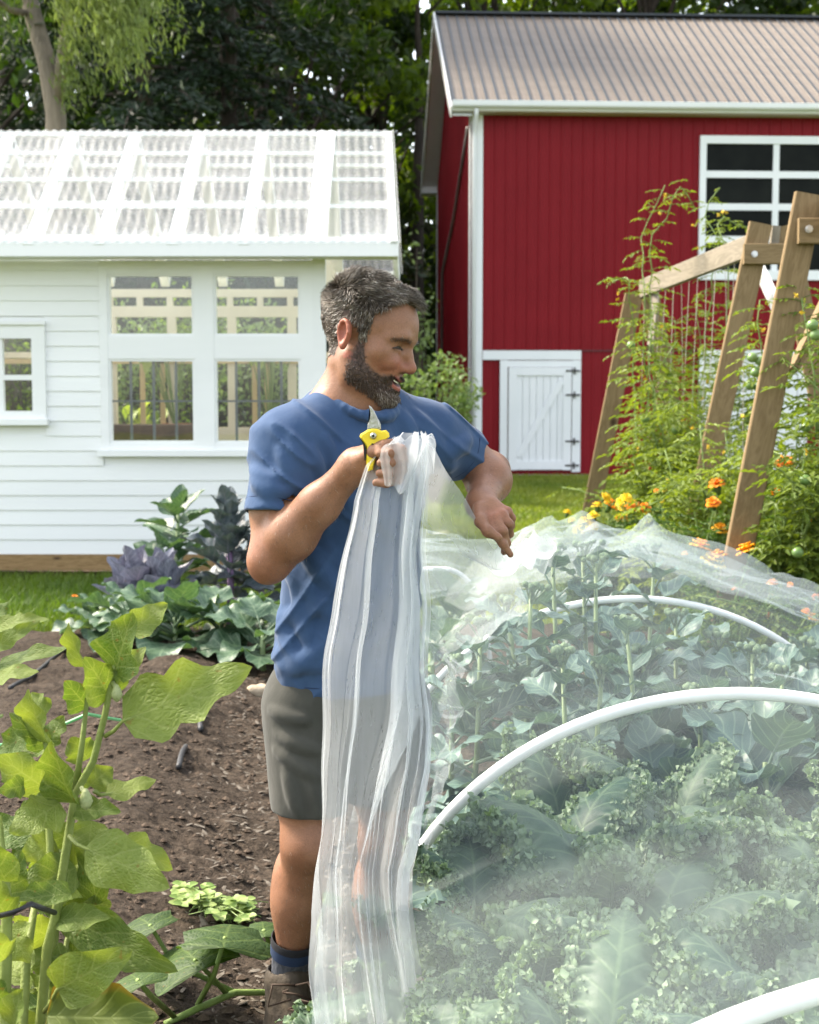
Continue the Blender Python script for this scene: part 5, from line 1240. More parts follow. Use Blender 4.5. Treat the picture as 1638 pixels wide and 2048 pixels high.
# hanging curtain from the right hand
rowsC = A([[868, 792, 856], [884, 772, 863], [930, 735, 861], [1000, 706, 852], [1100, 685, 850], [1200, 665, 858], [1300, 652, 862], [1420, 644, 868], [1540, 641, 862], [1640, 640, 838], [1740, 642, 824], [1880, 648, 838], [2048, 655, 866], [2300, 655, 890]], float)
fold = A([0, .03, .012, .23, .31, .24, .58, .80, .60, .77, .62, .74, .70, .93, .99, .84, .97, .86, 1.02, .88, 1.0]); nf = len(fold)
pyv = np.concatenate([np.linspace(868, 1000, 24)[:-1], np.linspace(1000, 2300, 110)]); us = np.linspace(0, nf - 1, 420)
r_ = np.random.default_rng(15); ph = r_.random((nf, 4)) * 6.28
Pts = np.zeros((len(pyv), len(us), 3))
for i, py in enumerate(pyv):
    v = (py - 868) / 1432; l, rr = np.interp(py, rowsC[:, 0], rowsC[:, 1]), np.interp(py, rowsC[:, 0], rowsC[:, 2])
    rr += 5 * math.sin(py * .011 + 2) + 3 * math.sin(py * .027)
    l += 3 * math.sin(py * .013) + 2 * math.sin(py * .031 + 1)
    fk = fold + np.clip(v * 3, .15, 1) * (.05 * np.sin(py * .0045 + ph[:, 0]) + .02 * np.sin(py * .012 + ph[:, 1])) * (np.arange(nf) > 0) * (np.arange(nf) < nf - 1) - .17 * np.clip((py - 1450) / 600, 0, 1) * np.sin(np.pi * np.arange(nf) / (nf - 1)) ** .5
    wk = np.clip(.8 + .55 * np.sin(py * .0034 + ph[np.arange(nf) // 3, 3] * 2) + .25 * np.sin(py * .0083 + ph[np.arange(nf) // 3, 0]), .05, 1.2); fk = np.linspace(0, 1, nf) * (1 - wk) + fk * wk; fk[0] = 0; fk[-1] = 1
    f = np.interp(us, np.arange(nf), fk); f = np.convolve(np.pad(f, 9, 'edge'), np.hanning(21)[1:-1] / np.hanning(21).sum(), 'valid')
    f = f + (.010 * np.sin(us * 7.3 + 2.2 * np.sin(py * .004) + 1.5 * np.sin(us * .9 + py * .006)) + .007 * np.sin(us * 13.1 + 3 * np.sin(py * .0052 + us))) * np.clip(np.sin(us * 1.7 + py * .005) + .4, 0, 1) * (us > .8) * (us < nf - 1.5)
    dep = np.interp(us, np.arange(nf), (np.arange(nf) % 3 - 1) * .03 + .015 * np.sin(ph[:, 2] + py * .006))
    g = .25 + .75 * min(1, max(0, (py - 868) / 160))
    Yc = 2.745 + dep * g + .012 * np.sin(us * 1.7 + py * .01)
    for j in range(len(us)): Pts[i, j] = P(l + (rr - l) * f[j], py + max(0, 1 - (py - 868) / 60) * (3 * math.sin(us[j] * 1.3) + 5 * math.sin(us[j] * .6 + 1)), Yc[j])
mb = MB(); mb.grid(Pts); mb.build('hanging_curtain', M['net2'], net, smooth=True)
def ruled(name, up, lo, nu=130, nv=60, sag=.05, wav=.02, wn=5, seed=0, mat='net3'):
    up, lo = A([P(*a) for a in up]), A([P(*a) for a in lo])
    def rs(c):
        T = np.concatenate([[0], np.cumsum(np.linalg.norm(np.diff(c, axis=0), axis=1))]); T /= T[-1]; q = np.linspace(0, 1, nu)
        c2 = np.stack([np.interp(q, T, c[:, k]) for k in range(3)], 1)
        for _ in range(40): c2[1:-1] = (c2[:-2] + 2 * c2[1:-1] + c2[2:]) / 4
        return c2
    U, L = rs(up), rs(lo); t_ = np.linspace(0, 1, nv)[None, :, None]
    G_ = U[:, None] * (1 - t_) + L[:, None] * t_; s4 = np.sin(np.pi * t_[..., 0])
    uu = np.linspace(0, 1, nu)[:, None]; r = np.random.default_rng(seed)
    w = np.sin(uu * wn * 6.28 + 2.2 * t_[..., 0] + 2 * np.sin(uu * 5 + seed)) * .6 + .5 * np.sin(uu * wn * 2.3 * 6.28 + 3 * t_[..., 0] + seed)
    G_[..., 2] += -sag * s4 + wav * .6 * w; G_[..., 1] += wav * w * 1.4; G_[..., 0] += wav * .7 * np.sin(uu * wn * 4 + t_[..., 0] * 6 + seed)
    mb = MB(); mb.grid(G_); return mb.build(name, M[mat], net, smooth=True)
ruled('stretched_fold', [(835, 878, 2.74), (880, 930, 2.84), (925, 985, 2.94), (962, 1040, 2.96), (1000, 1090, 3.0), (1040, 1082, 3.5), (1095, 1066, 4.4)],
      [(838, 1050, 2.78), (900, 1075, 2.95), (950, 1110, 3.1), (985, 1135, 3.2), (1015, 1140, 3.5), (1050, 1120, 4.0), (1120, 1100, 4.5)], sag=.03, wav=.024, wn=2.6, seed=2, mat='net2')
ruled('stretched_fold', [(845, 1040, 2.80), (900, 1085, 2.98), (950, 1115, 3.15), (1000, 1130, 3.4), (1040, 1140, 3.8)],
      [(858, 1330, 2.85), (905, 1300, 3.4), (940, 1270, 3.9), (985, 1240, 4.1), (1050, 1190, 4.25)], sag=.06, wav=.022, wn=1.6, seed=5)
ruled('stretched_fold', [(856, 1180, 2.8), (858, 1350, 2.8), (858, 1520, 2.8), (850, 1700, 2.8)],
      [(925, 1330, 3.75), (915, 1450, 3.75), (890, 1540, 3.72), (862, 1600, 3.7)], sag=.02, wav=.018, wn=5, seed=8)
ruled('bunched_fold', [(905, 1130, 3.05), (960, 1065, 3.02), (1010, 1112, 2.98), (1045, 1060, 3.3), (1085, 1075, 3.9)],
      [(905, 1215, 3.15), (950, 1235, 3.3), (1000, 1175, 3.3), (1040, 1165, 3.7), (1110, 1120, 4.3)], sag=-.04, wav=.028, wn=1.5, seed=11)
ruled('bunched_fold', [(776, 892, 2.73), (800, 872, 2.72), (835, 869, 2.73), (858, 874, 2.76), (866, 895, 2.8)],
      [(760, 960, 2.73), (800, 985, 2.70), (825, 990, 2.70), (850, 960, 2.75), (862, 925, 2.82)], sag=-.03, wav=.014, wn=2, seed=14, mat='net2')
# ------------------------------------------------------------------ the man: bodies from blended distance fields
class Field:
    def __init__(s): s.p = []
    def cone(s, a, b, ra, rb=None, k=.03, op=1, sub=None):
        a, b = np.asarray(a, float), np.asarray(b, float); rb = ra if rb is None else rb
        s.p.append(('c', a, b, ra, rb, k, op, (a + b) / 2, np.linalg.norm(b - a) / 2 + max(ra, rb))); return s
    def tcone(s, a, b, ra, rb, k): s.cone(a, b, ra, rb, k); s.p[-1] = ('t',) + s.p[-1][1:]; return s
    def ell(s, c, r, ax=None, k=.03, op=1):
        c = np.asarray(c, float); r = np.asarray(r, float); ax = np.eye(3) if ax is None else np.asarray(ax, float)   # rows = axes
        s.p.append(('e', c, ax, r, None, k, op, c, r.max())); return s
    def chain(s, pts, rad, k=.02, op=1):
        for i in range(len(pts) - 1): s.cone(pts[i], pts[i + 1], rad[i], rad[i + 1], k, op)
        return s
    def cut(s, o, n, rng_=None):
        """keep the side the normal points to"""
        s.p.append(('h', np.asarray(o, float), nrm(n), None, None, 0, -1, np.zeros(3), 1e9)); return s
    def pick(s, c, hd):
        return [q for q in s.p if np.linalg.norm(q[7] - c) < q[8] + hd + q[5] + .03 or q[0] == 'h']
    def ev(s, p, prims=None):
        d = np.full(len(p), .25)
        for kind, a, b, r0, r1, k, op, _, _ in (s.p if prims is None else prims):
            if kind in 'ct':
                ba = b - a; pa = p - a; h = np.clip(pa @ ba / (ba @ ba + 1e-12), 0, 1)
                q = np.linalg.norm(pa - h[:, None] * ba, axis=1) - (r0 + (r1 - r0) * h)
                if kind == 't': q = np.maximum(q, pa @ nrm(ba) - np.linalg.norm(ba))
            elif kind == 'e':
                l = (p - a) @ b.T; k0 = np.linalg.norm(l / r0, axis=1); k1 = np.linalg.norm(l / (r0 * r0), axis=1); q = k0 * (k0 - 1) / (k1 + 1e-9)
            else:
                q = (p - a) @ b   # positive on the kept side
            if op > 0:
                if k > 0: h = np.maximum(k - np.abs(d - q), 0) / k; d = np.minimum(d, q) - h * h * k * .25
                else: d = np.minimum(d, q)
            else:
                if k > 0: h = np.maximum(k - np.abs(d + q), 0) / k; d = np.maximum(d, -q) + h * h * k * .25
                else: d = np.maximum(d, -q)
        return d

def surface(fields, lo, hi, h, B=18, smooth=2, disp=None):
    """surface nets over blocks; fields is a list of Field, unioned hard; returns V, quads"""
    lo = np.asarray(lo, float); n = np.ceil((np.asarray(hi) - lo) / h).astype(int)
    nb = np.ceil(n / B).astype(int); big = 1 << 11
    VI, VP, FQ = [], [], []
    hd = B * h * .87
    for bi in range(nb[0]):
        for bj in range(nb[1]):
            for bk in range(nb[2]):
                i0 = A([bi, bj, bk]) * B; c = lo + (i0 + B / 2) * h
                pr = [(f, f.pick(c, hd)) for f in fields]
                if abs(min(f.ev(c[None], q)[0] for f, q in pr)) > hd + .05: continue
                ax = [lo[k] + (i0[k] + np.arange(B + 2)) * h for k in range(3)]
                gp = np.stack(np.meshgrid(*ax, indexing='ij'), -1).reshape(-1, 3)
                d = None
                for f, q in pr:
                    e = f.ev(gp, q); d = e if d is None else np.minimum(d, e)
                if disp is not None: d = d - disp(gp)
                d = d.reshape(B + 2, B + 2, B + 2); ins = d < 0
                if ins.all() or not ins.any(): continue
                m = B + 1; cs = [(a, b, c_) for a in (0, 1) for b in (0, 1) for c_ in (0, 1)]
                cnt = sum(ins[a:a + m, b:b + m, c_:c_ + m].astype(np.int8) for a, b, c_ in cs)
                cell = np.argwhere((cnt > 0) & (cnt < 8) & (np.indices((m, m, m)) < m).all(0))
                if len(cell) == 0: continue
                cell = cell[(cell <= B).all(1)]
                acc = np.zeros((len(cell), 3)); num = np.zeros(len(cell))
                for k in range(3):
                    e = A([0, 0, 0]); e[k] = 1; o1, o2 = [x for x in range(3) if x != k]
                    for p_ in (0, 1):
                        for q_ in (0, 1):
                            off = A([0, 0, 0]); off[o1] = p_; off[o2] = q_
                            a_ = cell + off; b_ = a_ + e; da = d[a_[:, 0], a_[:, 1], a_[:, 2]]; db = d[b_[:, 0], b_[:, 1], b_[:, 2]]
                            x = (da < 0) != (db < 0); t = np.where(x, da / (da - db + 1e-15), 0)
                            acc += np.where(x[:, None], a_ + t[:, None] * e, 0); num += x
                own = (cell < B).all(1)
                pos = lo + (i0 + acc / num[:, None]) * h
                gid = ((cell + i0) @ A([big * big, big, 1])).astype(np.int64)
                VI.append(gid[own]); VP.append(pos[own])
                for k in range(3):
                    e = A([0, 0, 0]); e[k] = 1; o1, o2 = (k + 1) % 3, (k + 2) % 3
                    sl = ins[:B, :B, :B]; s2 = ins[e[0]:B + e[0], e[1]:B + e[1], e[2]:B + e[2]]
                    ed = np.argwhere(sl != s2)
                    if len(ed) == 0: continue
                    u, w = A([0, 0, 0]), A([0, 0, 0]); u[o1] = 1; w[o2] = 1
                    g = ed + i0; qd = np.stack([(x @ A([big * big, big, 1])).astype(np.int64) for x in (g - u - w, g - w, g, g - u)], 1)
                    fl = ~sl[ed[:, 0], ed[:, 1], ed[:, 2]]; qd[fl] = qd[fl][:, ::-1]
                    FQ.append(qd)
    ids = np.concatenate(VI); P_ = np.concatenate(VP); od = np.argsort(ids); ids = ids[od]; P_ = P_[od]
    Q = np.concatenate(FQ); ix = np.searchsorted(ids, Q); ix = np.clip(ix, 0, len(ids) - 1); ok = (ids[ix] == Q).all(1); Q = ix[ok]
    for _ in range(smooth):
        s_ = np.zeros_like(P_); c_ = np.zeros(len(P_))
        for a, b in ((0, 1), (1, 2), (2, 3), (3, 0)):
            np.add.at(s_, Q[:, a], P_[Q[:, b]]); np.add.at(c_, Q[:, a], 1); np.add.at(s_, Q[:, b], P_[Q[:, a]]); np.add.at(c_, Q[:, b], 1)
        P_ = P_ * .5 + .5 * s_ / np.maximum(c_, 1)[:, None]
    return P_, Q

man = thing('person', (-.23, 3.05, 0), 'smiling bearded man in a blue T-shirt and grey shorts gathering up the white net', 'person')
# --- head frame: f looks right and down, s = his right, u = crown
yaw, pit_, rol = R(74), R(16), R(3)
hf = A([math.sin(yaw) * math.cos(pit_), -math.cos(yaw) * math.cos(pit_), -math.sin(pit_)])
hs = nrm(np.cross(hf, (0, 0, 1.))); hu = np.cross(hs, hf)
hu = nrm(hu + hs * math.tan(rol) * -1); hs = nrm(np.cross(hf, hu))
HO = P(725, 677, 3.035); HM = np.stack([hs, hf, hu], 0)         # rows
def hp(x, y, z): return HO + x * hs + y * (1.07 if y > 0 else 1) * hf + z * hu
def hl(p):
    l = (p - HO) @ HM.T; l[:, 1] = np.where(l[:, 1] > 0, l[:, 1] / 1.07, l[:, 1]); return l
body = Field()
# torso frame: chest faces right and towards the camera
ts = nrm(A([-.86, -.5, 0])); tf = A([.5, -.86, 0]); TM = np.stack([ts, tf, [0, 0, 1.]], 0)
SR, SL = P(572, 884, 2.965), P(858, 868, 3.165)
ER, EL = P(538, 1118, 2.90), P(982, 942, 3.30)
WR, WL = P(712, 930, 2.80), P(962, 1008, 3.08)
CH, BE, HI = P(717, 945, 3.09), P(702, 1150, 3.08), P(695, 1340, 3.09)
body.ell(CH, (.150, .1, .21), TM, .05).ell(BE, (.135, .092, .2), TM, .06).ell(HI, (.15, .1, .16), TM, .06)
body.cone(SR + A([.03, .03, -.0]), SL + A([-.03, 0, 0]), .055, .055, .06)
body.cone(P(714, 815, 3.07), hp(0, -.008, -.055), .061, .053, .05).cone(P(724, 805, 3.04), hp(0, .02, -.075), .046, .046, .04)
for s_ in (SR, SL): body.cone(P(702, 795, 3.07), s_ + A([0, 0, -.01]), .05, .052, .05)
# right arm (image left)
body.chain([SR, SR * .45 + ER * .55, ER], [.055, .050, .042], .03)
body.ell(SR * .38 + ER * .62 + A([.010, -.010, 0]), (.034, .034, .075), np.stack([[1, 0, 0], [0, 1, 0], nrm(SR - ER)]), .03)
body.ell(SR * .45 + ER * .55 + A([-.017, .012, 0]), (.03, .036, .08), np.stack([[1, 0, 0], [0, 1, 0], nrm(SR - ER)]), .03)
ax_f = nrm(WR - ER)
body.chain([ER + A([.004, 0, -.004]), ER * .72 + WR * .28 + A([0, 0, -.004]), ER * .4 + WR * .6, WR], [.043, .0475, .039, .0285], .025)
body.cone(ER + A([-.008, .012, -.012]), ER + A([-.005, .005, -.02]), .03, .03, .02)
body.cone(ER * .8 + WR * .2 + A([.0, -.01, .02]), ER * .5 + WR * .5 + A([0, -.008, .013]), .026, .02, .03)
# left arm
body.chain([SL, SL * .45 + EL * .55, EL], [.054, .048, .041], .03)
body.chain([EL, EL * .65 + WL * .35 + A([.0, 0, 0]), WL], [.041, .0465, .029], .025)
body.ell(EL * .72 + WL * .28 + A([.006, 0, .004]), (.042, .06, .043), None, .03)
# hands: right fist round the pruners
K = [P(*q) for q in ((786, 893, 2.765), (788, 912, 2.765), (786, 932, 2.77), (779, 951, 2.775))]
palm = P(752, 922, 2.785)
body.cone(WR, palm, .03, .031, .03).ell(palm + A([.008, 0, 0]), (.042, .026, .04), None, .02)
for i, kk in enumerate(K):
    body.cone(palm + A([0, 0, .014 - .009 * i]), kk, .016, .0115, .015)
    a1 = kk + A([.018, -.026, -.006]); a2 = kk + A([-.006, -.046, -.012]); a3 = kk + A([-.026, -.04, -.012])
    body.chain([kk, a1, a2, a3], [.0112, .0100, .0094, .0082], .006)
body.chain([P(724, 918, 2.77), P(748, 902, 2.745), P(766, 893, 2.735), P(782, 886, 2.735)], [.017, .0135, .0112, .0092], .01)
# left hand pointing down into the net
WLm = P(975, 1018, 3.045)
KL = [P(972, 1040, 3.0), P(990, 1036, 3.0), P(1004, 1030, 3.01), P(1014, 1024, 3.03)]
body.cone(WL, WLm, .03, .03, .03)
for kk in KL: body.cone(WLm + (kk - WLm) * .15, kk, .017, .0118, .016)
body.chain([KL[0], P(988, 1066, 2.975), P(1006, 1088, 2.975), P(1021, 1109, 2.98)], [.0118, .0102, .0092, .0072], .006)      # index
body.chain([KL[1], P(1006, 1062, 2.975), P(1013, 1086, 2.995), P(1008, 1104, 3.02)], [.0118, .0104, .0094, .0076], .006)
body.chain([KL[2], P(1018, 1048, 3.0), P(1019, 1068, 3.03), P(1010, 1078, 3.055)], [.0112, .0100, .009, .0074], .006)
body.chain([KL[3], P(1023, 1036, 3.04), P(1022, 1052, 3.065), P(1014, 1060, 3.08)], [.0104, .0092, .0084, .007], .006)
body.chain([P(960, 1018, 3.02), P(961, 1042, 2.98), P(976, 1063, 2.95), P(997, 1075, 2.945)], [.017, .0132, .0112, .0088], .01)   # thumb
# legs
HR, HLg = P(612, 1440, 3.05), P(775, 1440, 3.16)
KR, KLg = P(612, 1690, 3.0), P(765, 1690, 3.14)
AR, AL = P(579, 1945, 3.09), P(752, 1945, 3.22)
for h_, k_, a_ in ((HR, KR, AR), (HLg, KLg, AL)):
    body.chain([h_, k_ * .55 + h_ * .45, k_], [.085, .068, .051], .03)
    body.chain([k_, k_ * .55 + a_ * .45, a_], [.05, .045, .034], .03)
    body.ell(k_ * .60 + a_ * .40 + A([-.017, .022, 0]), (.048, .047, .105), np.stack([[1, 0, 0], [0, 1, 0], nrm(k_ - a_)]), .03)
    body.ell(k_ + A([.012, -.03, -.0]), (.03, .026, .036), None, .03)
    body.cone(a_, a_ + A([0, 0, -.17]), .034, .04, .02).cone(a_ + A([0, .02, -.17]), a_ + A([.07, -.13, -.19]), .036, .03, .03)
# head
hd = body
hd.ell(hp(0, -.010, .046), (.0735, .092, .086), HM, .03)
hd.ell(hp(0, .052, .034), (.062, .060, .076), HM, .03)
hd.ell(hp(0, .047, -.035), (.052, .043, .066), HM, .03)
for sg in (-1, 1):
    hd.chain([hp(.056 * sg, .004, -.045), hp(.05 * sg, .02, -.075), hp(.018 * sg, .073, -.104)], [.02, .019, .018], .03)
    hd.ell(hp(.046 * sg, .057, -.018), (.022, .024, .02), HM, .025)          # cheekbone
    hd.ell(hp(.035 * sg, .080, -.033), (.020, .019, .0165), HM, .014)          # smiling cheek
    hd.chain([hp(.010 * sg, .093, .022), hp(.032 * sg, .089, .026), hp(.052 * sg, .068, .018)], [.0105, .011, .008], .014)   # brow
    hd.ell(hp(.066 * sg, .045, .03), (.012, .03, .03), HM, .02, -1) if False else None
hd.ell(hp(0, .080, -.108), (.022, .018, .018), HM, .02)
for sg in (-1, 1): hd.ell(hp(.033 * sg, .100, .006), (.021, .0145, .0105), HM, .012, -1)        # sockets
hd.chain([hp(0, .090, .014), hp(0, .102, -.008), hp(0, .116, -.030)], [.0085, .0085, .0105], .012)
hd.ell(hp(0, .113, -.036), (.012, .0125, .010), HM, .008)
for sg in (-1, 1):
    hd.ell(hp(.012 * sg, .100, -.038), (.0088, .0125, .009), HM, .010)
    hd.ell(hp(.007 * sg, .106, -.0475), (.0042, .006, .004), HM, .003, -1)
    hd.chain([hp(.018 * sg, .088, -.046), hp(.029 * sg, .085, -.054), hp(.034 * sg, .078, -.066)], [.004, .0055, .004], .012)    # smile fold
    hd.ell(hp(.0325 * sg, .0765, .0055), (.0145, .0125, .0105), HM, .006)       # lids
    hd.chain([hp((.0305 + x) * sg, .0895 - 30 * x * x, .0058 - 22 * x * x) for x in (-.0125, -.006, 0, .006, .0135)], [.0012, .0022, .0026, .0022, .0010], .0012, -1)    # narrowed eye
    hd.chain([hp((.0305 + x) * sg, .0885 - 28 * x * x, -.0045 + 12 * x * x) for x in (-.013, 0, .014)], [.002, .0032, .002], .006)   # lower lid pushed up by the smile
    hd.chain([hp(.047 * sg, .074, .004), hp(.056 * sg, .064, .001)], [.0012, .0006], .002, -1); hd.chain([hp(.047 * sg, .074, .001), hp(.055 * sg, .064, -.006)], [.0012, .0006], .002, -1)
hd.ell(hp(0, .087, -.072), (.027, .021, .021), HM, .014)
mouth = [hp(x, .104 - 20 * x * x, -.0735 + 13 * x * x) for x in np.linspace(-.029, .029, 7)]
for sg in (-1, 1): hd.chain([hp(.010 * sg, .088, -.016), hp(.018 * sg, .086, -.036), hp(.024 * sg, .084, -.046)], [.009, .0115, .009], .012)
hd.chain(mouth, [.0024, .0058, .0078, .0084, .0078, .0058, .0024], .003, -1)
hd.chain([hp(x, .1015 - 20 * x * x, -.0635 + 10 * x * x) for x in np.linspace(-.025, .025, 5)], [.0022, .0034, .0038, .0034, .0022], .005)
hd.chain([hp(x, .1005 - 20 * x * x, -.0830 + 14 * x * x) for x in np.linspace(-.024, .024, 5)], [.0022, .0042, .0048, .0042, .0022], .005)
for sg in (-1, 1):     # ears
    e0 = hp(.073 * sg, -.010, .0); eo = nrm(hs * sg * .86 - hf * .5); ea = nrm(hu * .97 - hf * .2); eb = nrm(np.cross(eo, ea))
    hd.ell(e0 + eo * .007, (.0075, .029, .017), np.stack([eo, ea, eb]), .008)
    ring = [e0 + eo * .0135 + ea * (.0265 * math.cos(t)) + eb * (.0155 * math.sin(t)) * (1 if math.cos(t) > -.3 else .75) for t in np.linspace(0, 2 * math.pi, 13)]
    hd.chain(ring, [.0042] * 13, .004)
    hd.ell(e0 + eo * .017, (.010, .019, .0095), np.stack([eo, ea, eb]), .005, -1)
    hd.ell(e0 + eo * .012 - ea * .029, (.006, .007, .007), np.stack([eo, ea, eb]), .006)
V, Q = surface([body], (-.62, 2.55, .0), (.36, 3.5, 1.86), .0026, smooth=2)

def skin():
    m, t, out = nodes('tanned_skin')
    b = nd(t, 'ShaderNodeBsdfPrincipled', Roughness=.5); b.inputs['Specular IOR Level'].default_value = .35
    b.inputs['Subsurface Weight'].default_value = .1; b.inputs['Subsurface Radius'].default_value = (1, .35, .18); b.inputs['Subsurface Scale'].default_value = .008
    n = noise_tex(t, 16, 4, .6); n2 = noise_tex(t, 140, 3, .6)
    c = ramp(t, n, [(.3, (.19, .086, .045)), (.7, (.265, .13, .074))])
    c = mixc(t, attr(t, 'red'), c, (.33, .085, .055)); c = mixc(t, attr(t, 'pale'), c, (.5, .3, .2)); c = mixc(t, attr(t, 'beard'), c, (.045, .03, .022)); c = mixc(t, attr(t, 'lip'), c, (.28, .085, .065)); c = mixc(t, attr(t, 'gum'), c, (.05, .012, .01))
    fk_ = noise_tex(t, 330, 2, .5); c = mixc(t, .28, c, ramp(t, fk_, [(.3, (.55, .5, .48)), (.6, (1.2, 1.2, 1.2))]), 'MULTIPLY')   # pores and freckles
    t.links.new(c, b.inputs['Base Color']); t.links.new(bump(t, n2, .3, .002, bump(t, n, .15, .006)), b.inputs['Normal'])
    t.links.new(b.outputs[0], out.inputs[0]); return m
mb = MB(); mb.add(V, Q); bo = mb.build('body', skin(), man, smooth=True)
L = hl(V); ax_, ay, az = np.abs(L[:, 0]), L[:, 1], L[:, 2]
headm = (np.linalg.norm(L - A([0, .02, 0]), axis=1) < .19) & (az > -.16)
ss = lambda x, a, b: np.clip((x - a) / (b - a), 0, 1)
def beard_w(L):
    ax_, y, z = np.abs(L[:, 0]), L[:, 1], L[:, 2]
    line = np.interp(y, [-.02, .012, .026, .038, .055, .07, .085, .13], [-.2, .0, -.012, -.045, -.058, -.064, -.058, -.056])
    w = ss(line - z, -.004, .006) * ss(y, .004, .016) * ss(z + .125 + .35 * (y - .08), 0, .012)
    lips = (z > -.0885 + 13 * ax_ ** 2) & (z < -.0605 + 11 * ax_ ** 2) & (ax_ < .026) & (y > .078); w = np.where(lips, 0, w)
    return w * (np.linalg.norm(L, axis=1) < .165) * (z > -.138)
def hair_w(L):
    ax_, y, z = np.abs(L[:, 0]), L[:, 1], L[:, 2]
    line = np.interp(y, [-.12, -.035, -.03, .006, .01, .026, .030, .045, .060, .085], [-.062, -.052, .026, .026, -.005, -.005, .050, .070, .092, .102])
    line = np.where((y > .03), line + .012 * np.clip(ax_ / .05 - .6, -1, .6), line)
    return ((z > line) & (ax_ < .079) & (np.linalg.norm(L - A([0, .0, .02]), axis=1) < .145)).astype(float)
def setattrf(o, name, v): at = o.data.attributes.new(name, 'FLOAT', 'POINT'); at.data.foreach_set('value', v.astype(np.float32))
bw = beard_w(L); hw = hair_w(L)
setattrf(bo, 'beard', np.where(headm, np.maximum(bw * .8, hw * .9), 0))
setattrf(bo, 'lip', np.where(headm & (az > -.0895 + 13 * L[:, 0] ** 2) & (az < -.0600 + 10 * L[:, 0] ** 2) & (ax_ < .027) & (ay > .08) & (bw < .1), .85, 0))
setattrf(bo, 'gum', np.where(headm & (az > -.0805 + 13 * L[:, 0] ** 2) & (az < -.0665 + 13 * L[:, 0] ** 2) & (ax_ < .029) & (ay > .075) & (ay < .1005), 1.0, 0))
red = np.zeros(len(V)); red += .45 * np.exp(-((ax_ - .035) ** 2 + (az + .035) ** 2) / .0005) * (ay > .05) + .22 * np.exp(-((ay - .118) ** 2 + L[:, 0] ** 2 + (az + .035) ** 2) / .0003)
red += .55 * ((ax_ > .074) & (az < .04) & (az > -.05))
for kk in K + KL: red += .3 * np.exp(-np.sum((V - kk) ** 2, 1) / .00025)
red += .35 * np.exp(-np.sum((V - ER) ** 2, 1) / .002)
setattrf(bo, 'red', np.clip(red, 0, .7)); setattrf(bo, 'pale', .0 * red)
# eyes and teeth
eyem = plain('dark_eye', (.018, .012, .01), None, .15, spec=.6)
for sg in (-1, 1):
    mb = MB(); mb.lathe([(.0098 * math.sin(a) + 1e-4, -.0098 * math.cos(a)) for a in np.linspace(0, math.pi, 10)], hp(.0305 * sg, .0785, .0062), 14); mb.build('eye', eyem, man, smooth=True)
mb = MB()
tp = A([[hp(x, .0975 - 14 * x * x, z + 8 * x * x) for x in np.linspace(-.019, .019, 14)] for z in (-.0645, -.068, -.0715)]); mb.grid(tp); mb.build('teeth', plain('teeth', (.75, .71, .63), None, .25), man, smooth=True)

# --- hair, beard and brows as fine strands
def hairmat(name, c):
    m, t, out = nodes(name); b = nd(t, 'ShaderNodeBsdfPrincipled', Roughness=.42); b.inputs['Specular IOR Level'].default_value = .55
    t.links.new(ramp(t, attr(t), c), b.inputs['Base Color']); t.links.new(b.outputs[0], out.inputs[0]); return m
headF = Field(); headF.p = [q for q in body.p if np.linalg.norm(q[7] - HO) < .22]
def grad(p):
    e = .002; return np.stack([headF.ev(p + e * v) - headF.ev(p - e * v) for v in np.eye(3)], 1)
def strands(name, pts, nor, dirf, lenf, rad, mat, tint, tv=.28, curl=.0, seed=1, lift=.5, jitter=.15, cf=55):
    r = np.random.default_rng(seed); n = len(pts); mb = MB()
    t = dirf(pts); t = t - nor * np.sum(t * nor, 1)[:, None] * .85; t /= np.linalg.norm(t, axis=1)[:, None] + 1e-9
    ln = lenf(pts)[:, None] * r.uniform(.75, 1.2, (n, 1)); lf = lift if np.isscalar(lift) else lift(pts)[:, None]
    jit = r.normal(size=(n, 3)) * jitter
    d0 = nor * lf + t * (1 - lf) + jit; d0 /= np.linalg.norm(d0, axis=1)[:, None]
    d1 = nor * lf * .45 + t * (1 - lf * .3) + jit * 1.2 + curl * np.stack([vnoise(pts * cf, 1), vnoise(pts * cf, 2), vnoise(pts * cf, 3)], 1); d1 /= np.linalg.norm(d1, axis=1)[:, None]
    d2 = nor * lf * .05 + t * 1.0 + jit * 1.3 + curl * 1.7 * np.stack([vnoise(pts * cf, 4), vnoise(pts * cf, 5), vnoise(pts * cf, 6)], 1); d2 /= np.linalg.norm(d2, axis=1)[:, None]
    p0 = pts - nor * .0025; p1 = p0 + d0 * ln * .36; p2 = p1 + d1 * ln * .34; p3 = p2 + d2 * ln * .3
    rings = []
    for p, d, k in ((p0, d0, 1), (p1, d0 + d1, .95), (p2, d1 + d2, .75)):
        a = np.cross(d, A([.3, .2, 1.0])); a /= np.linalg.norm(a, axis=1)[:, None] + 1e-9; b = np.cross(d, a); b /= np.linalg.norm(b, axis=1)[:, None] + 1e-9
        for j in range(3): rings.append(p + rad * k * (a * math.cos(j * 2.094) + b * math.sin(j * 2.094)))
    Vv = np.stack(rings + [p3], 1)
    q = A([[i * 3 + j, i * 3 + (j + 1) % 3, i * 3 + 3 + (j + 1) % 3, i * 3 + 3 + j] for i in range(2) for j in range(3)]); tr = A([[6, 7, 9], [7, 8, 9], [8, 6, 9]])
    b_ = (np.arange(n) * 10)[:, None, None]
    mb.add(Vv.reshape(-1, 3), [(q[None] + b_).reshape(-1, 4), (tr[None] + b_).reshape(-1, 3)], tint=np.repeat(np.clip(tint(pts) + tv * r.normal(size=n), 0, 1), 10))
    return mb.build(name, mat, man, smooth=True)
hv = np.where(headm)[0]
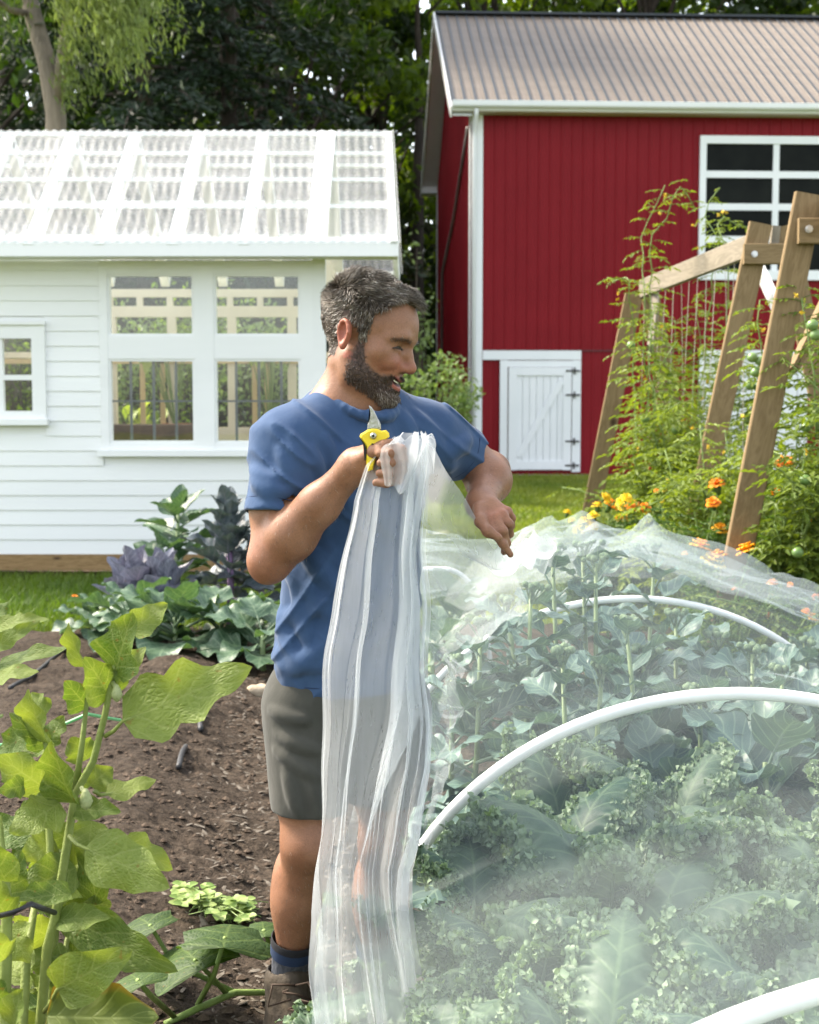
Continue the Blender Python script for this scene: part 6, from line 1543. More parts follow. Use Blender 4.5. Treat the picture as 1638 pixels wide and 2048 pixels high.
def roots(w, n, seed):
    r = np.random.default_rng(seed); c = hv[w[hv] > r.random(len(hv))]; i = r.choice(c, n); p = V[i] + r.normal(size=(n, 3)) * .0015; g = grad(p); g /= np.linalg.norm(g, axis=1)[:, None] + 1e-9; return p, g
pts, nor = roots(hw, 24000, 4)
def hdir(p):
    l = hl(p); top = ss(l[:, 2], .065, .105)[:, None]
    side = hf * .1 - hu * .9 - hf * 1.1 * ss(-l[:, 1], -.02, .05)[:, None]
    topd = hf * .9 + hs * (.25 + .5 * np.sin(l[:, 1] * 50 + l[:, 0] * 30))[:, None] + hu * (.1 + .5 * ss(l[:, 1], .02, .06))[:, None]
    return side * (1 - top) + topd * top
hlen = lambda p: np.interp(hl(p)[:, 2], [-.06, 0.02, .06, .1, .125], [.007, .011, .018, .032, .036]) + .006 * ss(hl(p)[:, 1], .0, .06)
M['hair'] = hairmat('salt_and_pepper_hair', [(0, (.035, .027, .02)), (.45, (.125, .096, .07)), (.75, (.25, .21, .17)), (1, (.45, .42, .38))])
strands('hair', pts, nor, hdir, hlen, .0007, M['hair'], lambda p: .47 + .16 * ss(-hl(p)[:, 2], -.06, .03) + .3 * vnoise(p * 60, 2), curl=.8, seed=5, jitter=.07, cf=30, lift=lambda p: np.interp(hl(p)[:, 2], [-.06, .05, .1], [.12, .25, .62]))
pts, nor = roots(bw, 16000, 6)
M['beard'] = hairmat('dark_greying_beard', [(0, (.018, .011, .007)), (.5, (.065, .038, .024)), (.8, (.15, .105, .075)), (1, (.42, .37, .31))])
chin = lambda p: ss(hl(p)[:, 1], .055, .085) * ss(-hl(p)[:, 2], .08, .1)
strands('beard', pts, nor, lambda p: -hu * 1.0 + hf * .35 + hs * .0, lambda p: .005 + .007 * chin(p) + .004 * ss(hl(p)[:, 1], .08, .09) * ss(hl(p)[:, 2], -.066, -.06) + .002 * ss(-hl(p)[:, 2], .05, .09), .0006, M['beard'], lambda p: .36 + .42 * chin(p), tv=.17, curl=.5, seed=7, lift=.45)
def brow_w(L):
    a = np.abs(L[:, 0]); zc = np.interp(a, [.012, .03, .06], [.0170, .0225, .0120]); return ((a > .012) & (a < .058) & (np.abs(L[:, 2] - zc) < .0034) & (L[:, 1] > .045)).astype(float)
for sg in (-1, 1):       # dark tube paints the shaded slit of the narrowed eye, with lashes on it
    cv = []
    for x in np.linspace(-.0125, .0235, 9):
        p = hp((.0305 + x) * sg, .12, .0035 - 14 * (x - .003) ** 2)
        for _ in range(40):
            e = headF.ev(p[None])[0]
            if e < .0006: break
            p = p - hf * max(e * .7, .0004)
        cv.append(p)
    mb = MB(); mb.tube(cv, [.0008, .0017, .0024, .0026, .0026, .0024, .0021, .0015, .0007], 6, tint=.05)
    for i in range(1, 8):
        for q in range(4): a = A(cv[i]) * (1 - q / 4) + A(cv[min(8, i + 1)]) * q / 4; mb.tube([a, a + hf * .003 - hu * .002, a + hf * .005 - hu * .005 + hs * sg * .002], [.0004, .0003, .0001], 3, tint=.1)
    mb.build('slit_shade_lashes', M['beard'], man, smooth=True)
bq = brow_w(L); pts, nor = roots(bq, 620, 8)
strands('eyebrow', pts, nor, lambda p: hs * np.sign(hl(p)[:, 0])[:, None] * 1.0 + hu * .25, lambda p: np.full(len(p), .009), .0005, M['beard'], lambda p: np.full(len(p), .5), seed=9, lift=.25)

# --- body hair on forearms and shins
nv_ = np.zeros(len(V) * 3, np.float32); bo.data.vertices.foreach_get('normal', nv_); nv_ = nv_.reshape(-1, 3).astype(float)
def near(a, b, r): a, b = np.asarray(a), np.asarray(b); h = np.clip((V - a) @ (b - a) / ((b - a) @ (b - a)), .12, .95); return np.linalg.norm(V - a - h[:, None] * (b - a), axis=1) < r
zone = np.where(near(ER, WR, .06) | near(EL, WL, .055) | near(KR, AR, .08))[0]; r_ = np.random.default_rng(33); zi = r_.choice(zone, 3200)
strands('body_hair', V[zi], nv_[zi], lambda p: np.tile(A([.3, -.2, -.8]), (len(p), 1)), lambda p: np.full(len(p), .013), .00022, M['beard'], lambda p: np.full(len(p), .55), curl=.3, seed=34, lift=.3)

# --- clothes
def fold_segs(F_, segs, k=.02):
    """raised cloth folds laid on the garment's own surface"""
    base = list(F_.p); B_ = Field(); B_.p = base; O_ = A([0, 0, H])
    for a, b, r in segs:
        pts = []
        for q in np.linspace(0, 1, 9):
            px = a[0] + (b[0] - a[0]) * q; py = a[1] + (b[1] - a[1]) * q + 5 * math.sin(q * 3.1); t = P(px, py, 2.55); d = nrm(t - O_); p = t.copy(); hit = False
            for _ in range(60):
                e = B_.ev(p[None])[0]
                if e < .0012: hit = True; break
                p = p + d * max(e * .8, .001)
                if p[1] > 3.4: break
            if hit: pts.append((p + d * r * .55, r * (.35 + .65 * math.sin(math.pi * min(.97, .08 + q * .9)))))
        for i in range(len(pts) - 1): F_.cone(pts[i][0], pts[i + 1][0], pts[i][1], pts[i + 1][1], k)
tee = Field()
tee.ell(CH, (.160, .118, .215), TM, .05).ell(BE, (.157, .112, .22), TM, .07).ell(HI + A([0, 0, .02]), (.166, .122, .17), TM, .07)
tee.cone(BE + A([0, 0, -.02]), HI + A([0, 0, -.07]), .125, .125, .05)
tee.cone(SR + A([.035, .02, -.01]), SL + A([-.035, 0, -.01]), .062, .062, .06)
for s_ in (SR, SL): tee.cone(P(704, 800, 3.07), s_ + A([0, 0, -.005]), .056, .058, .045)
eR = SR * .50 + ER * .50; eL = SL * .42 + EL * .58
dR, dL = nrm(eR - SR), nrm(eL - SL); sleeveR, sleeveL = SR + dR * .158 + A([.002, -.004, 0]), SL + dL * .125
tee.tcone(SR, sleeveR, .066, .068, .05)
tee.tcone(SL, sleeveL, .066, .062, .05)
# folds: (px, py, depth) -> (px, py, depth), radius
fold_segs(tee, [((560, 900, 2.90), (600, 985, 2.875), .012), ((585, 880, 2.905), (620, 1010, 2.90), .013), ((620, 900, 2.945), (655, 1060, 2.96), .012), ((650, 880, 2.95), (700, 1010, 2.955), .010),
    ((680, 900, 2.955), (735, 960, 2.97), .009), ((505, 940, 2.935), (560, 965, 2.885), .009), ((510, 965, 2.93), (575, 985, 2.88), .008), ((575, 1050, 2.98), (680, 1180, 2.97), .012), ((560, 1120, 2.99), (660, 1230, 2.975), .010),
    ((545, 1250, 2.985), (650, 1200, 2.965), .012), ((542, 1300, 2.985), (660, 1330, 2.965), .012), ((550, 1345, 2.98), (660, 1290, 2.965), .010), ((590, 1150, 2.97), (620, 1290, 2.968), .009), ((560, 1210, 2.98), (600, 1330, 2.975), .010),
    ((800, 830, 2.995), (850, 930, 3.0), .010), ((830, 830, 3.03), (880, 900, 3.05), .010), ((840, 880, 3.03), (900, 930, 3.07), .009), ((760, 850, 2.98), (800, 990, 2.97), .010), ((860, 940, 3.08), (845, 1060, 3.03), .011), ((885, 900, 3.1), (935, 880, 3.13), .008)])
tee.cone(P(737, 838, 2.99), P(737, 838, 2.99) + A([0, 0, .001]), .001, .001, .001)
n_axis = nrm(tf * .42 + A([0, 0, .9])); n_a = nrm(np.cross(n_axis, tf)); n_b = nrm(tf - n_axis * np.dot(tf, n_axis))
nc = P(725, 803, 3.035)
tee.cone(nc - n_axis * .05, nc + n_axis * .25, .063, .074, .008, -1)
col = [nc + .070 * (math.cos(t) * n_a + math.sin(t) * n_b) + n_axis * (.012 * math.cos(t) ** 2 - .006) for t in np.linspace(0, 2 * math.pi, 25)]
tee.chain(col, [.0088] * 25, .005)
tee.cone(nc - n_axis * .06, nc + n_axis * .25, .0605, .066, .004, -1)
def capcut(F_, e, d, r):   # flat sleeve end with an open cuff
    F_.ell(e + d * .085, (.085, .1, .1), np.stack([d, nrm(np.cross(d, (.3, 1, .2))), nrm(np.cross(d, np.cross(d, (.3, 1, .2))))]), .004, -1)
hemz = P(600, 1388, 3.0)[2]
tee2 = Field(); tee2.p = list(tee.p)
# hem: hard bottom plane
def shirt_disp(p):
    q = p * A([1, 1, .45]); n = fbm(q * 11, 31, 3) * .0035
    a = A([.6, .3, .74]); b = A([-.75, .1, .65])      # cloth creases running along two slants
    w = np.clip((1.25 - p[:, 2]) / .12, 0, 1)
    q1 = np.stack([p @ nrm(np.cross(a, (0, 1, 0))) * 26, p @ nrm(a) * 6, p[:, 1] * 6], 1); q2 = np.stack([p @ nrm(np.cross(b, (0, 1, 0))) * 24, p @ nrm(b) * 5, p[:, 1] * 6], 1)
    rg = lambda x, s: np.clip(1 - 2.2 * np.abs(vnoise(x, s)), 0, 1) ** 2
    return n + .0065 * rg(q1, 51) * w + .0068 * rg(q2, 53) * (1 - w * .55)
tee2.cone(sleeveR - dR * .03, sleeveR + dR * .02, .0615, .0645, .003, -1).cone(sleeveL - dL * .03, sleeveL + dL * .02, .056, .058, .003, -1)
capc = Field()
tee2.cut(A([0, 0, hemz]), (0, 0, 1))
tee2.cone(A([HI[0], HI[1], hemz - .05]), A([HI[0], HI[1], hemz + .03]), .108, .108, .01, -1)
def cuff(F_, e, d, rr, ri):
    F_.cone(e + d * .06, e + d * .16, .1, .1, .003, -1) if False else None
V2, Q2 = surface([tee2], (-.66, 2.6, hemz - .02), (.36, 3.5, 1.56), .0036, smooth=1, disp=shirt_disp)
def cloth(name, c0, c1, rough=.85, sc=7, weave=900):
    m, t, out = nodes(name); b = nd(t, 'ShaderNodeBsdfPrincipled', Roughness=rough); b.inputs['Specular IOR Level'].default_value = .2
    b.inputs['Sheen Weight'].default_value = .12
    n = noise_tex(t, sc, 4, .6); t.links.new(ramp(t, n, [(.3, c0), (.7, c1)]), b.inputs['Base Color'])
    n2 = noise_tex(t, 26, 4, .6, stretch=(1, 1, .6)); n3 = noise_tex(t, weave, 2, .5); t.links.new(bump(t, n3, .12, .001, bump(t, n2, .35, .006)), b.inputs['Normal'])
    t.links.new(b.outputs[0], out.inputs[0]); return m
M['tee'] = cloth('blue_cotton', (.026, .056, .125), (.038, .075, .155))
M['thread'] = plain('dark_blue_stitching', (.014, .03, .075), None, .9)
mb = MB(); mb.add(V2, Q2); ts_ = mb.build('t_shirt', M['tee'], man, smooth=True)
# sleeve cuffs and hem seams as rolled edges
def edge_ring(e, d, fieldq, r, name_mb, q0=.03, q1=.1):
    a = nrm(np.cross(d, (0.2, 1, .1))); b = np.cross(d, a); out = []
    for t in np.linspace(0, 2 * math.pi, 41):
        w = a * math.cos(t) + b * math.sin(t); q = np.linspace(q0, q1, 260)[:, None]; dd = fieldq(e + w * q); k = int(np.argmin(np.abs(dd))); out.append(e + w * (q[k, 0]))
    out = A(out); 
    for _ in range(2): out[1:-1] = (out[:-2] + 2 * out[1:-1] + out[2:]) / 4
    name_mb.tube(out, r, 6)

tf_ = lambda p: tee.ev(p) - shirt_disp(p)
for e, d, a, b in ((sleeveR - dR * .024, dR, .03, .1), (sleeveL - dL * .024, dL, .03, .1), (A([HI[0], HI[1], hemz + .022]), A([0, 0, 1.]), .08, .22)):
    mb = MB(); edge_ring(e, d, tf_, .0011, mb, a, b); mb.build('hem_stitching', M['thread'], ts_, smooth=True)
sh = Field()
WA = P(694, 1375, 3.09)
sh.ell(HI + A([0, .005, -.02]), (.158, .118, .15), TM, .05)
hemR, hemL = P(618, 1640, 3.02), P(766, 1645, 3.14)
sh.cone(HR + A([.012, .01, .03]), hemR, .112, .0805, .04).cone(HLg + A([-.01, 0, .03]), hemL, .112, .083, .04)
fold_segs(sh, [((560, 1470, 2.965), (640, 1500, 2.945), .010), ((556, 1500, 2.965), (650, 1560, 2.94), .009), ((575, 1540, 2.96), (600, 1630, 2.95), .010), ((625, 1560, 2.94), (640, 1640, 2.945), .010), ((545, 1420, 2.99), (620, 1440, 2.95), .009)], .016)
hzR = P(600, 1640, 3.0)[2]
sh.cut(A([0, 0, hzR]), nrm((.07, 0, 1)))
for a_, b_ in ((HR, hemR), (HLg, hemL)): sh.cone(a_ * .25 + b_ * .75, b_ + (b_ - a_) * .3, .072, .070, .006, -1)
V3, Q3 = surface([sh], (-.5, 2.8, hzR - .03), (.25, 3.4, .98), .004, smooth=2, disp=lambda p: .0025 * fbm(p * A([13, 13, 8]), 41, 3))
M['shorts'] = cloth('grey_canvas', (.045, .045, .038), (.062, .061, .052), .9, 9, 700)
mb = MB(); mb.add(V3, Q3); sho = mb.build('shorts', M['shorts'], man, smooth=True)
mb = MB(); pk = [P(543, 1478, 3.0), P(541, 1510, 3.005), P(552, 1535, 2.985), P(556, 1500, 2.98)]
mb.add(A(pk) + A([-.004, -.006, 0]), A([[0, 1, 2, 3]])); mb.tube([P(541, 1455, 3.0), P(546, 1500, 2.99), P(556, 1545, 2.978)], .004, 6); mb.build('pocket', plain('painted_pocket_shadow', (.012, .012, .012), None, .9), sho)  # near-black patch paints the shade of the pocket opening
# socks and boots
M['sock'] = plain('blue_grey_wool_sock', (.035, .04, .052), (.1, .105, .12), .95, 90, stretch=(1, 1, .25), bmp=.6, bscale=160)
M['sock_band'] = plain('navy_sock_band', (.015, .03, .07), None, .95)
M['sock_top'] = plain('black_sock_top', (.012, .012, .014), None, .95)
M['boot'] = plain('brown_camouflage_boot', (.02, .015, .010), (.07, .052, .033), .8, 18, bmp=.4, bscale=60)
M['sole'] = plain('black_rubber_sole', (.012, .011, .01), None, .8); M['lace'] = plain('brown_bootlace', (.05, .03, .018), None, .8)
for k_, a_, wh in ((KR, AR, 0), (KLg, AL, 1)):
    top = k_ * .28 + a_ * .72; d = nrm(a_ - top); prof = [(top, .050), (top + d * .012, .051), (top + d * .03, .0495), (a_ * .55 + top * .45, .045), (a_, .0415), (a_ + A([0, 0, -.06]), .044)]
    mb = MB(); mb.tube([p for p, r_ in prof], [r_ for p, r_ in prof], 22, cap=False); so_ = mb.build('sock', M['sock'], man, smooth=True)
    mb = MB(); mb.tube([top + d * .016, top + d * .024, top + d * .042], [.0515, .0515, .0495], 22, cap=False); mb.build('band', M['sock_band'], so_, smooth=True)
    mb = MB(); mb.tube([top - d * .003, top, top + d * .016], [.050, .0525, .0518], 22, cap=False); mb.build('cuff', M['sock_top'], so_, smooth=True)
    bt = Field(); hl_ = a_ + A([-.012, .03, -.165]); to = a_ + A([.085, -.15, -.185]); toe_d = nrm(to - hl_)
    bt.cone(a_ + A([0, 0, -.015]), a_ + A([-.004, .012, -.12]), .058, .05, .03).cone(hl_ + A([0, 0, .02]), to, .046, .042, .04).cone(a_ + A([.01, -.02, -.09]), to + A([-.02, .03, .012]), .045, .04, .04).ell(to + A([0, 0, 0]), (.05, .05, .04), None, .03)
    bt.cone(a_ + A([.012, -.045, .0]), a_ + A([.028, -.06, -.06]), .024, .03, .02)
    bt.cone(a_ + A([0, 0, .06]), a_ + A([0, 0, -.035]), .047, .046, .006, -1).cut(A([0, 0, a_[2] - .215]), (0, 0, 1))
    Vb, Qb = surface([bt], a_ + A([-.12, -.26, -.24]), a_ + A([.2, .14, .06]), .0042, smooth=2)
    mb = MB(); mb.add(Vb, Qb); b_o = mb.build('boot', M['boot'], man, smooth=True)
    mb = MB()
    for j in range(5):
        c = a_ + A([.02, -.062, -.01]) + j * A([.014, -.022, -.03]); s2 = A([.85, .5, 0]); mb.tube([c - s2 * .035 + A([0, .01, -.006]), c + A([0, -.006, .006]), c + s2 * .035 + A([0, .01, -.006])], .003, 5)
        mb.tube([c - s2 * .035 + A([0, .01, -.006]), c + A([.007, -.016, -.008]), c + s2 * .035 + A([.014, -.01, -.034])], .003, 5)
    c = a_ + A([.02, -.07, 0]); mb.tube([c, c + A([-.05, -.02, .01]), c + A([-.06, -.02, -.04]), c + A([-.01, -.03, -.02])], .003, 5); mb.tube([c, c + A([.03, -.03, .02]), c + A([.05, -.03, -.03]), c + A([.01, -.03, -.02])], .003, 5)
    mb.build('laces', M['lace'], b_o, smooth=True)
    mb = MB(); an = np.linspace(0, 2 * math.pi, 33)[:-1]; cc = (hl_ + to) / 2; sd = nrm(np.cross(toe_d, (0, 0, 1))); l2 = np.linalg.norm((to - hl_)[:2]) / 2 + .056
    rr = A([cc + nrm(toe_d * A([1, 1, 0])) * l2 * math.cos(t) + sd * .052 * (math.sin(t)) * (1 + .12 * math.cos(t)) for t in an]); z0_ = a_[2] - .242
    a1, b1 = rr.copy(), rr.copy(); a1[:, 2] = z0_; b1[:, 2] = z0_ + .035; mb.tube if False else None
    mb.add(np.concatenate([a1, b1]), A([[j, (j + 1) % 32, 32 + (j + 1) % 32, 32 + j] for j in range(32)])); mb.build('sole', M['sole'], b_o, smooth=False)

# ------------------------------------------------------------------ pruners in his right hand
pr_ = thing('pruning_shears', P(752, 872, 2.74), 'yellow handled pruning shears held in the man\'s fist with the curved steel blade up', 'pruning shears')
M['yellow'] = plain('yellow_enamel', (.72, .52, .012), (.78, .58, .02), .32, 20, spec=.5); M['steel'] = plain('worn_blade_steel', (.3, .29, .26), (.5, .49, .46), .3, 40, metal=.8, bmp=.1)
M['grip'] = plain('black_rubber_grip', (.012, .012, .012), None, .7)
def Z4(x, y, Yd): return P(480 + x * .354, 500 + y * .354, Yd)
def plate(root, outline, Yd, th, name, mat, bevel=.0012):
    pts = A([Z4(x, y, Yd) for x, y in outline]); c = pts.mean(0); inn = c + (pts - c) * (1 - bevel * 2 / np.mean(np.linalg.norm(pts - c, axis=1))); n = len(pts)
    f = A([0, -1, 0.]) * th / 2
    rings = [inn + f, pts + f * .6, pts - f * .6, inn - f]; Vp = np.concatenate(rings + [[c + f], [c - f]])
    q = A([[k * n + j, k * n + (j + 1) % n, (k + 1) * n + (j + 1) % n, (k + 1) * n + j] for k in range(3) for j in range(n)])
    # ear-clip the caps through bmesh so that concave outlines fill properly
    mb = MB(); mb.add(Vp[:-2], q); o = mb.build(name, mat, root)
    bm = bmesh.new(); bm.from_mesh(o.data); bm.verts.ensure_lookup_table()
    for k in (0, 3): bmesh.ops.triangulate(bm, faces=[bm.faces.new([bm.verts[k * n + j] for j in range(n)])])
    bmesh.ops.recalc_face_normals(bm, faces=bm.faces); bm.to_mesh(o.data); bm.free(); return o
plate(pr_, [(728, 878), (740, 884), (756, 905), (772, 938), (786, 972), (791, 1004), (780, 1016), (720, 1016), (722, 985), (733, 950), (736, 920), (732, 896)], 2.742, .004, 'blade', M['steel'])
plate(pr_, [(776, 950), (784, 960), (795, 985), (797, 1012), (785, 1015), (786, 985)], 2.748, .004, 'hook', M['steel'], .0006)
plate(pr_, [(718, 1016), (745, 1008), (775, 1010), (800, 1021), (826, 1018), (842, 1034), (845, 1056), (822, 1072), (800, 1085), (785, 1100), (778, 1130), (750, 1240), (722, 1250), (712, 1180), (712, 1115), (704, 1092), (690, 1074), (676, 1055), (681, 1038), (700, 1029)], 2.744, .014, 'handle', M['yellow'], .002)
plate(pr_, [(676, 1062), (694, 1080), (706, 1098), (714, 1120), (712, 1185), (704, 1190), (702, 1110), (692, 1088)], 2.7425, .013, 'grip', M['grip'], .0008)
plate(pr_, [(744, 1092), (786, 1098), (782, 1106), (742, 1100)], 2.736, .004, 'latch', M['grip'], .0004)
mb = MB(); ax_b = [[1, 0, 0], [0, 0, -1], [0, 1, 0]]
mb.lathe([(.0001, .0065), (.0045, .006), (.0065, .003), (.0065, -.002)], Z4(753, 1050, 2.7365), 14, ax=[[1, 0, 0], [0, 0, -1], [0, 1, 0]]); mb.build('bolt', M['steel'], pr_, smooth=False)
mb = MB(); mb.lathe([(.0001, .0082), (.0028, .0082), (.0028, .006)], Z4(753, 1050, 2.7365), 6, ax=ax_b); mb.build('bolt_socket', M['grip'], pr_)
# ------------------------------------------------------------------ eggplants in the left foreground
M['egg'] = leafmat('eggplant_leaf', (.045, .1, .015), (.215, .27, .062), .4, (1.3, 1.25, .45), vein=(.32, .36, .15), nveins=5, rough=.55, vstr=.3, nscale=16, spec=.25, bmp=.9, quilt=14)
M['egg_yellowed'] = leafmat('yellowing_eggplant_leaf', (.06, .10, .015), (.13, .16, .03), .35, (1.3, 1.2, .35), vein=(.25, .3, .1), nveins=6, rough=.55, vstr=.4, edge=(.28, .17, .03), nscale=11, spec=.3, bmp=.5)
M['egg_stem'] = plain('downy_green_stem', (.13, .17, .03), (.21, .25, .06), .6, 18, bmp=.3, bscale=150)
def Z6(x, y, Yd): return P(x / 2.28, 1150 + y / 2.28, Yd)
def hero(root, b, tp, w, Yb, Yt, seed, face=(0, -1, .5), mat='egg', pet=None, **kw):
    """one eggplant leaf from base b to tip tp in the zoomed photo's pixels, w its width in the same pixels"""
    r = np.random.default_rng(seed); pb, pt = Z6(*b, Yb), Z6(*tp, Yt); d = pt - pb; L_ = np.linalg.norm(d); Wd = 1.2 * w / 2.28 * (Yb + Yt) / 2 / F
    a = dict(nu=13, nv=19, a=.62, b=.55, cup=r.uniform(-.15, .4), droop=r.uniform(.1, .5), wave=.13, wf=1.7, lob=.16, nl=2.6, tipx=r.normal() * .05); a.update(kw)
    Vl, Ql, uv = leaf(L_ * 1.04, Wd, r=r, **a)
    # turn so that the chord of the drooping blade meets the wanted tip
    ch = Vl.reshape(a['nv'], a['nu'], 3)[-1, a['nu'] // 2]; ang = math.atan2(ch[2], ch[1]); Rx = np.array(Matrix.Rotation(-ang, 3, 'X')); Vl = Vl @ Rx.T * (L_ / np.linalg.norm(ch))
    Rm = frame(d, A(face, float) + .25 * r.normal(size=3))
    mb = MB(); mb.add(Vl @ Rm.T + pb, Ql, uv=uv, tint=np.clip(r.uniform(.1, .8) + (.2 if pet is not None else 0), 0, 1))
    o = mb.build('leaf', M[mat], root, smooth=True)
    if pet is not None:
        mb = MB(); q = Z6(*pet[:2], pet[2]); mb.tube([q, (q + pb) / 2 + A([0, 0, -.004]), pb, pb + d * .25 + Rm[:, 2] * -.002], [.0042, .0036, .003, .0012], 7); mb.build('leaf_stalk', M['egg_stem'], o, smooth=True)
    return o
e1 = thing('eggplant', Z6(180, 2600, 2.3) * A([1, 1, 0]), 'tall pale green eggplant with big lobed leaves, rightmost in the left foreground', 'eggplant', 'eggplants in the left foreground')
mb = MB(); b0 = world_loc(e1) + A([0, 0, -.02])
main = [b0, Z6(185, 2040, 2.3), Z6(215, 1700, 2.3), Z6(252, 1560, 2.3), Z6(310, 1200, 2.32), Z6(342, 1000, 2.33), Z6(425, 850, 2.33), Z6(478, 640, 2.33), Z6(520, 430, 2.33), Z6(556, 330, 2.34)]
mb.tube(main, [.010, .009, .0085, .008, .0072, .0068, .0062, .0056, .0048, .0034], 10)
mb.build('stem', M['egg_stem'], e1, smooth=True)
for pl, r0 in (([Z6(342, 1000, 2.33), Z6(375, 760, 2.36), Z6(398, 560, 2.37)], .0065), ([Z6(252, 1560, 2.3), Z6(230, 1300, 2.36), Z6(212, 900, 2.38), Z6(205, 740, 2.38)], .0075), ([b0, Z6(240, 1800, 2.4), Z6(260, 1500, 2.42), Z6(330, 1150, 2.42)], .009), ([b0, Z6(270, 1850, 2.45), Z6(320, 1600, 2.46)], .007)):
    mb = MB(); mb.tube(pl, np.linspace(r0, r0 * .6, len(pl)), 8); mb.build('branch', M['egg_stem'], e1, smooth=True)
LV = [  # base, tip, width, Ybase, Ytip, extra
 ((528, 445), (600, 165), 215, 2.33, 2.27, dict(cup=.25)), ((598, 265), (768, 132), 120, 2.38, 2.40, {}), ((392, 420), (308, 212), 115, 2.37, 2.33, dict(cup=.3)),
 ((500, 560), (395, 365), 170, 2.34, 2.29, dict(cup=.3)), ((560, 665), (1158, 438), 265, 2.31, 2.34, dict(lob=.26, nl=3.2, droop=.25, cup=.15, wave=.1, pet=(478, 735, 2.33))), ((600, 640), (905, 545), 110, 2.37, 2.43, dict(lob=.2)),
 ((590, 660), (885, 612), 90, 2.36, 2.42, {}), ((400, 605), (298, 478), 125, 2.38, 2.34, {}), ((505, 500), (660, 322), 95, 2.36, 2.42, {}), ((210, 765), (138, 522), 175, 2.37, 2.31, dict(cup=.3)), ((212, 785), (38, 632), 115, 2.38, 2.36, {}), ((215, 770), (292, 640), 105, 2.39, 2.40, {}),
 ((338, 1040), (228, 752), 195, 2.32, 2.24, dict(cup=.4)), ((400, 840), (330, 735), 140, 2.42, 2.40, {}), ((410, 960), (508, 868), 120, 2.35, 2.36, {}), ((485, 1000), (712, 932), 105, 2.35, 2.42, dict(lob=.05, pet=(430, 985, 2.33))), ((345, 1075), (555, 1078), 110, 2.30, 2.27, dict(cup=.5)),
 ((205, 970), (-10, 820), 175, 2.34, 2.29, {}), ((275, 1040), (48, 1185), 175, 2.31, 2.24, dict(lob=.2, face=(.3, -1, .5))), ((110, 960), (-10, 985), 90, 2.28, 2.25, {}),
 ((388, 1245), (788, 1398), 225, 2.27, 2.22, dict(cup=-.15, lob=.1, droop=.35, pet=(316, 1190, 2.31))), ((560, 1215), (792, 1335), 130, 2.32, 2.36, {}), ((345, 1335), (75, 1450), 190, 2.36, 2.3, dict(lob=.05)), ((325, 1455), (62, 1505), 125, 2.25, 2.2, dict(lob=.15)),
 ((258, 1575), (505, 1560), 120, 2.3, 2.28, {}), ((330, 1560), (795, 1845), 190, 2.34, 2.26, dict(wave=.2, lob=.2, cup=.3)), ((262, 1890), (592, 1690), 220, 2.22, 2.16, dict(cup=.2, lob=.06, pet=(198, 1995, 2.3))),
 ((215, 2010), (722, 2040), 300, 2.24, 2.2, dict(lob=.16, droop=.2)), ((440, 1505), (398, 1125), 125, 2.42, 2.40, dict(cup=.1)), ((420, 1120), (395, 1290), 150, 2.39, 2.36, {}), ((330, 1220), (190, 1120), 120, 2.4, 2.38, {}), ((250, 1480), (100, 1330), 150, 2.42, 2.38, {}), ((230, 1650), (60, 1560), 160, 2.44, 2.38, {}), ((300, 1750), (420, 1640), 110, 2.46, 2.46, {}), ((340, 1130), (330, 1330), 130, 2.44, 2.42, {}),
]
for i, (b, tp, w, yb, yt, ex) in enumerate(LV):
    hero(e1, b, tp, w, yb, yt, 900 + i, mat='egg_yellowed' if i == 27 else 'egg', **ex)
r_ = np.random.default_rng(91)
for i in range(30):       # leaves filling the lower bush
    x, y = r_.uniform(20, 430), r_.uniform(1150, 1980); an = r_.uniform(0, 6.28); L_ = r_.uniform(150, 270)
    x1 = x + L_ * math.cos(an); y1 = y + L_ * .6 * math.sin(an) + 40
    if x1 > 470: x1 = 470 - (x1 - 470)
    hero(e1, (x, y), (x1, y1), r_.uniform(110, 170), r_.uniform(2.36, 2.55), r_.uniform(2.34, 2.55), 1100 + i)
for i in range(8):
    x, y = r_.uniform(60, 300), r_.uniform(620, 1050); an = r_.uniform(0, 6.28); hero(e1, (x, y), (x + 150 * math.cos(an), y + 110 * math.sin(an)), r_.uniform(90, 130), 2.42, 2.44, 1150 + i)
M['bud'] = plain('downy_bud', (.22, .26, .1), (.32, .35, .17), .6, 40, bmp=.4, bscale=200)
for (x, y, Yd, rr, dx) in ((533, 545, 2.30, .010, .2), (392, 1030, 2.27, .012, 0)):
    mb = MB(); mb.lathe([(.0005, -rr * 1.3), (rr * .6, -rr * .9), (rr, 0), (rr * .7, rr * .9), (rr * .3, rr * 1.6), (.0005, rr * 1.8)], Z6(x, y, Yd), 9); mb.tube([Z6(x, y - 20, Yd), Z6(x - 20, y - 60, Yd + .03)], .004, 6); mb.build('flower_bud', M['bud'], e1, smooth=True)
e2 = thing('eggplant', Z6(20, 2600, 2.15) * A([1, 1, 0]), 'eggplant at the lower left corner with dark shaded leaves cut by the frame', 'eggplant', 'eggplants in the left foreground')
mb = MB(); b0 = world_loc(e2); mb.tube([b0, Z6(22, 2000, 2.2), Z6(32, 1500, 2.22), Z6(-10, 1100, 2.24)], [.011, .01, .009, .006], 9); mb.build('stem', M['egg_stem'], e2, smooth=True)
mb = MB(); mb.tube([b0, Z6(120, 1750, 2.3), Z6(160, 1500, 2.34)], [.009, .008, .006], 8); mb.build('branch', M['egg_stem'], e2, smooth=True)
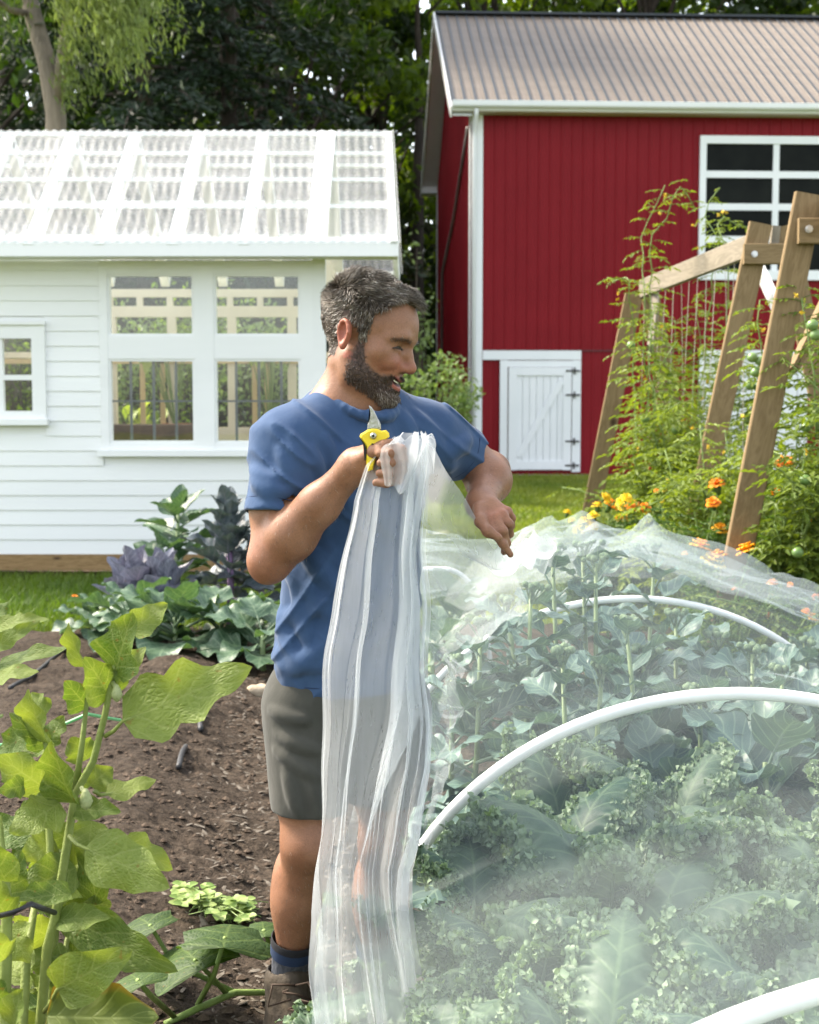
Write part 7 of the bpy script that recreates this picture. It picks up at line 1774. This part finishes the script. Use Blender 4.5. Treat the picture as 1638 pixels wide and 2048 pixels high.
for i, (b, tp, w, yb, yt, ex) in enumerate([((30, 1400), (-60, 1130), 170, 2.2, 2.15, {}), ((30, 1480), (110, 1260), 150, 2.26, 2.26, {}), ((35, 1560), (-90, 1380), 150, 2.18, 2.12, {}), ((40, 1600), (150, 1760), 150, 2.3, 2.28, {}), ((25, 1750), (-80, 1640), 150, 2.2, 2.15, {}),
        ((30, 1850), (150, 1700), 140, 2.34, 2.36, {}), ((60, 2060), (110, 1890), 150, 2.14, 2.1, dict(cup=.5, lob=.05)), ((25, 1950), (-70, 1830), 140, 2.2, 2.16, {}), ((120, 1900), (40, 2060), 150, 2.34, 2.3, {}), ((130, 1480), (70, 1420), 110, 2.38, 2.36, {}), ((160, 1900), (230, 2060), 130, 2.4, 2.38, {})]):
    hero(e2, b, tp, w, yb, yt, 960 + i, **ex)
e3 = thing('eggplant', Z6(-60, 2300, 2.6) * A([1, 1, 0]), 'eggplant mostly outside the left edge whose leaf tips reach in over the soil', 'eggplant', 'eggplants in the left foreground')
mb = MB(); b0 = world_loc(e3); mb.tube([b0, Z6(-60, 1400, 2.6), Z6(-50, 700, 2.6), Z6(-20, 230, 2.6)], [.011, .01, .008, .005], 9); mb.build('stem', M['egg_stem'], e3, smooth=True)
for i, (b, tp, w, yb, yt, ex) in enumerate([((-20, 235), (228, 185), 75, 2.58, 2.55, dict(lob=.25, nl=4)), ((-20, 330), (182, 200), 70, 2.56, 2.5, {}), ((-15, 420), (312, 345), 105, 2.6, 2.55, dict(lob=.15, nl=3)), ((-20, 470), (178, 440), 90, 2.56, 2.52, {}), ((-40, 210), (40, 130), 80, 2.62, 2.62, {}), ((-30, 300), (20, 250), 70, 2.6, 2.6, {}), ((-30, 660), (16, 640), 60, 2.6, 2.6, {})]):
    hero(e3, b, tp, w, yb, yt, 980 + i, face=(0, -.75, 1), **ex)
# stake and black tie
mb = MB(); mb.tube([Z6(-30, 1560, 2.15), Z6(60, 1540, 2.12), Z6(140, 1500, 2.14), Z6(250, 1540, 2.26)], .0045, 8); o = mb.build('garden_tie', M['drip'], org=Z6(60, 1540, 2.12), smooth=True); tag(o, 'black tie looped across the eggplant stems at the lower left', 'tie')

# ------------------------------------------------------------------ squash vine and a small seedling by the man's boot
M['squash'] = leafmat('squash_leaf', (.016, .042, .008), (.048, .09, .015), .36, (1.35, 1.35, .4), vein=(.14, .2, .05), nveins=5, rough=.55, vstr=.5, nscale=12, spec=.3, bmp=.6, quilt=16)
M['squash_stem'] = plain('squash_vine_stem', (.12, .19, .04), (.2, .28, .07), .6, 20, bmp=.4, bscale=150)
sq = thing('squash_plant', G(400, 2020), 'squash vine with large dark green leaves creeping over the soil beside the man\'s boot', 'squash')
mb = MB(); mb.tube([G(330, 2048, .03), G(400, 2015, .045), G(470, 1985, .04), G(540, 1985, .03), G(640, 1930, .03)], [.008, .009, .009, .008, .005], 8); mb.build('vine', M['squash_stem'], sq, smooth=True)
def sqleaf(stem0, mid, cpx, Yd, tip, w, seed, face, Yt):
    b, tp = P(*cpx, Yd), P(*tip, Yt); d = tp - b; L_ = np.linalg.norm(d); r = np.random.default_rng(seed); Wd = w * Yd / F
    Vl, Ql, uv = leaf(L_ * 1.25, Wd, r=r, nu=15, nv=17, a=.55, b=.45, cup=-.3, droop=.55, wave=.07, wf=2.5, lob=.12, nl=3.5); Vl[:, 1] -= L_ * .22
    Rm = frame(d, face); mb = MB(); mb.add(Vl @ Rm.T + b, Ql, uv=uv, tint=r.uniform(.3, .7)); lo_ = mb.build('leaf', M['squash'], sq, smooth=True)
    mb = MB(); mb.tube([stem0, mid, b], [.007, .0065, .005], 8); mb.build('leaf_stalk', M['squash_stem'], lo_, smooth=True)
sqleaf(G(395, 2010, .04), P(428, 1950, 3.2), (450, 1875), 3.15, (470, 1790), 190, 1, (.1, -.35, 1), 3.38)
sqleaf(G(455, 1990, .04), P(425, 1955, 3.3), (390, 1920), 3.2, (330, 1840), 180, 2, (-.1, -.45, 1), 3.4)
sqleaf(G(470, 1985, .04), P(345, 1925, 3.4), (300, 1850), 3.35, (255, 1800), 120, 3, (-.2, -.4, 1), 3.5)
sqleaf(G(600, 1950, .03), P(548, 1910, 3.45), (527, 1860), 3.42, (520, 1800), 80, 4, (0, -.4, 1), 3.6)
sqleaf(G(620, 1940, .03), P(640, 1850, 3.5), (648, 1800), 3.5, (660, 1760), 70, 5, (0, -.4, 1), 3.6)
sqleaf(G(350, 2035, .03), P(300, 1990, 3.0), (275, 1960), 2.95, (240, 1910), 120, 6, (-.1, -.5, 1), 3.1)
mb = MB()
for x, y, h_ in ((262, 1975, .05), (385, 1970, .06)): g = G(x, y); mb.tube([g, g + A([.004, 0, h_])], [.006, .009], 7)
mb.build('tendril', M['squash_stem'], sq, smooth=True)
M['clover'] = leafmat('pale_leaflet', (.14, .24, .05), (.3, .38, .12), .35, (1.2, 1.2, .5), rough=.5, nscale=20, bmp=.2)
cl = thing('weed_seedling', G(420, 1830), 'small pale green leafy weed on the soil behind the squash leaf', 'weed')
r_ = np.random.default_rng(66); mb, stm = MB(), MB(); b0 = world_loc(cl)
for k in range(95):
    px, py = r_.uniform(352, 500), 0; py = 1765 + 45 * r_.random() + (0 if px < 420 else 20) + .1 * (px - 352)
    c = P(px, py, 3.95 + r_.normal() * .08); an = r_.random() * 6.28; stm.tube([b0 + A([r_.normal() * .08, r_.normal() * .05, 0]), (b0 + c) / 2 + A([0, 0, .03]), c], .0016, 4, cap=False)
    for j in range(3):
        d = A([math.cos(an + j * 2.09), math.sin(an + j * 2.09), .25 + .2 * r_.normal()]); Vl, Ql, uv = leaf(.026, .024, r=r_, nu=5, nv=6, a=.6, b=.5, cup=.2, droop=.4)
        mb.add(Vl @ frame(d, (0, -.3, 1)).T + c, Ql, uv=uv, tint=r_.random())
stm.build('stems', M['vine'], cl); mb.build('foliage', M['clover'], cl, smooth=True)

# ------------------------------------------------------------------ plants inside the greenhouse
M['potted'] = leafmat('sunlit_potted_leaf', (.16, .24, .04), (.36, .42, .12), .45, (1.2, 1.2, .4), rough=.5, nscale=6, bmp=0)
M['pot'] = plain('terracotta_pot', (.3, .11, .05), (.38, .16, .08), .8, 12)
for i, (px, py, Yd, n, lab) in enumerate([(540, 655, 14.3, 20, 'potted plant with pale drooping leaves behind the right upper pane'), (350, 665, 14.4, 14, 'potted plant with pale leaves behind the left upper pane'), (270, 800, 14.8, 16, 'leafy potted plant low behind the left lower pane')]):
    top = P(px, py, Yd); base = A([top[0], Yd, 1.0 if i < 2 else .9]); r = np.random.default_rng(40 + i)
    t = thing('potted_plant', base, lab, 'potted plant', 'potted plants inside the greenhouse')
    mb = MB(); mb.lathe([(.001, 0), (.1, 0), (.14, .22), (.155, .22), (.155, .27), (.13, .27), (.12, .2), (.001, .2)], base, 14); mb.build('pot', M['pot'], t, smooth=False)
    mb = MB(); st_ = MB()
    for k in range(n):
        c = top + A([r.normal() * .2, r.normal() * .12, -abs(r.normal()) * .14]); st_.tube([base + A([0, 0, .2]), (base + c) / 2 + A([0, 0, .1]), c], .006, 4, cap=False)
        Vl, Ql, uv = leaf(.22, .11, r=r, nu=5, nv=7, droop=1.2, cup=.2); mb.add(Vl @ frame(A([r.normal(), r.normal() - .5, -.2]), (0, 0, 1)).T + c, Ql, uv=uv, tint=r.random())
    st_.build('stems', M['vine'], t); mb.build('foliage', M['potted'], t, smooth=True)
